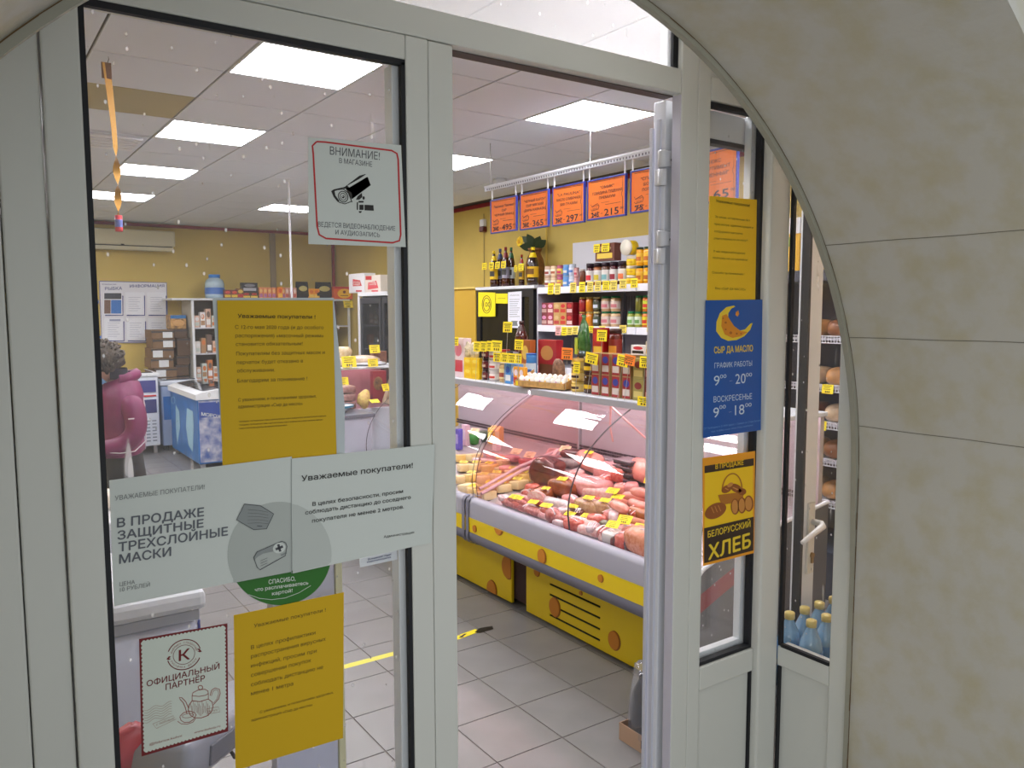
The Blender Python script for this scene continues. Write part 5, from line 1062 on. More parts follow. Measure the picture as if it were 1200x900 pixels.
zz = 1.306+.1875*1.0
R_('white rounded candy box with red and black', 'candy_box', 'box', 1, 739, 756, 414, 404.5, XF+.05, ox(748, 416, XF+.05).z, 1, bx((232, 228, 232), (30, 24, 28), (206, 40, 60)), d_=.05); R_('white and orange small box beside the candy box', 'candy_box', 'box', 1, 756, 768, 416, 400, XF+.05, ox(762, 417, XF+.05).z, 1, bx((236, 226, 206), (240, 180, 60), (226, 110, 80)), d_=.05)
# red walnut box, wafer bag, green bag, red coffee jar
R_('large red box with a picture of walnuts', 'nut_box', 'box', 1, 630, 652, 427, 398, XF+.22, Z, 1, bx((170, 36, 48), (110, 66, 40), (196, 140, 80)), d_=.06)
t = thing('snack_bag', 'brown patterned paper bag right of the red walnut box', 'bag', (XF+.16, ox(655, 420, XF+.16).y, Z)); MB().ell((0, 0, .085), (.03, .05, .09), 14, 10, .7, .1, 20, 2).obj('bag', mat('brown bag', (150, 110, 84), .6, var=.4, vscale=40), t, True, world=False)
t = thing('foil_bag', 'tall dark green shiny bag standing among the tins', 'bag', (XF+.10, ox(684, 420, XF+.10).y, 1.47)); gb = (ox(684, 369, XF+.1).z-1.47)
q = MB()
for k in range(1): q.lathe([(.03, 0), (.045, .03), (.055, gb*.35), (.05, gb*.55), (.035, gb*.78), (.012, gb*.93), (.02, gb)], 18, sx=.6)
for v in q.bm.verts: v.co *= 1+.10*noise.noise(v.co*26)
q.obj('bag', mat('green foil', (26, 84, 38), .22, coat=.6, var=.4, vscale=20, rgb2=(70, 120, 60), bump=.4, bscale=40), t, True, world=False); MB().box(-.036, -.03, .018, .044, .06, .16).obj('side_print', mat('lime print', (180, 196, 60), .5), t, world=False)
q = MB().lathe([(.050, .0), (.052, gb*.32)], 18, sx=.62); q.obj('silver_base', mat('dark silver foil', (74, 88, 88), .25, metal=.4), t, True, world=False)
R_('red coffee bag with yellow lettering patch', 'coffee_bag', 'bag', 1, 694, 707, 415, 384, XF+.06, 1.50, 1, bx((170, 20, 28), (230, 190, 60), (200, 40, 40)), d_=.05); R_('dark red instant coffee jar', 'coffee_jar', 'jar', 1, 706, 720.5, 414, 385, XF+.06, 1.50, 1, cy((90, 24, 22), (60, 30, 28), (130, 30, 28), (220, 150, 50), lidh=.15))
for k, (a, b_, c, d_, lab, m) in enumerate(((531.5, 395, 537, 405, 'yellow price card at the far left of the counter top', YTAG), (555, 400, 562.5, 412, 'yellow price card above the popcorn, left of a pair', YTAG), (563, 400, 570, 412, 'yellow price card above the popcorn, right of a pair', YTAG), (570.5, 399.5, 576, 411.5, 'narrow yellow price card left of the broad one', YTAG), (576, 399, 588, 412, 'broad yellow price card in the upper group', YTAG), (603, 398, 613, 410, 'yellow price card on the cocoa pack', YTAG), (589.5, 377, 600, 389.5, 'yellow price card on the dark red sauce bottle', YTAG),
     (578, 413, 587, 424, 'leftmost yellow card of the lower row of four', YTAG), (587.5, 413.5, 595, 424.5, 'second yellow card of the lower row of four', YTAG), (595.5, 414, 604, 425.5, 'third yellow card of the lower row of four', YTAG), (604.5, 414.5, 611, 426, 'rightmost yellow card of the lower row of four', YTAG), (658, 407.5, 671, 421.5, 'orange price card beside the green bag', OTAG), (672, 424, 679.5, 437.5, 'narrow tall yellow card between gold and dark tins', YTAG), (699.5, 386.5, 711, 400, 'yellow price card on the red coffee bag', YTAG), (686, 413.5, 700.5, 426.5, 'slanted yellow price card on the first crimson cartons', YTAG), (723, 416, 736, 429.5, 'slanted yellow price card under the orange one', YTAG), (731.5, 416, 744, 428, 'tilted orange price card on the crimson cartons', OTAG), (749.5, 417.5, 762, 431, 'yellow price card on the dark red chocolate cartons', YTAG), (747, 465, 764, 476, 'yellow price card stuck on the counter edge at the right', YTAG))):
    ptag(a, b_, c, d_, XF-.055 if k not in (6, 13, 11) else XF-.0, lab, m, roll=(.12 if 'tilted' in lab or 'slanted' in lab else 0), group='price cards on the counter top', stick=1.306 if k < 18 else None)

# ------------------------------------------------------------------ hanging rail with orange offer signs
rl = thing('sign_rail', 'white hanging rail under the ceiling carrying the orange offer signs', 'rail', (3.2, 3.7, 2.66))
MB().box(3.185, 3.215, 2.45, 4.96, 2.645, 2.685, bev=.004).obj('rail', mat('rail white', (206, 208, 216), .4), rl)
MB().box(3.18, 3.1845, 2.45, 4.96, 2.672, 2.684).obj('rail_edge', mat('rail white'), rl)
q = MB()
for i in range(95): q.box(3.1825, 3.1848, 2.47+i*.026, 2.480+i*.026, 2.652, 2.664)
tag(q.obj('rail_teeth', mat('rail teeth', (110, 110, 122), .5), rl), kind='stuff')
for y in (2.6, 3.8, 4.9): MB().tube([(3.2, y, 2.685), (3.2, y, 2.98)], .004, 6).obj('hanger', STEEL, rl)
OR = mat('orange sign paper', (240, 122, 34), .6); BLF = mat('blue sign frame', (44, 54, 150), .4); NV = mat('navy ink', (46, 34, 50), .7)
SG = [((575.5, 234.5), (606, 229), (605.5, 270.5), (576.5, 274), ['Пирожное "Лакомка"', 'СЫР', 'ЧЕРНЫЙ ПРИНЦ'], '395', '495'),
      ((610, 228), (643.5, 221), (643.5, 266), (610.5, 270), ['"ЧЕРНЫЙ БАРОН"', 'СЫР МЯГКИЙ', '(ДАРЫ КАВКАЗА)'], '385', '365'),
      ((648, 219.5), (685, 213), (685.5, 260.5), (648.5, 265.5), ['"LA PAULINA"', 'МАСЛО СЛИВОЧНОЕ', '500 ГРАММ'], '397', '297'),
      ((689, 212), (734, 203), (734, 252), (689.5, 259.5), ['"ОМИК"', 'ГОВЯДИНА ТУШЕНАЯ', 'ПРЕМИУМ'], '245', '215'),
      ((739.5, 201), (790, 190), (790, 242), (740, 252), ['"СПАРТАК"', 'ШОКОЛАД', 'ПОРИСТЫЙ'], '75', '65'),
      ((806, 183), (866, 167), (864, 233), (806, 243), ['"ЛЮКС', 'АССОРТИМЕНТ', 'ФИРМЕННЫЙ"'], '95', '65')]
for k, (a, b_, c, d_, ws, old, new) in enumerate(SG):
    ps = PL('x', 3.2); A, B_, C_, D_ = [ps.pt(*v) for v in (a, b_, c, d_)]
    y0, y1 = max(A.y, D_.y), min(B_.y, C_.y); zt_, zb_ = (A.z+B_.z)/2, (C_.z+D_.z)/2
    t = thing('offer_sign', '%s orange offer sign in a blue frame, reading %s, on the rail' % (('leftmost', 'second', 'third', 'fourth', 'fifth, half hidden')[min(k, 4)], new) if k < 5 else 'orange offer sign reading 65 seen through the right side light', 'sign', (3.2, (y0+y1)/2, zt_), 'orange offer signs')
    MB().box(3.196, 3.204, y1+.006, y0-.006, zb_+.006, zt_-.006).obj('sheet', OR, t)
    fw_ = .010
    for (ya_, yb_, za_, zb2) in ((y1, y0, zt_-fw_, zt_), (y1, y0, zb_, zb_+fw_), (y1, y1+fw_, zb_+fw_, zt_-fw_), (y0-fw_, y0, zb_+fw_, zt_-fw_)): MB().box(3.192, 3.208, ya_, yb_, za_, zb2, bev=.002).obj('frame', BLF, t)
    for y in (y0-.015, y1+.015): MB().box(3.197, 3.203, y-.004, y+.004, zt_-.01, 2.66).obj('clip', mat('clear clip', (214, 214, 220), .3), t)
    b = Print(PL('x', 3.1955)); W = a[0], b_[0]
    def uv(u, v): return (a[0]+(b_[0]-a[0])*u, (a[1]+(b_[1]-a[1])*u)*(1-v)+(d_[1]+(c[1]-d_[1])*u)*v)
    Hp = d_[1]-a[1]
    for i, s in enumerate(ws): L2 = min(.38, .030*len(s)); b.tx(s, uv(.5-L2, .26+.125*i), uv(.5+L2, .26+.125*i), Hp*.068, .01)
    b.tx(new, uv(.42 if k < 5 else .5, .93), uv(.80, .93), Hp*.17, .03); b.tx('00', uv(.84, .83), uv(.92, .83), Hp*.06)
    b.tx(old, uv(.09, .93), uv(.28, .93), Hp*.13, .03); b.line([uv(.08, .82), uv(.3, .93)], .7); b.line([uv(.08, .93), uv(.3, .82)], .7); b.line([uv(.33, .86), uv(.38, .86)], .5)
    b.line([uv(.08, .07), uv(.9, .07), uv(.9, .4), uv(.88, .44), uv(.88, .5), uv(.9, .54), uv(.9, .94)], .45); b.line([uv(.08, .6), uv(.1, .66), uv(.25, .6), uv(.29, .66), uv(.27, .74), uv(.1, .76), uv(.08, .72)], .6); b.tx('ХОРОШАЯ', uv(.1, .68), uv(.27, .66), Hp*.035); b.tx('ЦЕНА', uv(.12, .74), uv(.25, .73), Hp*.035)
    b.line([uv(.45, .66), uv(.85, .66)], .4); b.line([uv(.34, .6), uv(.56, .6)], .3); b.obj('lettering', NV, t)
# security dome and sounder
dm = thing('dome_camera', 'small white dome camera on the ceiling above the first orange sign', 'camera', (4.13, 6.17, 2.98))
MB().lathe([(.05, -.04), (.062, -.02), (.062, 0)], 20).obj('base', WHT, dm, True, world=False); MB().ell((0, 0, -.045), (.04, .04, .035), 16, 10).obj('lens_dome', DRK, dm, True, world=False)
al = thing('alarm_sounder', 'white and dark red alarm sounder high on the right wall', 'alarm', (4.87, 7.62, 2.66)); MB().box(-.02, .028, -.04, .04, .06, .14, bev=.01).obj('housing', WHT, al, world=False); MB().box(-.025, .028, -.045, .045, 0, .06, bev=.01).obj('lamp', mat('dark red lamp', (90, 24, 30), .3), al, world=False)
# ================================================================== BACK OF THE SHOP, SEEN THROUGH THE LEFT DOOR GLASS
bb = lambda t, n, x0, x1, y0, y1, z0, z1, m, bev=.003, p=None: MB().box(x0, x1, y0, y1, z0, z1, bev=bev).obj(n, m, p or t)
ac = thing('air_conditioner', 'long cream air conditioner on the back wall under the ceiling', 'air conditioner', (1.85, 11.85, 2.6))
CRM = mat('cream plastic', (196, 192, 164), .45)
bb(ac, 'body', 1.2, 2.52, 11.72, 11.945, 2.66, 2.87, CRM, .02); bb(ac, 'lower_flap', 1.22, 2.50, 11.74, 11.9, 2.60, 2.655, CRM, .01); bb(ac, 'air_slot', 1.24, 2.48, 11.735, 11.8, 2.650, 2.668, DRK, 0); bb(ac, 'badge', 1.84, 1.88, 11.715, 11.722, 2.655, 2.675, DRK, 0)
# information board
pw = PL('y', 11.925)
t = thing('information_board', 'white information board with blue lettering and six pockets on the back wall', 'board', (2.0, 11.93, 1.76)); NVB = mat('navy board print', (52, 60, 130), .5)
MB().slab([pw.pt(*c) for c in ((116, 329), (195.5, 331), (197.5, 402), (119, 402))], (0, .015, 0)).obj('board', mat('board white', (214, 216, 226), .4), t)
b = Print(pw, 3); b.line([(116.5,329.5),(195,331.3),(197,401.5),(119.5,401.5),(116.5,329.5)], .8); b.obj('border', NVB, t)
b = Print(pw, 3); b.tx('РЫБКА', (123, 340), (143, 339.5), 3.6, .03); b.tx('ИНФОРМАЦИЯ', (152, 337), (192.5, 336.5), 3.4, .03); b.tx('Свежая', (120, 334), (136, 334), 1.8); b.obj('lettering', NVB, t)
for r in range(2):
    for c in range(3):
        x = 121+c*25.5+r*1.2; y = 342.5+r*30; o = [(x, y), (x+22.5, y), (x+22.7, y+26.5), (x+.3, y+26.5)]
        pk = MB().slab([pw.pt(*q_, .006) for q_ in o], (0, -.004, 0)).obj('pocket', mat('pocket paper', (222, 226, 236), .4), t)
        q = Print(pw, 26); q.line([(x+22.7, y+4), (x+22.9, y+27), (x+2, y+27)], 1.3); q.obj('pocket_edge', NVB, pk)
        if (r, c) == (0, 0):
            q = Print(pw, 27); q.q([(x+1, y+1), (x+21, y+1), (x+21, y+8), (x+1, y+8)]); q.obj('photo_top', mat('photo dark', (44, 48, 60), .5), pk); q = Print(pw, 27); q.q([(x+9, y+9), (x+21, y+9), (x+21, y+25), (x+9, y+25)]); q.obj('photo_blue', mat('photo blue', (44, 110, 190), .5), pk); q = Print(pw, 27); q.q([(x+1, y+9), (x+8.5, y+9), (x+8.5, y+25), (x+1, y+25)]); q.obj('photo_brown', mat('photo brown', (110, 80, 66), .5), pk)
        else:
            q = Print(pw, 27)
            for k in range(7): q.line([(x+4, y+6+k*2.6), (x+18-(k*3 % 5), y+6+k*2.6)], .4)
            if (r, c) == (1, 0): q.q([(x+6, y+1.5), (x+19, y+1.5), (x+19, y+4), (x+6, y+4)])
            q.obj('lettering', mat('pocket grey print', (150, 156, 184), .6), pk)
for k, (x, y) in enumerate(((111, 354), (112, 395))):
    f = Print(PL('y', 11.94), 1); s = 1+.6*k
    f.q([(x-5*s, y-2*s), (x-1*s, y-3*s), (x+3*s, y-.5), (x+5*s, y-2.6*s), (x+4.4*s, y+2.6*s), (x+3*s, y+.5), (x-1*s, y+3*s), (x-5*s, y+2.4*s)]); o = f.obj('fish_sticker', mat('fish blue', (40, 110, 200), .5)); o['kind'] = ''; del o['kind']
    tag(o, ('small blue fish sticker on the back wall beside the information board', 'larger blue fish sticker low beside the information board')[k], 'sticker')
wf = mat('blue freezer side', (36, 116, 200), .35, var=.12, vscale=6); WF2 = mat('white freezer', (206, 212, 224), .35)
# boxes piled on the white freezer
fr2 = thing('chest_freezer', 'white chest freezer at the back wall under the pile of brown boxes', 'freezer', (2.34, 11.4, 0))
bb(fr2, 'body', 2.11, 2.575, 10.95, 11.85, .06, .84, mat('pale blue freezer', (150, 170, 206), .4), .02); bb(fr2, 'top_rim', 2.095, 2.59, 10.93, 11.87, .84, .90, WF2, .012); bb(fr2, 'lid', 2.15, 2.54, 11.0, 11.3, .90, .915, mat('lid dark glass', (70, 76, 84), .1, coat=1), .003); bb(fr2, 'blue_band', 2.13, 2.56, 10.944, 10.95, .4, .7, wf, 0)
for x in (2.15, 2.53):
    for y in (11.0, 11.8): bb(fr2, 'foot', x-.03, x+.03, y-.03, y+.03, 0, .06, DRK, 0)
CB = mat('brown cardboard', (122, 92, 62), .7, var=.1, vscale=10); CB2 = mat('dark brown cardboard', (92, 68, 48), .7, var=.1, vscale=8); LBL = mat('white box label', (206, 210, 214), .6)
zs = [.916, 1.045, 1.175, 1.305, 1.43, 1.545]
TIER = ('lowest', 'second', 'third', 'fourth', 'topmost')
for k in range(5):
    dx = (.03, -.01, 0, .02, .01)[k]; x0 = 2.08+dx; x1 = 2.36+dx
    t = thing('cardboard_box', '%s flat brown box of the left pile on the white freezer' % TIER[k], 'box', ((x0+x1)/2, 11.5, zs[k]), 'brown boxes piled on the white freezer')
    bb(t, 'box', x0, x1, 11.32, 11.75, zs[k]+.001, zs[k+1]-.003, CB, .004); bb(t, 'tape', x0+.0, x1, 11.318, 11.3198, zs[k+1]-.04, zs[k+1]-.012, mat('box tape', (60, 52, 50), .4), 0)
    lx = x0+(.02, .10, .02, .13, .14)[k]; bb(t, 'label', lx, lx+.12, 11.316, 11.3195, zs[k]+.01, zs[k+1]-.03, LBL, 0)
for k in range(4):
    z0 = (.916, 1.07, 1.19, 1.43)[k]; z1 = (1.07, 1.19, 1.43, 1.55)[k]; dx = (0, .02, .03, 0)[k]; xs = 2.40+dx
    t = thing('cardboard_box', '%s dark brown box of the right pile on the white freezer' % ('lowest', 'second', 'third', 'topmost')[k], 'box', (2.48+dx, 11.6, z0), 'brown boxes piled on the white freezer')
    bb(t, 'box', xs, 2.57+dx, 11.45, 11.8, z0+.001, z1-.003, CB2, .004); bb(t, 'tape', xs, 2.57+dx, 11.448, 11.4498, z1-.035, z1-.012, mat('box tape'), 0)
t = thing('picture_box', 'colourful picture box with a blue top strip on the right brown pile', 'box', (2.47, 11.6, 1.55)); bb(t, 'box', 2.37, 2.57, 11.5, 11.78, 1.551, 1.74, mat('picture box', (120, 90, 50), .5, var=.5, vscale=18, rgb2=(206, 160, 90)), .003); bb(t, 'top_strip', 2.37, 2.57, 11.497, 11.4999, 1.69, 1.735, mat('strip blue', (40, 110, 170), .5), 0)
MB().ell((2.47, 11.495, 1.63), (.08, .006, .045), 16, 8).obj('pie_picture', mat('pie', (206, 160, 100), .6), t, True)
tag(MB().box(2.66, 2.74, 11.935, 11.949, .98, 1.06, bev=.006).obj('wall_socket', WHT), 'white wall socket between the brown boxes and the back shelving', 'socket')
# white bonnet freezer
wz = thing('upright_freezer', 'white freezer with dark blue panels and a red display behind the shopper', 'freezer', (1.7, 11.1, 0))
bb(wz, 'body', 1.30, 2.05, 10.8, 11.6, .10, .98, WF2, .015); bb(wz, 'top_rim', 1.28, 2.065, 10.78, 11.62, .98, 1.02, WHT, .01); bb(wz, 'glass_lid', 1.34, 2.0, 10.85, 11.5, 1.02, 1.03, mat('lid dark glass'), .002)
bb(wz, 'blue_panel', 1.33, 2.02, 10.792, 10.7995, .78, .93, mat('indigo panel', (60, 62, 130), .4), 0); bb(wz, 'blue_panel', 1.33, 2.02, 10.792, 10.7995, .52, .69, mat('deep indigo panel', (44, 46, 104), .4), 0); bb(wz, 'red_strip', 1.33, 2.02, 10.792, 10.7995, .725, .745, RED, 0); bb(wz, 'display', 1.80, 1.88, 10.79, 10.7995, .47, .50, DRK, 0); bb(wz, 'red_digits', 1.825, 1.855, 10.788, 10.7898, .478, .494, mat('red digits', (255, 40, 40), .5, emit=3), 0)
q = MB()
for i in range(9):
    for j in range(7): q.box(1.36+i*.075, 1.41+i*.075, 10.795, 10.7998, .16+j*.042, .175+j*.042)
tag(q.obj('grille', mat('grille grey', (130, 136, 150), .5), wz), kind='stuff')
for x in (1.36, 2.0): bb(wz, 'foot', x-.02, x+.02, 10.86, 10.9, 0, .1, STEEL, 0)
# blue chest freezer
cf = thing('chest_freezer', 'blue ice cream chest freezer with a printed end and glass lids', 'freezer', (2.6, 10.0, 0))
bb(cf, 'body', 2.17, 2.95, 9.33, 10.72, .07, .80, wf, .01); 
q = MB(); PR = [(2.15, .80), (2.15, .86), (2.22, .885), (2.4, .91), (2.6, .92), (2.8, .91), (2.93, .885), (2.97, .80)]
q.slab([(x, 9.31, z) for x, z in PR], (0, 1.43, 0)); q.obj('top_rim', WHT, cf)
for (a, b_) in ((9.40, 9.98), (10.04, 10.66)):
    q = MB(); q.sheet([[(x, y, z+.006) for x, z in ((2.24, .890), (2.4, .912), (2.6, .922), (2.8, .912), (2.9, .893))] for y in (a, b_)]); q.obj('glass_lid', mat('lid dark glass'), cf)
bb(cf, 'printed_end', 2.18, 2.94, 9.322, 9.3295, .09, .79, mat('printed blue end', (60, 90, 160), .4, var=.6, vscale=9, rgb2=(196, 196, 206)), 0)
bb(cf, 'blue_band', 2.18, 2.94, 9.318, 9.3215, .60, .77, mat('royal blue band', (40, 70, 150), .4), 0)
b = Print(PL('y', 9.318), 1); b.tx('МОРОЖЕНОЕ', (236, 487), (276, 493), 4, .02); b.obj('lettering', mat('white print'), cf)
b = Print(PL('x', 2.168), 1); b.ring(203, 469, 2, 4, .6); b.q([(206,474),(210,482),(211,500),(208,522),(206,500)]); b.q([(219,478),(226,482),(227,498),(226,530),(221,522),(218,500)]); b.obj('cone_pictures', mat('pale sky print', (150, 196, 226), .5), cf)
for x, y in ((2.22, 9.4), (2.9, 9.4), (2.22, 10.65)): bb(cf, 'castor', x-.025, x+.025, y-.025, y+.025, 0, .07, STEEL, 0)
# back shelving with tea boxes, pouches and a water bottle on top
bs = thing('back_shelving', 'white back wall shelving with groceries, topped by a row of boxes and pouches', 'shelf', (3.6, 11.6, 0))
bb(bs, 'top_board', 2.35, 4.85, 11.28, 11.9, 1.935, 1.96, mat('white shelf'), .003)
for x in (2.60, 3.35, 4.1, 4.83): bb(bs, 'post', x, x+.03, 11.3, 11.33, 0, 1.935, WHT, .002)
for z in (.45, .85, 1.2, 1.55): bb(bs, 'shelf_board', 2.6, 4.85, 11.33, 11.88, z, z+.02, LGR, .002)
bb(bs, 'side_wire', 2.60, 2.605, 11.34, 11.88, .1, 1.93, mat('pale mesh', (190, 186, 176), .6), 0); bb(bs, 'back_panel', 2.61, 4.84, 11.885, 11.9, .1, 1.93, mat('dim back panel', (110, 100, 84), .6), 0)
GC_ = [(206, 170, 150), (220, 216, 210), (226, 190, 170), (196, 206, 200), (170, 130, 90), (226, 226, 226), (206, 120, 60), (110, 90, 80)]
for r, z in enumerate((.87, 1.22, 1.57)):
    for i in range(8 if r else 6):
        c = GC_[(i*3+r) % 8]; x = 2.68+i*.075; h = .16+.09*((i*7+r*3) % 3)/2
        t = thing('grocery_pack', '%s coloured grocery pack on the %s back shelf, %s' % (('tan', 'white', 'peach', 'mint', 'brown', 'bright white', 'orange', 'grey brown')[(i*3+r) % 8], ('lower', 'middle', 'upper')[r], nth(i, 8 if r else 6)), 'pack', (x, 11.42, z), 'grocery packs on the back shelves')
        g_box(t, .066, .1, h, c, GC_[(i+3) % 8], GC_[(i+5) % 8]); t.rotation_euler = (0, 0, math.pi/2)
def brow(base, name, cat, xs, h, w_, c, c2, c3, z=1.961, grp=None, y=11.4, d=.09):
    for i, x in enumerate(xs):
        p = oy(x, 350, y); t = thing(name, base + (', '+nth(i, len(xs)) if len(xs) > 1 else ''), cat, (p.x, y, z), grp); g_box(t, w_, d, h, c, c2, c3); t.rotation_euler = (0, 0, math.pi/2)
wb = thing('water_bottle', 'big clear blue water bottle with a blue cap on the back shelving', 'bottle', (oy(252, 350, 11.5).x, 11.5, 1.96)); BLW = mat('blue water plastic', (168, 194, 212), .15, coat=.7)
MB().lathe([(.11, 0), (.13, .02), (.13, .06), (.122, .075), (.13, .09), (.13, .13), (.122, .145), (.13, .16), (.13, .2), (.115, .25), (.06, .29), (.06, .31)], 20).obj('body', BLW, wb, True, world=False); MB().lathe([(.075, .285), (.075, .325), (.07, .33)], 16).obj('cap', mat('cap blue', (50, 130, 220), .4), wb, True, world=False); MB().lathe([(.132, .06), (.132, .15)], 20, cap=False).obj('label_band', mat('water label', (60, 110, 190), .4), wb, True, world=False)
brow('dark red and yellow tea carton on the back shelving', 'tea_carton', 'carton', (266, 274), .12, .10, (110, 40, 30), (216, 180, 40), (200, 60, 40), grp='cartons on the back shelving')
brow('olive red carton beside the stacked black boxes', 'tea_carton', 'carton', (281,), .14, .10, (130, 90, 40), (180, 40, 30), (216, 180, 60), grp='cartons on the back shelving')
brow('black and yellow carton under the black box', 'tea_carton', 'carton', (288, 297), .09, .12, (60, 40, 24), (226, 190, 60), (180, 60, 40), grp='cartons on the back shelving'); brow('black carton with white script on top of the cartons', 'tea_carton', 'carton', (292,), .13, .22, (34, 34, 42), (170, 170, 180), (120, 120, 130), z=2.052, grp='cartons on the back shelving')
brow('small orange topped carton in the long row', 'tea_carton', 'carton', (305, 310, 315, 320, 326, 331), .16, .055, (226, 140, 90), (180, 110, 150), (236, 190, 120), grp='cartons on the back shelving')
brow('bright orange carton in the long row', 'tea_carton', 'carton', (328,), .165, .07, (240, 140, 30), (246, 190, 60), (220, 90, 40), grp='cartons on the back shelving', y=11.31, d=.05)
brow('pale pink carton in the long row', 'tea_carton', 'carton', (335.5, 340, 344.5), .16, .05, (226, 170, 150), (200, 100, 90), (236, 210, 200), grp='cartons on the back shelving')
brow('yellow orange carton between the black pouches', 'tea_carton', 'carton', (364, 370), .15, .09, (240, 160, 30), (246, 206, 90), (226, 120, 40), grp='cartons on the back shelving')
for k, x in enumerate((354, 379)):
    p = oy(x, 350, 11.4); t = thing('coffee_pouch', 'black and gold coffee pouch on the back shelving, %s of two' % ('left', 'right')[k], 'pouch', (p.x, 11.4, 1.961), 'coffee pouches'); W = .09+.03*k
    q = MB(); q.sheet([[(-W, 0, 0), (W, 0, 0)], [(-W*.95, -.05, .05), (W*.95, -.05, .05)], [(-W*.95, -.04, .16), (W*.95, -.04, .16)], [(-W, 0, .25), (W, 0, .25)]]); q.sheet([[(-W, 0, 0), (W, 0, 0)], [(-W*.95, .05, .05), (W*.95, .05, .05)], [(-W, 0, .25), (W, 0, .25)]]); q.obj('pouch', mat('black pouch', (34, 32, 34), .3, coat=.5), t, True, world=False)
    MB().ell((0, -.055, .15), (W*.7, .006, .04), 14, 8).obj('gold_print', mat('gold print', (196, 186, 120), .4), t, True, world=False)
t = thing('orange_box', 'orange box with a yellow oval at the right end of the back shelving', 'box', (oy(402, 350, 11.31).x, 11.33, 1.961)); X0 = oy(391, 350, 11.3).x; X1 = oy(416, 350, 11.3).x; zt = oy(402, 336, 11.3).z
bb(t, 'carton', X0, X1, 11.29, 11.4, 1.962, zt, mat('orange carton', (226, 96, 40), .5), .003); bb(t, 'red_edge', X0, X1, 11.287, 11.2899, zt-.03, zt-.004, RED, 0)
q = Print(PL('y', 11.286)); q.ellipse(403.5, 344, 8, 5.5); q.obj('oval', mat('oval yellow', (246, 190, 30), .5), t)
q = Print(PL('y', 11.285)); q.ellipse(403.5, 342.2, 1.8, 1.8, 12); q.line([(399, 346.5), (408, 346.5)], .8); q.obj('mark', mat('dark orange print', (120, 60, 20), .5), t)
# glass door fridges by the right wall
f2 = thing('glass_door_fridge', 'white framed glass door fridge beside the back corner, boxes on top', 'fridge', (4.5, 8.8, 0))
bb(f2, 'cabinet_side', 4.25, 4.87, 8.20, 8.24, .05, 1.97, WHT, .004); bb(f2, 'cabinet_side', 4.25, 4.87, 9.46, 9.50, .05, 1.97, WHT, .004); bb(f2, 'back_liner', 4.80, 4.87, 8.24, 9.46, .05, 1.97, mat('fridge inside'), 0); bb(f2, 'top_lid', 4.20, 4.88, 8.18, 9.52, 1.97, 2.02, WHT, .005); bb(f2, 'base', 4.25, 4.87, 8.2, 9.5, 0, .25, DRK, .004)
for (a, b_) in ((8.24, 8.83), (8.87, 9.46)):
    for u in ((a, a+.05, .3, 1.95), (b_-.05, b_, .3, 1.95), (a+.05, b_-.05, 1.88, 1.95), (a+.05, b_-.05, .3, .37)): bb(f2, 'door_frame', 4.205, 4.245, *u, mat('dark grey frame', (52, 54, 60), .4), .002)
    bb(f2, 'door_glass', 4.22, 4.225, a+.05, b_-.05, .37, 1.88, MATS['fridge glass'], 0)
bb(f2, 'bright_edge', 4.195, 4.204, 8.185, 8.235, .3, 1.97, mat('bright profile edge'), 0); bb(f2, 'bright_edge', 4.195, 4.204, 9.46, 9.51, .3, 1.97, mat('bright profile edge'), 0)
for z in (.7, 1.05, 1.4, 1.68): bb(f2, 'wire_shelf', 4.27, 4.78, 8.25, 9.45, z, z+.012, mat('blue grey shelf', (130, 150, 166), .4), 0)
for r, z in enumerate((.72, 1.065, 1.415)):
    for i in range(6):
        t = thing('chilled_pack', '%s chilled pack, %s shelf of the glass door fridge, %s' % (('pale', 'blue grey', 'cream')[(i+r) % 3], ('lower', 'middle', 'upper')[r], nth(5-i, 6)), 'pack', (4.38, 8.36+i*.19, z), 'chilled packs in the glass door fridge')
        k_ = (i+r) % 3; link('pack', cached(('cp', k_), lambda: MB().ell((0, 0, .06), (.06, .07, .06), 12, 8, .7, .2, 12, k_).mesh('pack', mat('chilled %d' % k_, ((196, 190, 186), (120, 140, 160), (206, 196, 170))[k_], .4), True)), t)
for k, (a, b_, c, d_, sx) in enumerate(((409, 427, 320.5, 346, 0), (427.5, 446, 322.5, 346, 0))):
    A = ox(a, 344, 4.3); B_ = ox(b_, 344, 4.3); T_ = ox((a+b_)/2, c, 4.3)
    t = thing('white_box', ('taller white box with red lettering on the fridge', 'white and red box right of the taller one on the fridge')[k], 'box', (4.4, (A.y+B_.y)/2, 2.02)); bb(t, 'carton', 4.3, 4.46, B_.y, A.y, 2.021, T_.z, mat('white carton %d' % k, ((226, 226, 232), (214, 206, 196))[k], .5), .004)
    q = Print(PL('x', 4.299)); q.q([(a+4.5, 327), (b_-5, 328.5), (b_-3, 335), (a+4.5, 335.5)]) if k == 0 else q.q([(a+4, 331), (b_-5, 329), (b_-2.5, 337.5), (a+3.5, 339.5)]); q.line([(a+8, 341), (b_-3, 341)], 2); q.obj('red_patch', mat('coral print', (206, 70, 80), .5), t)
    if k: q = Print(PL('x', 4.299)); q.q([(a+1, 323.5), (a+8, 323.5), (a+8, 328), (a+1, 328)]); q.obj('red_corner', RED, t)
    q = Print(PL('x', 4.2985)); q.tx('СОДА' if k == 0 else 'СОЛЬ', (a+5.2, 334), (b_-5, 334), 4, .02); q.obj('lettering', mat('white print'), t)
t = thing('bag', 'crumpled dark bag on the fridge beside the door stile', 'bag', (4.45, 8.55, 2.02)); MB().ell((0, 0, .03), (.1, .16, .035), 16, 8, .8, .5, 9, 3).obj('bag', mat('brown black bag', (70, 60, 50), .4), t, True, world=False)
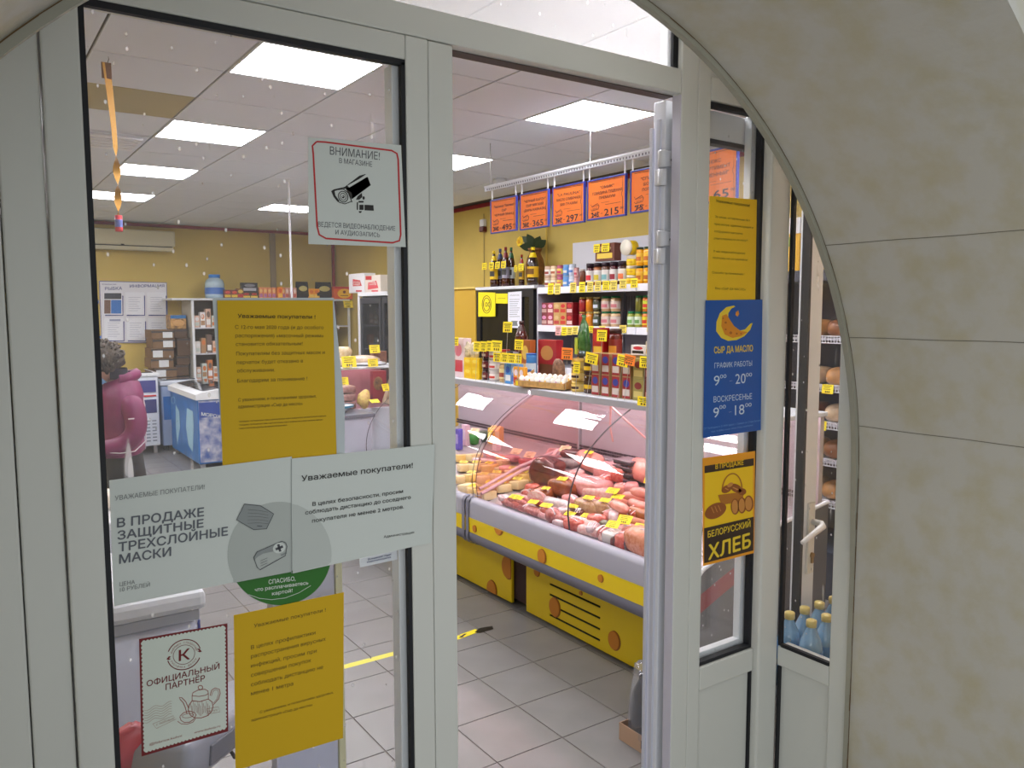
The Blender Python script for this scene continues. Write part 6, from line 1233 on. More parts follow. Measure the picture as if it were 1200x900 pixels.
# white pole from the ceiling
tag(MB().tube([(2.56, 7.28, 0.0), (2.56, 7.28, 2.98)], .010, 8).obj('ceiling_pole', mat('pole white', (214, 216, 226), .4)), 'thin white pole running down from the ceiling behind the warning sign', 'pole')
# pastry and checkout end
ck = thing('checkout_desk', 'white checkout desk with a dark top edge beyond the cheese counter', 'desk', (2.3, 6.1, 0))
bb(ck, 'front_panel', 1.95, 2.66, 5.80, 5.83, .03, .96, mat('pale desk panel', (176, 184, 200), .4), .004); bb(ck, 'side_panel', 1.95, 1.98, 5.83, 6.5, .03, .96, WF2, .003); bb(ck, 'side_panel', 2.63, 2.66, 5.83, 6.5, .03, .96, WF2, .003); bb(ck, 'worktop', 1.93, 2.68, 5.78, 6.5, .96, .99, mat('slate worktop', (92, 98, 112), .35), .004); bb(ck, 'floor_panel', 1.98, 2.63, 5.83, 6.5, 0, .03, DRK, 0)
t = thing('card_terminal', 'black terminal lying on the checkout desk', 'terminal', (2.2, 5.92, .99), rz=.3); MB().box(-.12, .12, -.05, .05, 0, .045, bev=.012).obj('body', DRK, t, world=False); MB().box(-.05, .05, -.035, .035, .045, .048).obj('screen', mat('dark screen', (44, 60, 70), .1), t, world=False)
t = thing('change_tray', 'white change tray with a teal rim on the checkout desk', 'tray', (2.42, 6.0, .99)); MB().lathe([(.10, 0), (.16, .05), (.165, .055), (.15, .05), (.09, .01)], 24, sy=.7).obj('tray', WHT, t, True, world=False); MB().lathe([(.166, .04), (.17, .058)], 24, sy=.7, cap=False).obj('teal_rim', mat('teal', (30, 120, 150), .4), t, True, world=False)
pc = thing('pastry_case', 'glass pastry case with rosy back behind the checkout desk', 'display case', (2.75, 6.6, 0))
bb(pc, 'base', 1.95, 3.36, 6.55, 7.1, 0, .93, WF2, .005); bb(pc, 'back_panel', 1.97, 3.34, 7.06, 7.08, .93, 1.28, mat('rosy back', (206, 164, 176), .4), 0); bb(pc, 'top_shelf', 1.95, 3.36, 6.55, 7.1, 1.28, 1.30, mat('white shelf'), .003)
for x in (1.95, 2.62, 3.335): bb(pc, 'post', x, x+.02, 6.55, 6.57, .93, 1.28, STEEL, 0)
bb(pc, 'front_glass', 1.97, 3.335, 6.556, 6.560, .935, 1.278, PINKGL, 0); bb(pc, 'lamp_strip', 2.0, 3.3, 6.95, 6.98, 1.262, 1.278, mat('rosy lamp strip', (255, 226, 230), .5, emit=5), 0)
def ppos(px, py, Y, z): p = oy(px, py, Y); p.z = z; return p
BRD = mat('pale flat bread', (216, 190, 166), .5, var=.2, vscale=14, coat=.5, bump=.3)
t = thing('flatbread_pack', 'large wrapped flat bread lying on the pastry case', 'bread', ppos(424, 418, 6.75, 1.302)); MB().ell((0, 0, .045), (.17, .12, .045), 24, 10, .9, .12, 8, 1).obj('bread', BRD, t, True, world=False); MB().ell((.02, -.03, .02), (.2, .1, .02), 18, 8, .8, .3, 12, 6).obj('film', mat('bread film', (206, 206, 214), .15, coat=1), t, True, world=False)
for k, (x, y) in enumerate(((400, 408), (399, 418), (404, 402), (408, 426))):
    t = thing('pastry_bag', 'small cream pastry bag left of the flat bread, %s' % ('at the back', 'in front', 'on top', 'lowest')[k], 'bag', ppos(x, y, 6.7+.07*(k % 2), 1.302+(.09 if k == 2 else 0)), 'pastry bags on the pastry case'); MB().ell((0, 0, .045), (.06, .05, .045), 14, 8, .8, .3, 14, k).obj('bag', mat('pastry bag', (226, 206, 170), .35, var=.3, vscale=20, rgb2=(196, 160, 110), coat=.6), t, True, world=False)
t = thing('biscuit_box', 'brown biscuit box standing right of the flat bread', 'box', ppos(444, 415, 6.8, 1.302)); MB().box(-.07, .06, -.04, .04, 0, .12, bev=.003).obj('carton', mat('biscuit brown', (130, 80, 60), .5, var=.3, vscale=25), t, world=False)
t = thing('nut_box', 'dark red nut box leaning against the pastry case', 'box', ppos(443, 470, 6.45, .93)); MB().box(-.06, .07, -.03, .03, .06, .34, bev=.003).obj('carton', mat('nut crimson', (140, 30, 44), .5), t, world=False); MB().ell((-.01, -.031, .23), (.045, .004, .06), 16, 10).obj('nut_picture', mat('nuts', (150, 104, 60), .6, var=.5, vscale=40), t, True, world=False); bb(t, 'tan_side', 0, 0.001, 0, .001, 0, .001, CB, 0)
def yt(px, py, Y, s, lab, rx=1.35, rz=0): 
    p = oy(px, py, Y); return price_tag(p, lab, YTAG, rz, rx, s, group='price cards at the checkout end')
yt(439, 409, 6.74, 1.7, 'yellow price card on the brown biscuit box'); yt(409, 424, 6.52, 2.2, 'wide yellow price card on the pastry case edge, left'); yt(437, 425, 6.52, 1.6, 'yellow price card on the pastry case edge, right'); yt(401, 448, 6.4, 1.9, 'yellow price card inside the pastry case at the left'); yt(452, 454, 6.1, 1.4, 'yellow price card on the tilted wafer bag', 1.2, .4); yt(408, 356.5, 11.27, 2.4, 'yellow price card under the orange box on the back shelving')
yt(439, 470, 6.05, 1.3, 'yellow price card lying beside the tray', .4)
t = thing('wafer_bag', 'tilted beige wafer bag right of the red nut box', 'bag', ppos(455, 480, 6.2, .995)); MB().box(-.055, .055, -.03, .03, 0, .26, bev=.012, M=Matrix.Rotation(.35, 4, 'Y')).obj('bag', mat('wafer beige', (186, 160, 130), .5, var=.3, vscale=30), t, world=False)
t = thing('sweet_bag', 'small clear bag of yellow sweets on the checkout desk', 'bag', ppos(427, 476, 6.15, .992)); MB().ell((0, 0, .07), (.06, .03, .075), 14, 10, .9, .3, 20, 4).obj('bag', mat('yellow sweets', (226, 206, 110), .4, var=.5, vscale=60, rgb2=(196, 150, 90), coat=.6), t, True, world=False)
for k in range(3):
    t = thing('cake_pack', 'brown and pink cake pack on the left of the checkout desk, %s' % ('bottom', 'middle', 'top')[k], 'pack', ppos(400, 480, 6.2, .992+.065*k), 'cake packs'); MB().box(-.1, .1, -.08, .08, 0, .06, bev=.012).obj('pack', mat('cake pack', (190, 150, 140), .4, var=.4, vscale=14, rgb2=(110, 60, 50), coat=.5), t, True, world=False)

# ------------------------------------------------------------------ ceiling vent, fly ribbon, floor tapes
cv = thing('ceiling_vent', 'white slatted vent in the ceiling near the fly ribbon', 'vent', (.87, 6.29, 2.98)); bb(cv, 'frame', .59, 1.15, 6.01, 6.57, 2.972, 2.9795, CEI, .002)
for i in range(5): bb(cv, 'slat', .62, 1.12, 6.06+i*.1, 6.12+i*.1, 2.958, 2.970, mat('vent white', (226, 228, 236), .4), .002)
fy = thing('fly_ribbon', 'twisted yellow fly ribbon hanging from the ceiling at the upper left', 'fly ribbon', oz(124, 66, 2.975)); fy0 = oz(124, 66, 2.975)
q = MB(); rows = []; Lr = fy0.z-oy(130, 252, fy0.y).z; N_ = 40
for i in range(N_+1):
    u = i/N_; a = .45 + (0 if u < .55 else (u-.55)*17); wd = .020*(1-.45*min(1, u*1.6))+(.006 if u > .6 else 0); cx_ = .012*math.sin(u*3)+.02*u; rows.append(((cx_-wd*math.cos(a), -wd*math.sin(a), -.03-u*(Lr-.03)), (cx_+wd*math.cos(a), wd*math.sin(a), -.03-u*(Lr-.03))))
q.sheet(rows); q.obj('ribbon', mat('sticky amber', (206, 152, 50), .6), fy, True, world=False)
MB().box(-.021, .021, -.003, .003, -.10, -.028).obj('brown_top', mat('brown top', (120, 84, 60), .6), fy, world=False); MB().tube([(.006, 0, -.03), (.012, 0, -.01), (.01, 0, 0)], .002, 6).obj('hook', DRK, fy, world=False)
MB().lathe([(.016, -Lr-.075), (.017, -Lr-.07), (.017, -Lr)], 14, M=Matrix.Translation((.022, 0, 0))).obj('red_canister', mat('red pink canister', (206, 60, 70), .4), fy, True, world=False); MB().lathe([(.0175, -Lr-.055), (.0175, -Lr-.02)], 14, M=Matrix.Translation((.022, 0, 0)), cap=False).obj('blue_label', mat('canister label', (110, 120, 190), .5), fy, True, world=False)
def tape(name, lab, pts, wd, m, z=.0006):
    P = [oz(x, y, z) for x, y in pts]; q = MB(); rows = []
    for i, p in enumerate(P):
        tdir = (P[min(i+1, len(P)-1)]-P[max(0, i-1)]).normalized(); n = Vector((-tdir.y, tdir.x, 0))*wd/2; rows.append((p-n, p+n))
    q.sheet(rows); return tag(q.obj(name, m), lab, 'tape')
tape('floor_tape', 'long plain yellow tape on the floor tiles behind the left door', [(330, 801), (476, 762)], .045, mat('yellow floor tape', (216, 206, 70), .5))
t = thing('hazard_tape', 'short worn black and yellow tape on the tiles near the counter', 'tape', oz(556, 739, 0)); 
for k, (a, b_) in enumerate((((520, 752), (540, 746)), ((541, 745.5), (560, 738.5)))):
    P = [oz(*a, .001), oz(*b_, .001)]; n = (P[1]-P[0]).normalized(); n = Vector((-n.y, n.x, 0))*.022; MB().slab([P[0]-n, P[1]-n, P[1]+n, P[0]+n], (0, 0, .0006)).obj('yellow_part', mat('hazard yellow', (236, 214, 20), .5), t)
P = [oz(556, 741, .0018), oz(562, 736, .0018), oz(577, 733.5, .0018), oz(578, 737, .0018), oz(563, 741.5, .0018)]; MB().slab(P, (0, 0, .0006)).obj('black_part', DRK, t)
P = [oz(537, 747.5, .0018), oz(541, 747.2, .0018), oz(547, 742.5, .0018), oz(544, 742.8, .0018)]; MB().slab(P, (0, 0, .0006)).obj('black_part', DRK, t)

# ------------------------------------------------------------------ things just inside the left door
nf = thing('chest_freezer', 'pale chest freezer with a grey lid just inside the left door', 'freezer', (.1, 2.9, 0))
q = MB(); q.box(-.75, .60, 2.66, 3.25, .06, .80, bev=.03); q.obj('body', mat('lilac white freezer', (190, 196, 216), .4), nf, True)
bb(nf, 'lid', -.77, .62, 2.64, 3.27, .835, .90, mat('grey white lid', (196, 200, 208), .4), .02); bb(nf, 'lid_seal', -.75, .60, 2.655, 3.25, .80, .835, mat('seal grey', (150, 154, 166), .5), .004); bb(nf, 'blue_strip', .600, .606, 2.68, 2.70, .25, .79, mat('strip navy', (40, 60, 140), .4), 0)
for x in (-.7, .54): bb(nf, 'foot', x-.02, x+.02, 2.7, 2.74, 0, .06, DRK, 0)
wb_ = thing('white_basket', 'white lid edge of goods bin far behind the pale freezer', 'bin', (.30, 4.3, 0)); bb(wb_, 'bin', .05, .60, 4.0, 4.6, 0, .80, WF2, .01); bb(wb_, 'rim', .03, .62, 3.98, 4.62, .80, .84, WHT, .01)
for k in range(6):
    t = thing('frozen_pack', '%s frozen pack in the white bin, %s' % (('brown', 'silver', 'cream')[k % 3], NTH[k]), 'pack', (.14+.08*k, 4.1+.08*(k % 3), .842), 'frozen packs in the white bin'); link('pack', cached(('fp', k % 3), lambda: MB().ell((0, 0, .05), (.05, .07, .05), 12, 8, .7, .3, 12, k).mesh('pack', mat('frozen %d' % (k % 3), ((130, 110, 100), (170, 170, 180), (206, 196, 180))[k % 3], .4), True)), t)
st = thing('floor_stand', 'slim lilac white panel stand behind the round green sticker', 'stand', (.61, 1.72, 0)); bb(st, 'panel', .535, .680, 1.70, 1.74, .03, 1.36, mat('lilac panel', (190, 194, 220), .4), .003); bb(st, 'pale_edge', .681, .697, 1.695, 1.745, .03, 1.36, mat('pale yellow edge', (206, 206, 170), .5), .002); bb(st, 'base', .50, .72, 1.62, 1.82, 0, .03, LGR, .004)
tl = thing('trolley', 'grey plastic trolley with a red side panel and black knob behind the stamp poster', 'trolley', (.33, 2.2, 0))
A = oy(196, 882, 2.02); B_ = oy(292, 815, 2.40); d = (B_-A).normalized(); s = d.cross(Vector((0, 0, 1))).normalized(); u = s.cross(d)
q = MB(); Mx = Matrix((d, -s, u)).transposed().to_4x4(); Mx.translation = (A+B_)/2; L = (B_-A).length
q.box(-L/2-.05, L/2+.04, -.08, .08, -.07, .04, bev=.022, M=Mx); q.obj('beam', mat('trolley grey', (140, 144, 156), .4), tl, True)
q = MB(); q.box(-L/2+.06, L/2-.02, -.086, -.078, -.05, .0, bev=.003, M=Mx); q.obj('shadow_strip', mat('painted shadow grey', (92, 96, 108), .5), tl)  # dark shadow on the beam's side face, put in as a darker strip
q = MB(); P = [(-.16, -.05), (-.10, .03), (-.03, .06), (.0, .04), (-.01, -.12), (-.15, -.14)]; c0 = oy(160, 880, 2.02); q.slab([c0+Vector((x+.03, 0, z)) for x, z in P], (0, .05, 0)); bmesh.ops.bevel(q.bm, geom=q.bm.edges[:], offset=.008, segments=2, affect='EDGES'); q.obj('red_panel', mat('trolley red', (150, 34, 44), .4), tl, True)
c1 = oy(262, 880, 2.2); MB().tube([c1+Vector((-.02, 0, .012)), c1+Vector((.015, 0, .02))], .014, 12).obj('knob', DRK, tl, True); MB().tube([c1+Vector((.01, 0, .015)), c1+Vector((.03, 0, -.03))], .005, 8).obj('knob_stem', DRK, tl, True)
for (x, y) in ((A.x+.03, A.y+.02), (B_.x-.03, B_.y-.02)):
    MB().tube([(x, y, .06), (x, y, (A if x < .3 else B_).z-.05)], .018, 10).obj('leg', STEEL, tl, True); MB().lathe([(.045, -.012), (.045, .012)], 18, M=Matrix.Translation((x, y, .045)) @ Matrix.Rotation(math.pi/2, 4, 'X')).obj('wheel', DRK, tl, True)

# ------------------------------------------------------------------ right side: bread cabinet, water, bottle tray
bc = thing('bread_cabinet', 'dark framed bread cabinet with wire shelves, seen through the wing glass', 'cabinet', (4.6, 2.95, 0))
bb(bc, 'side_panel', 4.36, 4.88, 3.40, 3.43, .05, 2.04, mat('dark blue grey side', (60, 66, 82), .4), .003); bb(bc, 'side_panel', 4.36, 4.88, 2.36, 2.39, .05, 2.04, mat('dark blue grey side'), .003); bb(bc, 'back_panel', 4.86, 4.88, 2.39, 3.40, .05, 2.04, mat('cabinet back', (120, 112, 116), .6), 0); bb(bc, 'header', 4.34, 4.88, 2.36, 3.43, 1.97, 2.04, mat('dark blue grey side'), .003); bb(bc, 'base', 4.36, 4.88, 2.36, 3.43, 0, .30, mat('dark blue grey side'), .003); bb(bc, 'front_post', 4.34, 4.36, 3.28, 3.43, .3, 1.97, mat('dark blue grey side'), 0)
for k, z in enumerate((1.62, 1.32, 1.09, .86, .60)):
    s_ = bb(bc, 'shelf', 4.40, 4.86, 2.40, 3.27, z-.012, z, LGR, 0)
    q = MB(); q.box(4.392, 4.398, 2.40, 3.27, z-.03, z-.024); q.box(4.392, 4.398, 2.40, 3.27, z+.012, z+.018)
    for i in range(44): q.box(4.393, 4.397, 2.41+i*.02, 2.414+i*.02, z-.03, z+.015)
    tag(q.obj('wire_edge', mat('wire white', (206, 206, 214), .4), s_), kind='stuff')
    for i in range(5):
        y = 2.48+i*.16; m_ = ('brown crust', 'golden crust', 'pale crust')[(i+k) % 3]
        t = thing('bread_loaf', '%s loaf on the %s shelf of the bread cabinet, %s' % (m_.split()[0], ('top', 'second', 'third', 'fourth', 'bottom')[k], nth(4-i, 5)), 'bread', (4.56, y, z+.001), 'loaves in the bread cabinet')
        link('loaf', cached(('loaf', m_), lambda: MB().ell((0, 0, .06), (.12, .068, .06), 18, 10, .8, .12, 8, 3).mesh('loaf', mat(m_, {'brown crust': (140, 84, 44), 'golden crust': (196, 140, 80), 'pale crust': (206, 176, 140)}[m_], .5, var=.3, vscale=12, coat=.3), True)), t)
    for i, y in enumerate((2.9, 2.62)):
        if k in (1, 2, 3): price_tag((4.389, y+.04*k, z-.01), 'yellow price card on the %s bread shelf, %s' % (('', 'second', 'third', 'fourth')[k], ('left', 'right')[i]), YTAG, -math.pi/2, 1.5, 1.3, group='price cards on the bread shelves')
t = thing('cereal_box', 'yellow box with a white top standing on the bread cabinet', 'box', (4.5, 3.3, 2.041)); MB().box(-.06, .06, -.09, .09, 0, .24, bev=.004).obj('carton', mat('amber carton', (226, 176, 30), .5), t, world=False); MB().box(-.062, .062, -.092, .092, .24, .34, bev=.004).obj('white_top', WHT, t, world=False); MB().box(-.0625, -.0615, -.05, .05, .16, .22).obj('green_mark', mat('leaf green', (120, 150, 50), .5), t, world=False)
lg = thing('low_ledge', 'low white ledge behind the wing glass carrying the water bottles', 'ledge', (2.15, 1.41, 0)); bb(lg, 'ledge_top', 1.985, 2.34, 1.305, 1.475, .63, .651, WHT, .003); bb(lg, 'ledge_side', 1.99, 2.01, 1.31, 1.47, 0, .63, WHT, 0); bb(lg, 'ledge_side', 2.315, 2.335, 1.31, 1.47, 0, .63, WHT, 0)
BW = mat('blue tinted water bottle', (126, 170, 206), .1, coat=.8, var=.15, vscale=12)
for i in range(2):
    for j in range(4):
        t = thing('water_bottle', 'blue water bottle by the wing glass, %s row, %s' % (('back', 'front')[i], nth(j, 4)), 'bottle', (2.02+.074*j, 1.455-.075*i, .652), 'water bottles by the wing glass'); t.scale = (.72, .72, .72)
        link('bottle', cached('wbot', lambda: MB().lathe([(.035, .001), (.047, .012), (.047, .10), (.043, .115), (.047, .13), (.047, .22), (.04, .25), (.018, .30), (.016, .315)], 18).mesh('bottle', BW, True)), t); link('cap', cached('wcap', lambda: MB().lathe([(.021, .305), (.021, .33), (.018, .333)], 14).mesh('cap', mat('gold cap', (206, 186, 110), .35), True)), t); link('label_band', cached('wlab', lambda: MB().lathe([(.0478, .13), (.0478, .21)], 18, cap=False).mesh('label_band', mat('water label blue', (70, 130, 190), .4), True)), t)
tb = thing('bottle_pack', 'tray of black bottles in shrink film on the floor beside the counter', 'bottle pack', (2.33, 2.2, 0)); TR = mat('tray card', (170, 140, 116), .7)
bb(tb, 'tray_base', 2.2, 2.47, 2.0, 2.40, .001, .006, TR, 0)
for u in ((2.2, 2.204, 2.0, 2.40), (2.466, 2.47, 2.0, 2.40), (2.204, 2.466, 2.0, 2.004), (2.204, 2.466, 2.396, 2.40)): bb(tb, 'tray_wall', u[0], u[1], u[2], u[3], .006, .075, TR, 0)
for k in range(7): bb(tb, 'dark_bar', 2.1985, 2.2, 2.19+k*.012, 2.19+k*.012+.006, .02, .055, INK, 0)
for i in range(2):
    for j in range(3):
        MB().lathe([(.05, .008), (.058, .02), (.058, .17), (.045, .22), (.02, .27), (.018, .30)], 16, M=Matrix.Translation((2.27+.13*i, 2.07+.13*j, 0))).obj('bottle', mat('black bottle', (16, 16, 20), .08, coat=1), tb, True)
FILM = glass_mat('shrink film', haze=.16, milk=(200, 206, 222)); q = MB(); pr = []
for k in range(40):
    a = 2*math.pi*k/40; c_, s_ = math.cos(a), math.sin(a); pr.append((math.copysign(abs(c_)**.5, c_), math.copysign(abs(s_)**.5, s_)))
rows = []
for zz, sc_ in ((.05, 1.0), (.12, 1.01), (.2, .97), (.27, .93), (.33, .87), (.345, .6), (.33, .3)):
    rows.append([Vector((2.335+.134*c*sc_, 2.2+.198*s*sc_, zz+.018*noise.noise(Vector((c*4, s*4, zz*18))))) * 1 for c, s in pr+[pr[0]]])
for r_ in rows:
    for v in r_: v.x += .012*noise.noise(v*22); v.y += .012*noise.noise(v*22+Vector((5, 5, 5)))
q.sheet(rows); q.obj('shrink_film', FILM, tb, True)
# ================================================================== THE SHOPPER
PX, PYY = .80, 5.40
pe = thing('person', 'shopper with grey brown curly hair, blue mask and purple hooded jacket, bending forward', 'person', (PX, PYY, 0))
def skin2(name, m, nodes, edges, parent, sub=2):
    me = bpy.data.meshes.new(name); me.from_pydata([n[0] for n in nodes], edges, []); me.materials.append(m)
    o = link(name, me, parent); s = o.modifiers.new('skin', 'SKIN'); s.use_smooth_shade = True
    if not me.skin_vertices: 
        bm = bmesh.new(); bm.from_mesh(me); lay = bm.verts.layers.skin.verify(); bm.to_mesh(me); bm.free()
    for i, n in enumerate(nodes):
        v = me.skin_vertices[0].data[i]; r = n[1]; v.radius = r if isinstance(r, tuple) else (r, r); v.use_root = (i == 0)
    ss = o.modifiers.new('sub', 'SUBSURF'); ss.levels = sub; ss.render_levels = sub
    return o
SKN = mat('skin', (206, 160, 140), .5); JK = mat('purple jacket', (126, 36, 88), .55, var=.12, vscale=7, bump=.9, bscale=9); BLK = mat('black trousers', (12, 12, 16), .6, bump=.2, bscale=20)
# local frame: facing -x; pelvis, spine leaning forward, head bowed
body = [((.02, 0, .90), .09), ((.01, 0, 1.02), .09), ((.0, 0, 1.16), .095), ((0, 0, 1.28), .09), ((-.02, 0, 1.37), .055), ((-.05, 0, 1.42), .05),
        ((.02, .13, 1.28), .035), ((.045, .226, 1.06), .03), ((-.13, .17, .98), .034), ((-.22, .15, .97), .022), ((.02, -.13, 1.28), .035), ((.05, -.231, 1.06), .03), ((-.12, -.18, .99), .034), ((-.21, -.16, .98), .022),
        ((.03, .09, .80), .07), ((.035, .10, .46), .05), ((.065, .10, .10), .038), ((.03, -.09, .80), .07), ((.035, -.10, .46), .05), ((.07, -.10, .10), .038)]
be = [(0, 1), (1, 2), (2, 3), (3, 4), (4, 5), (3, 6), (6, 7), (7, 8), (8, 9), (3, 10), (10, 11), (11, 12), (12, 13), (0, 14), (14, 15), (15, 16), (0, 17), (17, 18), (18, 19)]
bo_ = skin2('body', SKN, body, be, pe)
# head: shaped ellipsoid with a face towards -x, tilted down
MH = Matrix.Translation((-.088, 0, 1.468)) @ Matrix.Rotation(-.45, 4, 'Y')
q = MB(); q.ell((0, 0, 0), (.092, .074, .115), 28, 20)
for v in q.bm.verts:
    p = v.co
    if p.z < -.02: p.x -= .018*min(1, (-p.z-.02)/.06); p.y *= 1-.28*min(1, (-p.z-.02)/.09)
    for s in (-1, 1):
        d = (p-Vector((-.085, s*.03, .012))).length
        if d < .03: p.x += .010*(1-d/.03)

q2 = q
for v in q2.bm.verts: v.co = MH @ v.co
hd = q2.obj('head', SKN, pe, True, world=False)
def H_(p): return MH @ Vector(p)

q = MB(); q.lathe([(.004, .03), (.010, .01), (.014, -.008), (.006, -.02)], 10, M=MH @ Matrix.Translation((-.098, 0, -.005)) @ Matrix.Rotation(.25, 4, 'Y')); q.obj('nose', SKN, hd, True, world=False)
for s in (-1, 1):
    q = MB(); q.ell((0, 0, 0), (.008, .012, .010), 12, 8, M=MH @ Matrix.Translation((-.079, s*.03, .012))); 
    for v in q.bm.verts: pass
    q.obj('eye', mat('eye', (60, 50, 46), .2), hd, True, world=False)
    q = MB(); q.ell((0, 0, 0), (.016, .006, .028), 12, 8, M=MH @ Matrix.Translation((.01, s*.075, -.01))); q.obj('ear', SKN, hd, True, world=False)
q = MB(); q.ell((0, 0, 0), (.006, .024, .006), 12, 6, M=MH @ Matrix.Translation((-.10, 0, -.06))); q.obj('mouth', mat('lips', (170, 90, 90), .5), hd, True, world=False)
# mask, covering nose and mouth
q = MB(); rows = []
for i in range(9):
    v = i/8; z = .006-.10*v; row_ = []
    for j in range(15):
        a = -1.35+2.7*j/14; r = .108+.012*math.cos(a)*(1-abs(v-.35)) ; row_.append(MH @ Vector((-r*math.cos(a)-.004-(.014*math.sin(v*math.pi)), .083*math.sin(a)*(1-.25*v), z)))
    rows.append(row_)
q.sheet(rows); mk = q.obj('face_mask', mat('mask blue', (120, 160, 206), .6), pe, True, world=False)
for s in (-1, 1): MB().tube([H_((-.02, s*.082, -.01)), H_((.0, s*.085, .01)), H_((.022, s*.08, 0))], .0015, 5).obj('ear_loop', WHT, mk, world=False)
# curly hair
q = MB(); rnd = random.Random(3)
q.ell((0, 0, 0), (.112, .10, .118), 36, 24, 1, .0)
dele = []
for v in q.bm.verts:
    p = v.co; n = noise.noise(p*28)*.022+noise.noise(p*60+Vector((4, 4, 4)))*.012; p *= 1+n/.11
    if p.x < -.062 and p.z < .055: p.x *= .5
    if p.z < -.06: p.z *= .75
for v in q.bm.verts: v.co = MH @ (v.co+Vector((.022, 0, .022)))
hr = q.obj('hair', mat('grey brown hair', (96, 84, 72), .7, var=.5, vscale=30, rgb2=(54, 46, 40), bump=.8, bscale=60), pe, True, world=False)
q = MB()
for k in range(150):
    th = rnd.uniform(0, 2*math.pi); ph = rnd.uniform(-.3, 1.4); d = Vector((math.cos(th)*math.cos(ph)*.118, math.sin(th)*math.cos(ph)*.104, math.sin(ph)*.122))
    if d.x < -.06 and d.z < .05: continue
    c = d+Vector((.022, 0, .022)); r = rnd.uniform(.010, .018); a0 = rnd.uniform(0, 6)
    q.tube([MH @ (c+Vector((r*math.cos(a0+t*1.1), r*math.sin(a0+t*1.1), .004*t-.008))) for t in range(5)], [.004, .006, .007, .006, .003], 5)
tag(q.obj('curls', mat('grey brown hair'), hr, True, world=False), kind='stuff')
# jacket: shell of stacked, slightly creased ellipses, with sleeves and a hood collar
def shell(name, rings, m, parent, n=36, crease=.006, seed=0, freq=5):
    q = MB(); rows = []
    for (cx, cy, z, rx, ry, tl_) in rings:
        rr = []
        for i in range(n+1):
            a = 2*math.pi*(i % n)/n; k = 1+crease/.1*noise.noise(Vector((math.cos(a)*freq*.5, math.sin(a)*freq*.5, z*freq*2+seed)))
            rr.append(Vector((cx+rx*k*math.cos(a), cy+ry*k*math.sin(a), z+tl_*math.cos(a))))
        rows.append(rr)
    q.sheet(rows); bmesh.ops.remove_doubles(q.bm, verts=q.bm.verts[:], dist=1e-5); return q.obj(name, m, parent, True, world=False)
rings = [(-.005, 0, .93, .120, .215, .012), (-.005, 0, .935, .128, .222, .012), (-.005, 0, .98, .132, .220, .01), (.0, 0, 1.06, .126, .21, .01), (.0, 0, 1.14, .130, .21, .01), (.0, 0, 1.21, .134, .212, .01), (0, 0, 1.28, .130, .205, .015), (0, 0, 1.335, .115, .175, .02), (-.005, 0, 1.37, .092, .12, .03), (-.01, 0, 1.395, .078, .085, .035)]
jk = shell('jacket', rings, JK, pe, 40, .009, 2)
skin2('sleeve', JK, [((.02, -.165, 1.30), .075), ((.05, -.225, 1.18), .072), ((.055, -.235, 1.07), .068), ((-.03, -.215, .995), .062), ((-.12, -.185, .99), .052), ((-.15, -.178, .985), .046)], [(0, 1), (1, 2), (2, 3), (3, 4), (4, 5)], jk)
skin2('sleeve', JK, [((.02, .165, 1.30), .075), ((.045, .225, 1.18), .072), ((.04, .23, 1.07), .068), ((-.04, .21, .995), .062), ((-.13, .18, .985), .052), ((-.16, .172, .98), .046)], [(0, 1), (1, 2), (2, 3), (3, 4), (4, 5)], jk)
# hood lying on the back of the neck, collar
q = MB(); rows = []
for i in range(13):
    a = -1.7+3.4*i/12; kk = max(0, math.cos(a)); rows.append([Vector((.0+(.08+dr*(.4+.6*kk))*math.cos(a), (.095+dr*.5)*math.sin(a), z+.03*kk+.006*noise.noise(Vector((a*3, z*40, 1))))) for dr, z in ((.0, 1.345), (.035, 1.35), (.052, 1.372), (.046, 1.398), (.024, 1.412), (.0, 1.405), (-.012, 1.38))])
q.sheet(rows); q.obj('hood', JK, jk, True, world=False)
q = MB(); rows = []
for i in range(13):
    a = -2.2+4.4*i/12; rows.append([Vector((-.015+r*math.cos(a), (r+.01)*math.sin(a), z)) for r, z in ((.072, 1.385), (.07, 1.42), (.066, 1.45))])
q.sheet(rows); q.obj('collar', mat('dark scarf', (40, 36, 48), .8), jk, True, world=False)
PIP = mat('white piping', (214, 206, 214), .5)
MB().tube([Vector((.118, -.08, 1.28)), Vector((.126, -.09, 1.22)), Vector((.122, -.10, 1.12)), Vector((.125, -.09, 1.0)), Vector((.12, -.08, .95))], .0035, 5).obj('piping', PIP, jk, world=False)
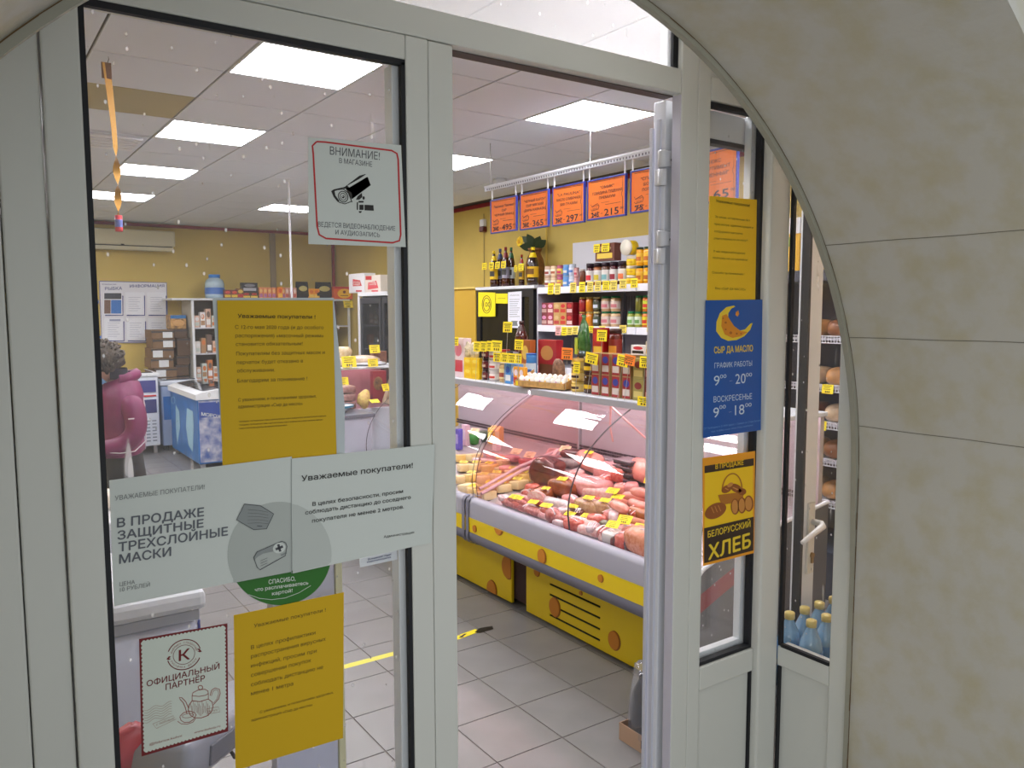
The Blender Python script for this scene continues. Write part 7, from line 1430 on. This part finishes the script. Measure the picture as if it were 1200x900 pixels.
MB().tube([Vector((.10, -.222, 1.02)), Vector((.03, -.27, .97)), Vector((-.05, -.262, .965)), Vector((-.1, -.235, .97))], .003, 5).obj('piping', PIP, jk, world=False)
MB().box(-.003, .03, -.300, -.297, 1.165, 1.172).obj('sleeve_mark', PIP, jk, world=False)
# hands: palm, four fingers, thumb
for s, w0 in ((-1, Vector((-.21, -.16, .98))), (1, Vector((-.22, .15, .97)))):
    q = MB(); q.ell(w0+Vector((-.03, 0, -.01)), (.045, .036, .014), 14, 8)
    hn = q.obj('hand', SKN, bo_, True, world=False)
    b = MB()
    for f, (dy, L) in enumerate(((-.027, .060), (-.009, .072), (.009, .068), (.027, .052))):
        p0 = w0+Vector((-.062, dy*1.0, -.010)); b.tube([p0, p0+Vector((-L*.45, dy*.12, -.004)), p0+Vector((-L*.75, dy*.15, -.02)), p0+Vector((-L*.9, dy*.15, -.038))], [.0085, .0082, .0076, .006], 8)
    p0 = w0+Vector((-.02, -s*.03, -.008)); b.tube([p0, p0+Vector((-.022, -s*.022, -.006)), p0+Vector((-.045, -s*.026, -.018))], [.010, .009, .007], 8)
    b.obj('fingers', SKN, hn, True, world=False); hn.parent = pe
# trousers and boots
shell('trousers', [(.02, 0, .70, .118, .18, 0), (.01, 0, .80, .118, .185, 0), (.0, 0, .90, .115, .19, 0), (0, 0, 1.0, .10, .18, 0)], BLK, pe, 32, .008, 5)
for s in (1, -1): shell('trouser_leg', [(.065, s*.10, .07, .062, .062, 0), (.055, s*.10, .20, .066, .066, 0), (.035, s*.10, .45, .076, .076, 0), (.03, s*.095, .60, .092, .09, 0), (.02, s*.09, .74, .105, .095, 0)], BLK, pe, 24, .012, 8+s)
for s, x in ((1, .065), (-1, .085)):
    q = MB(); q.ell((x-.05, s*.10, .045), (.125, .048, .045), 18, 10, .8); q.lathe([(.05, .04), (.05, .15)], 14, M=Matrix.Translation((x, s*.10, 0))); q.obj('boot', mat('black boot', (28, 26, 28), .4), pe, True, world=False)
for o in list(bpy.data.objects):
    if o.type == 'MESH' and not o.data.polygons and not o.modifiers: bpy.data.objects.remove(o)
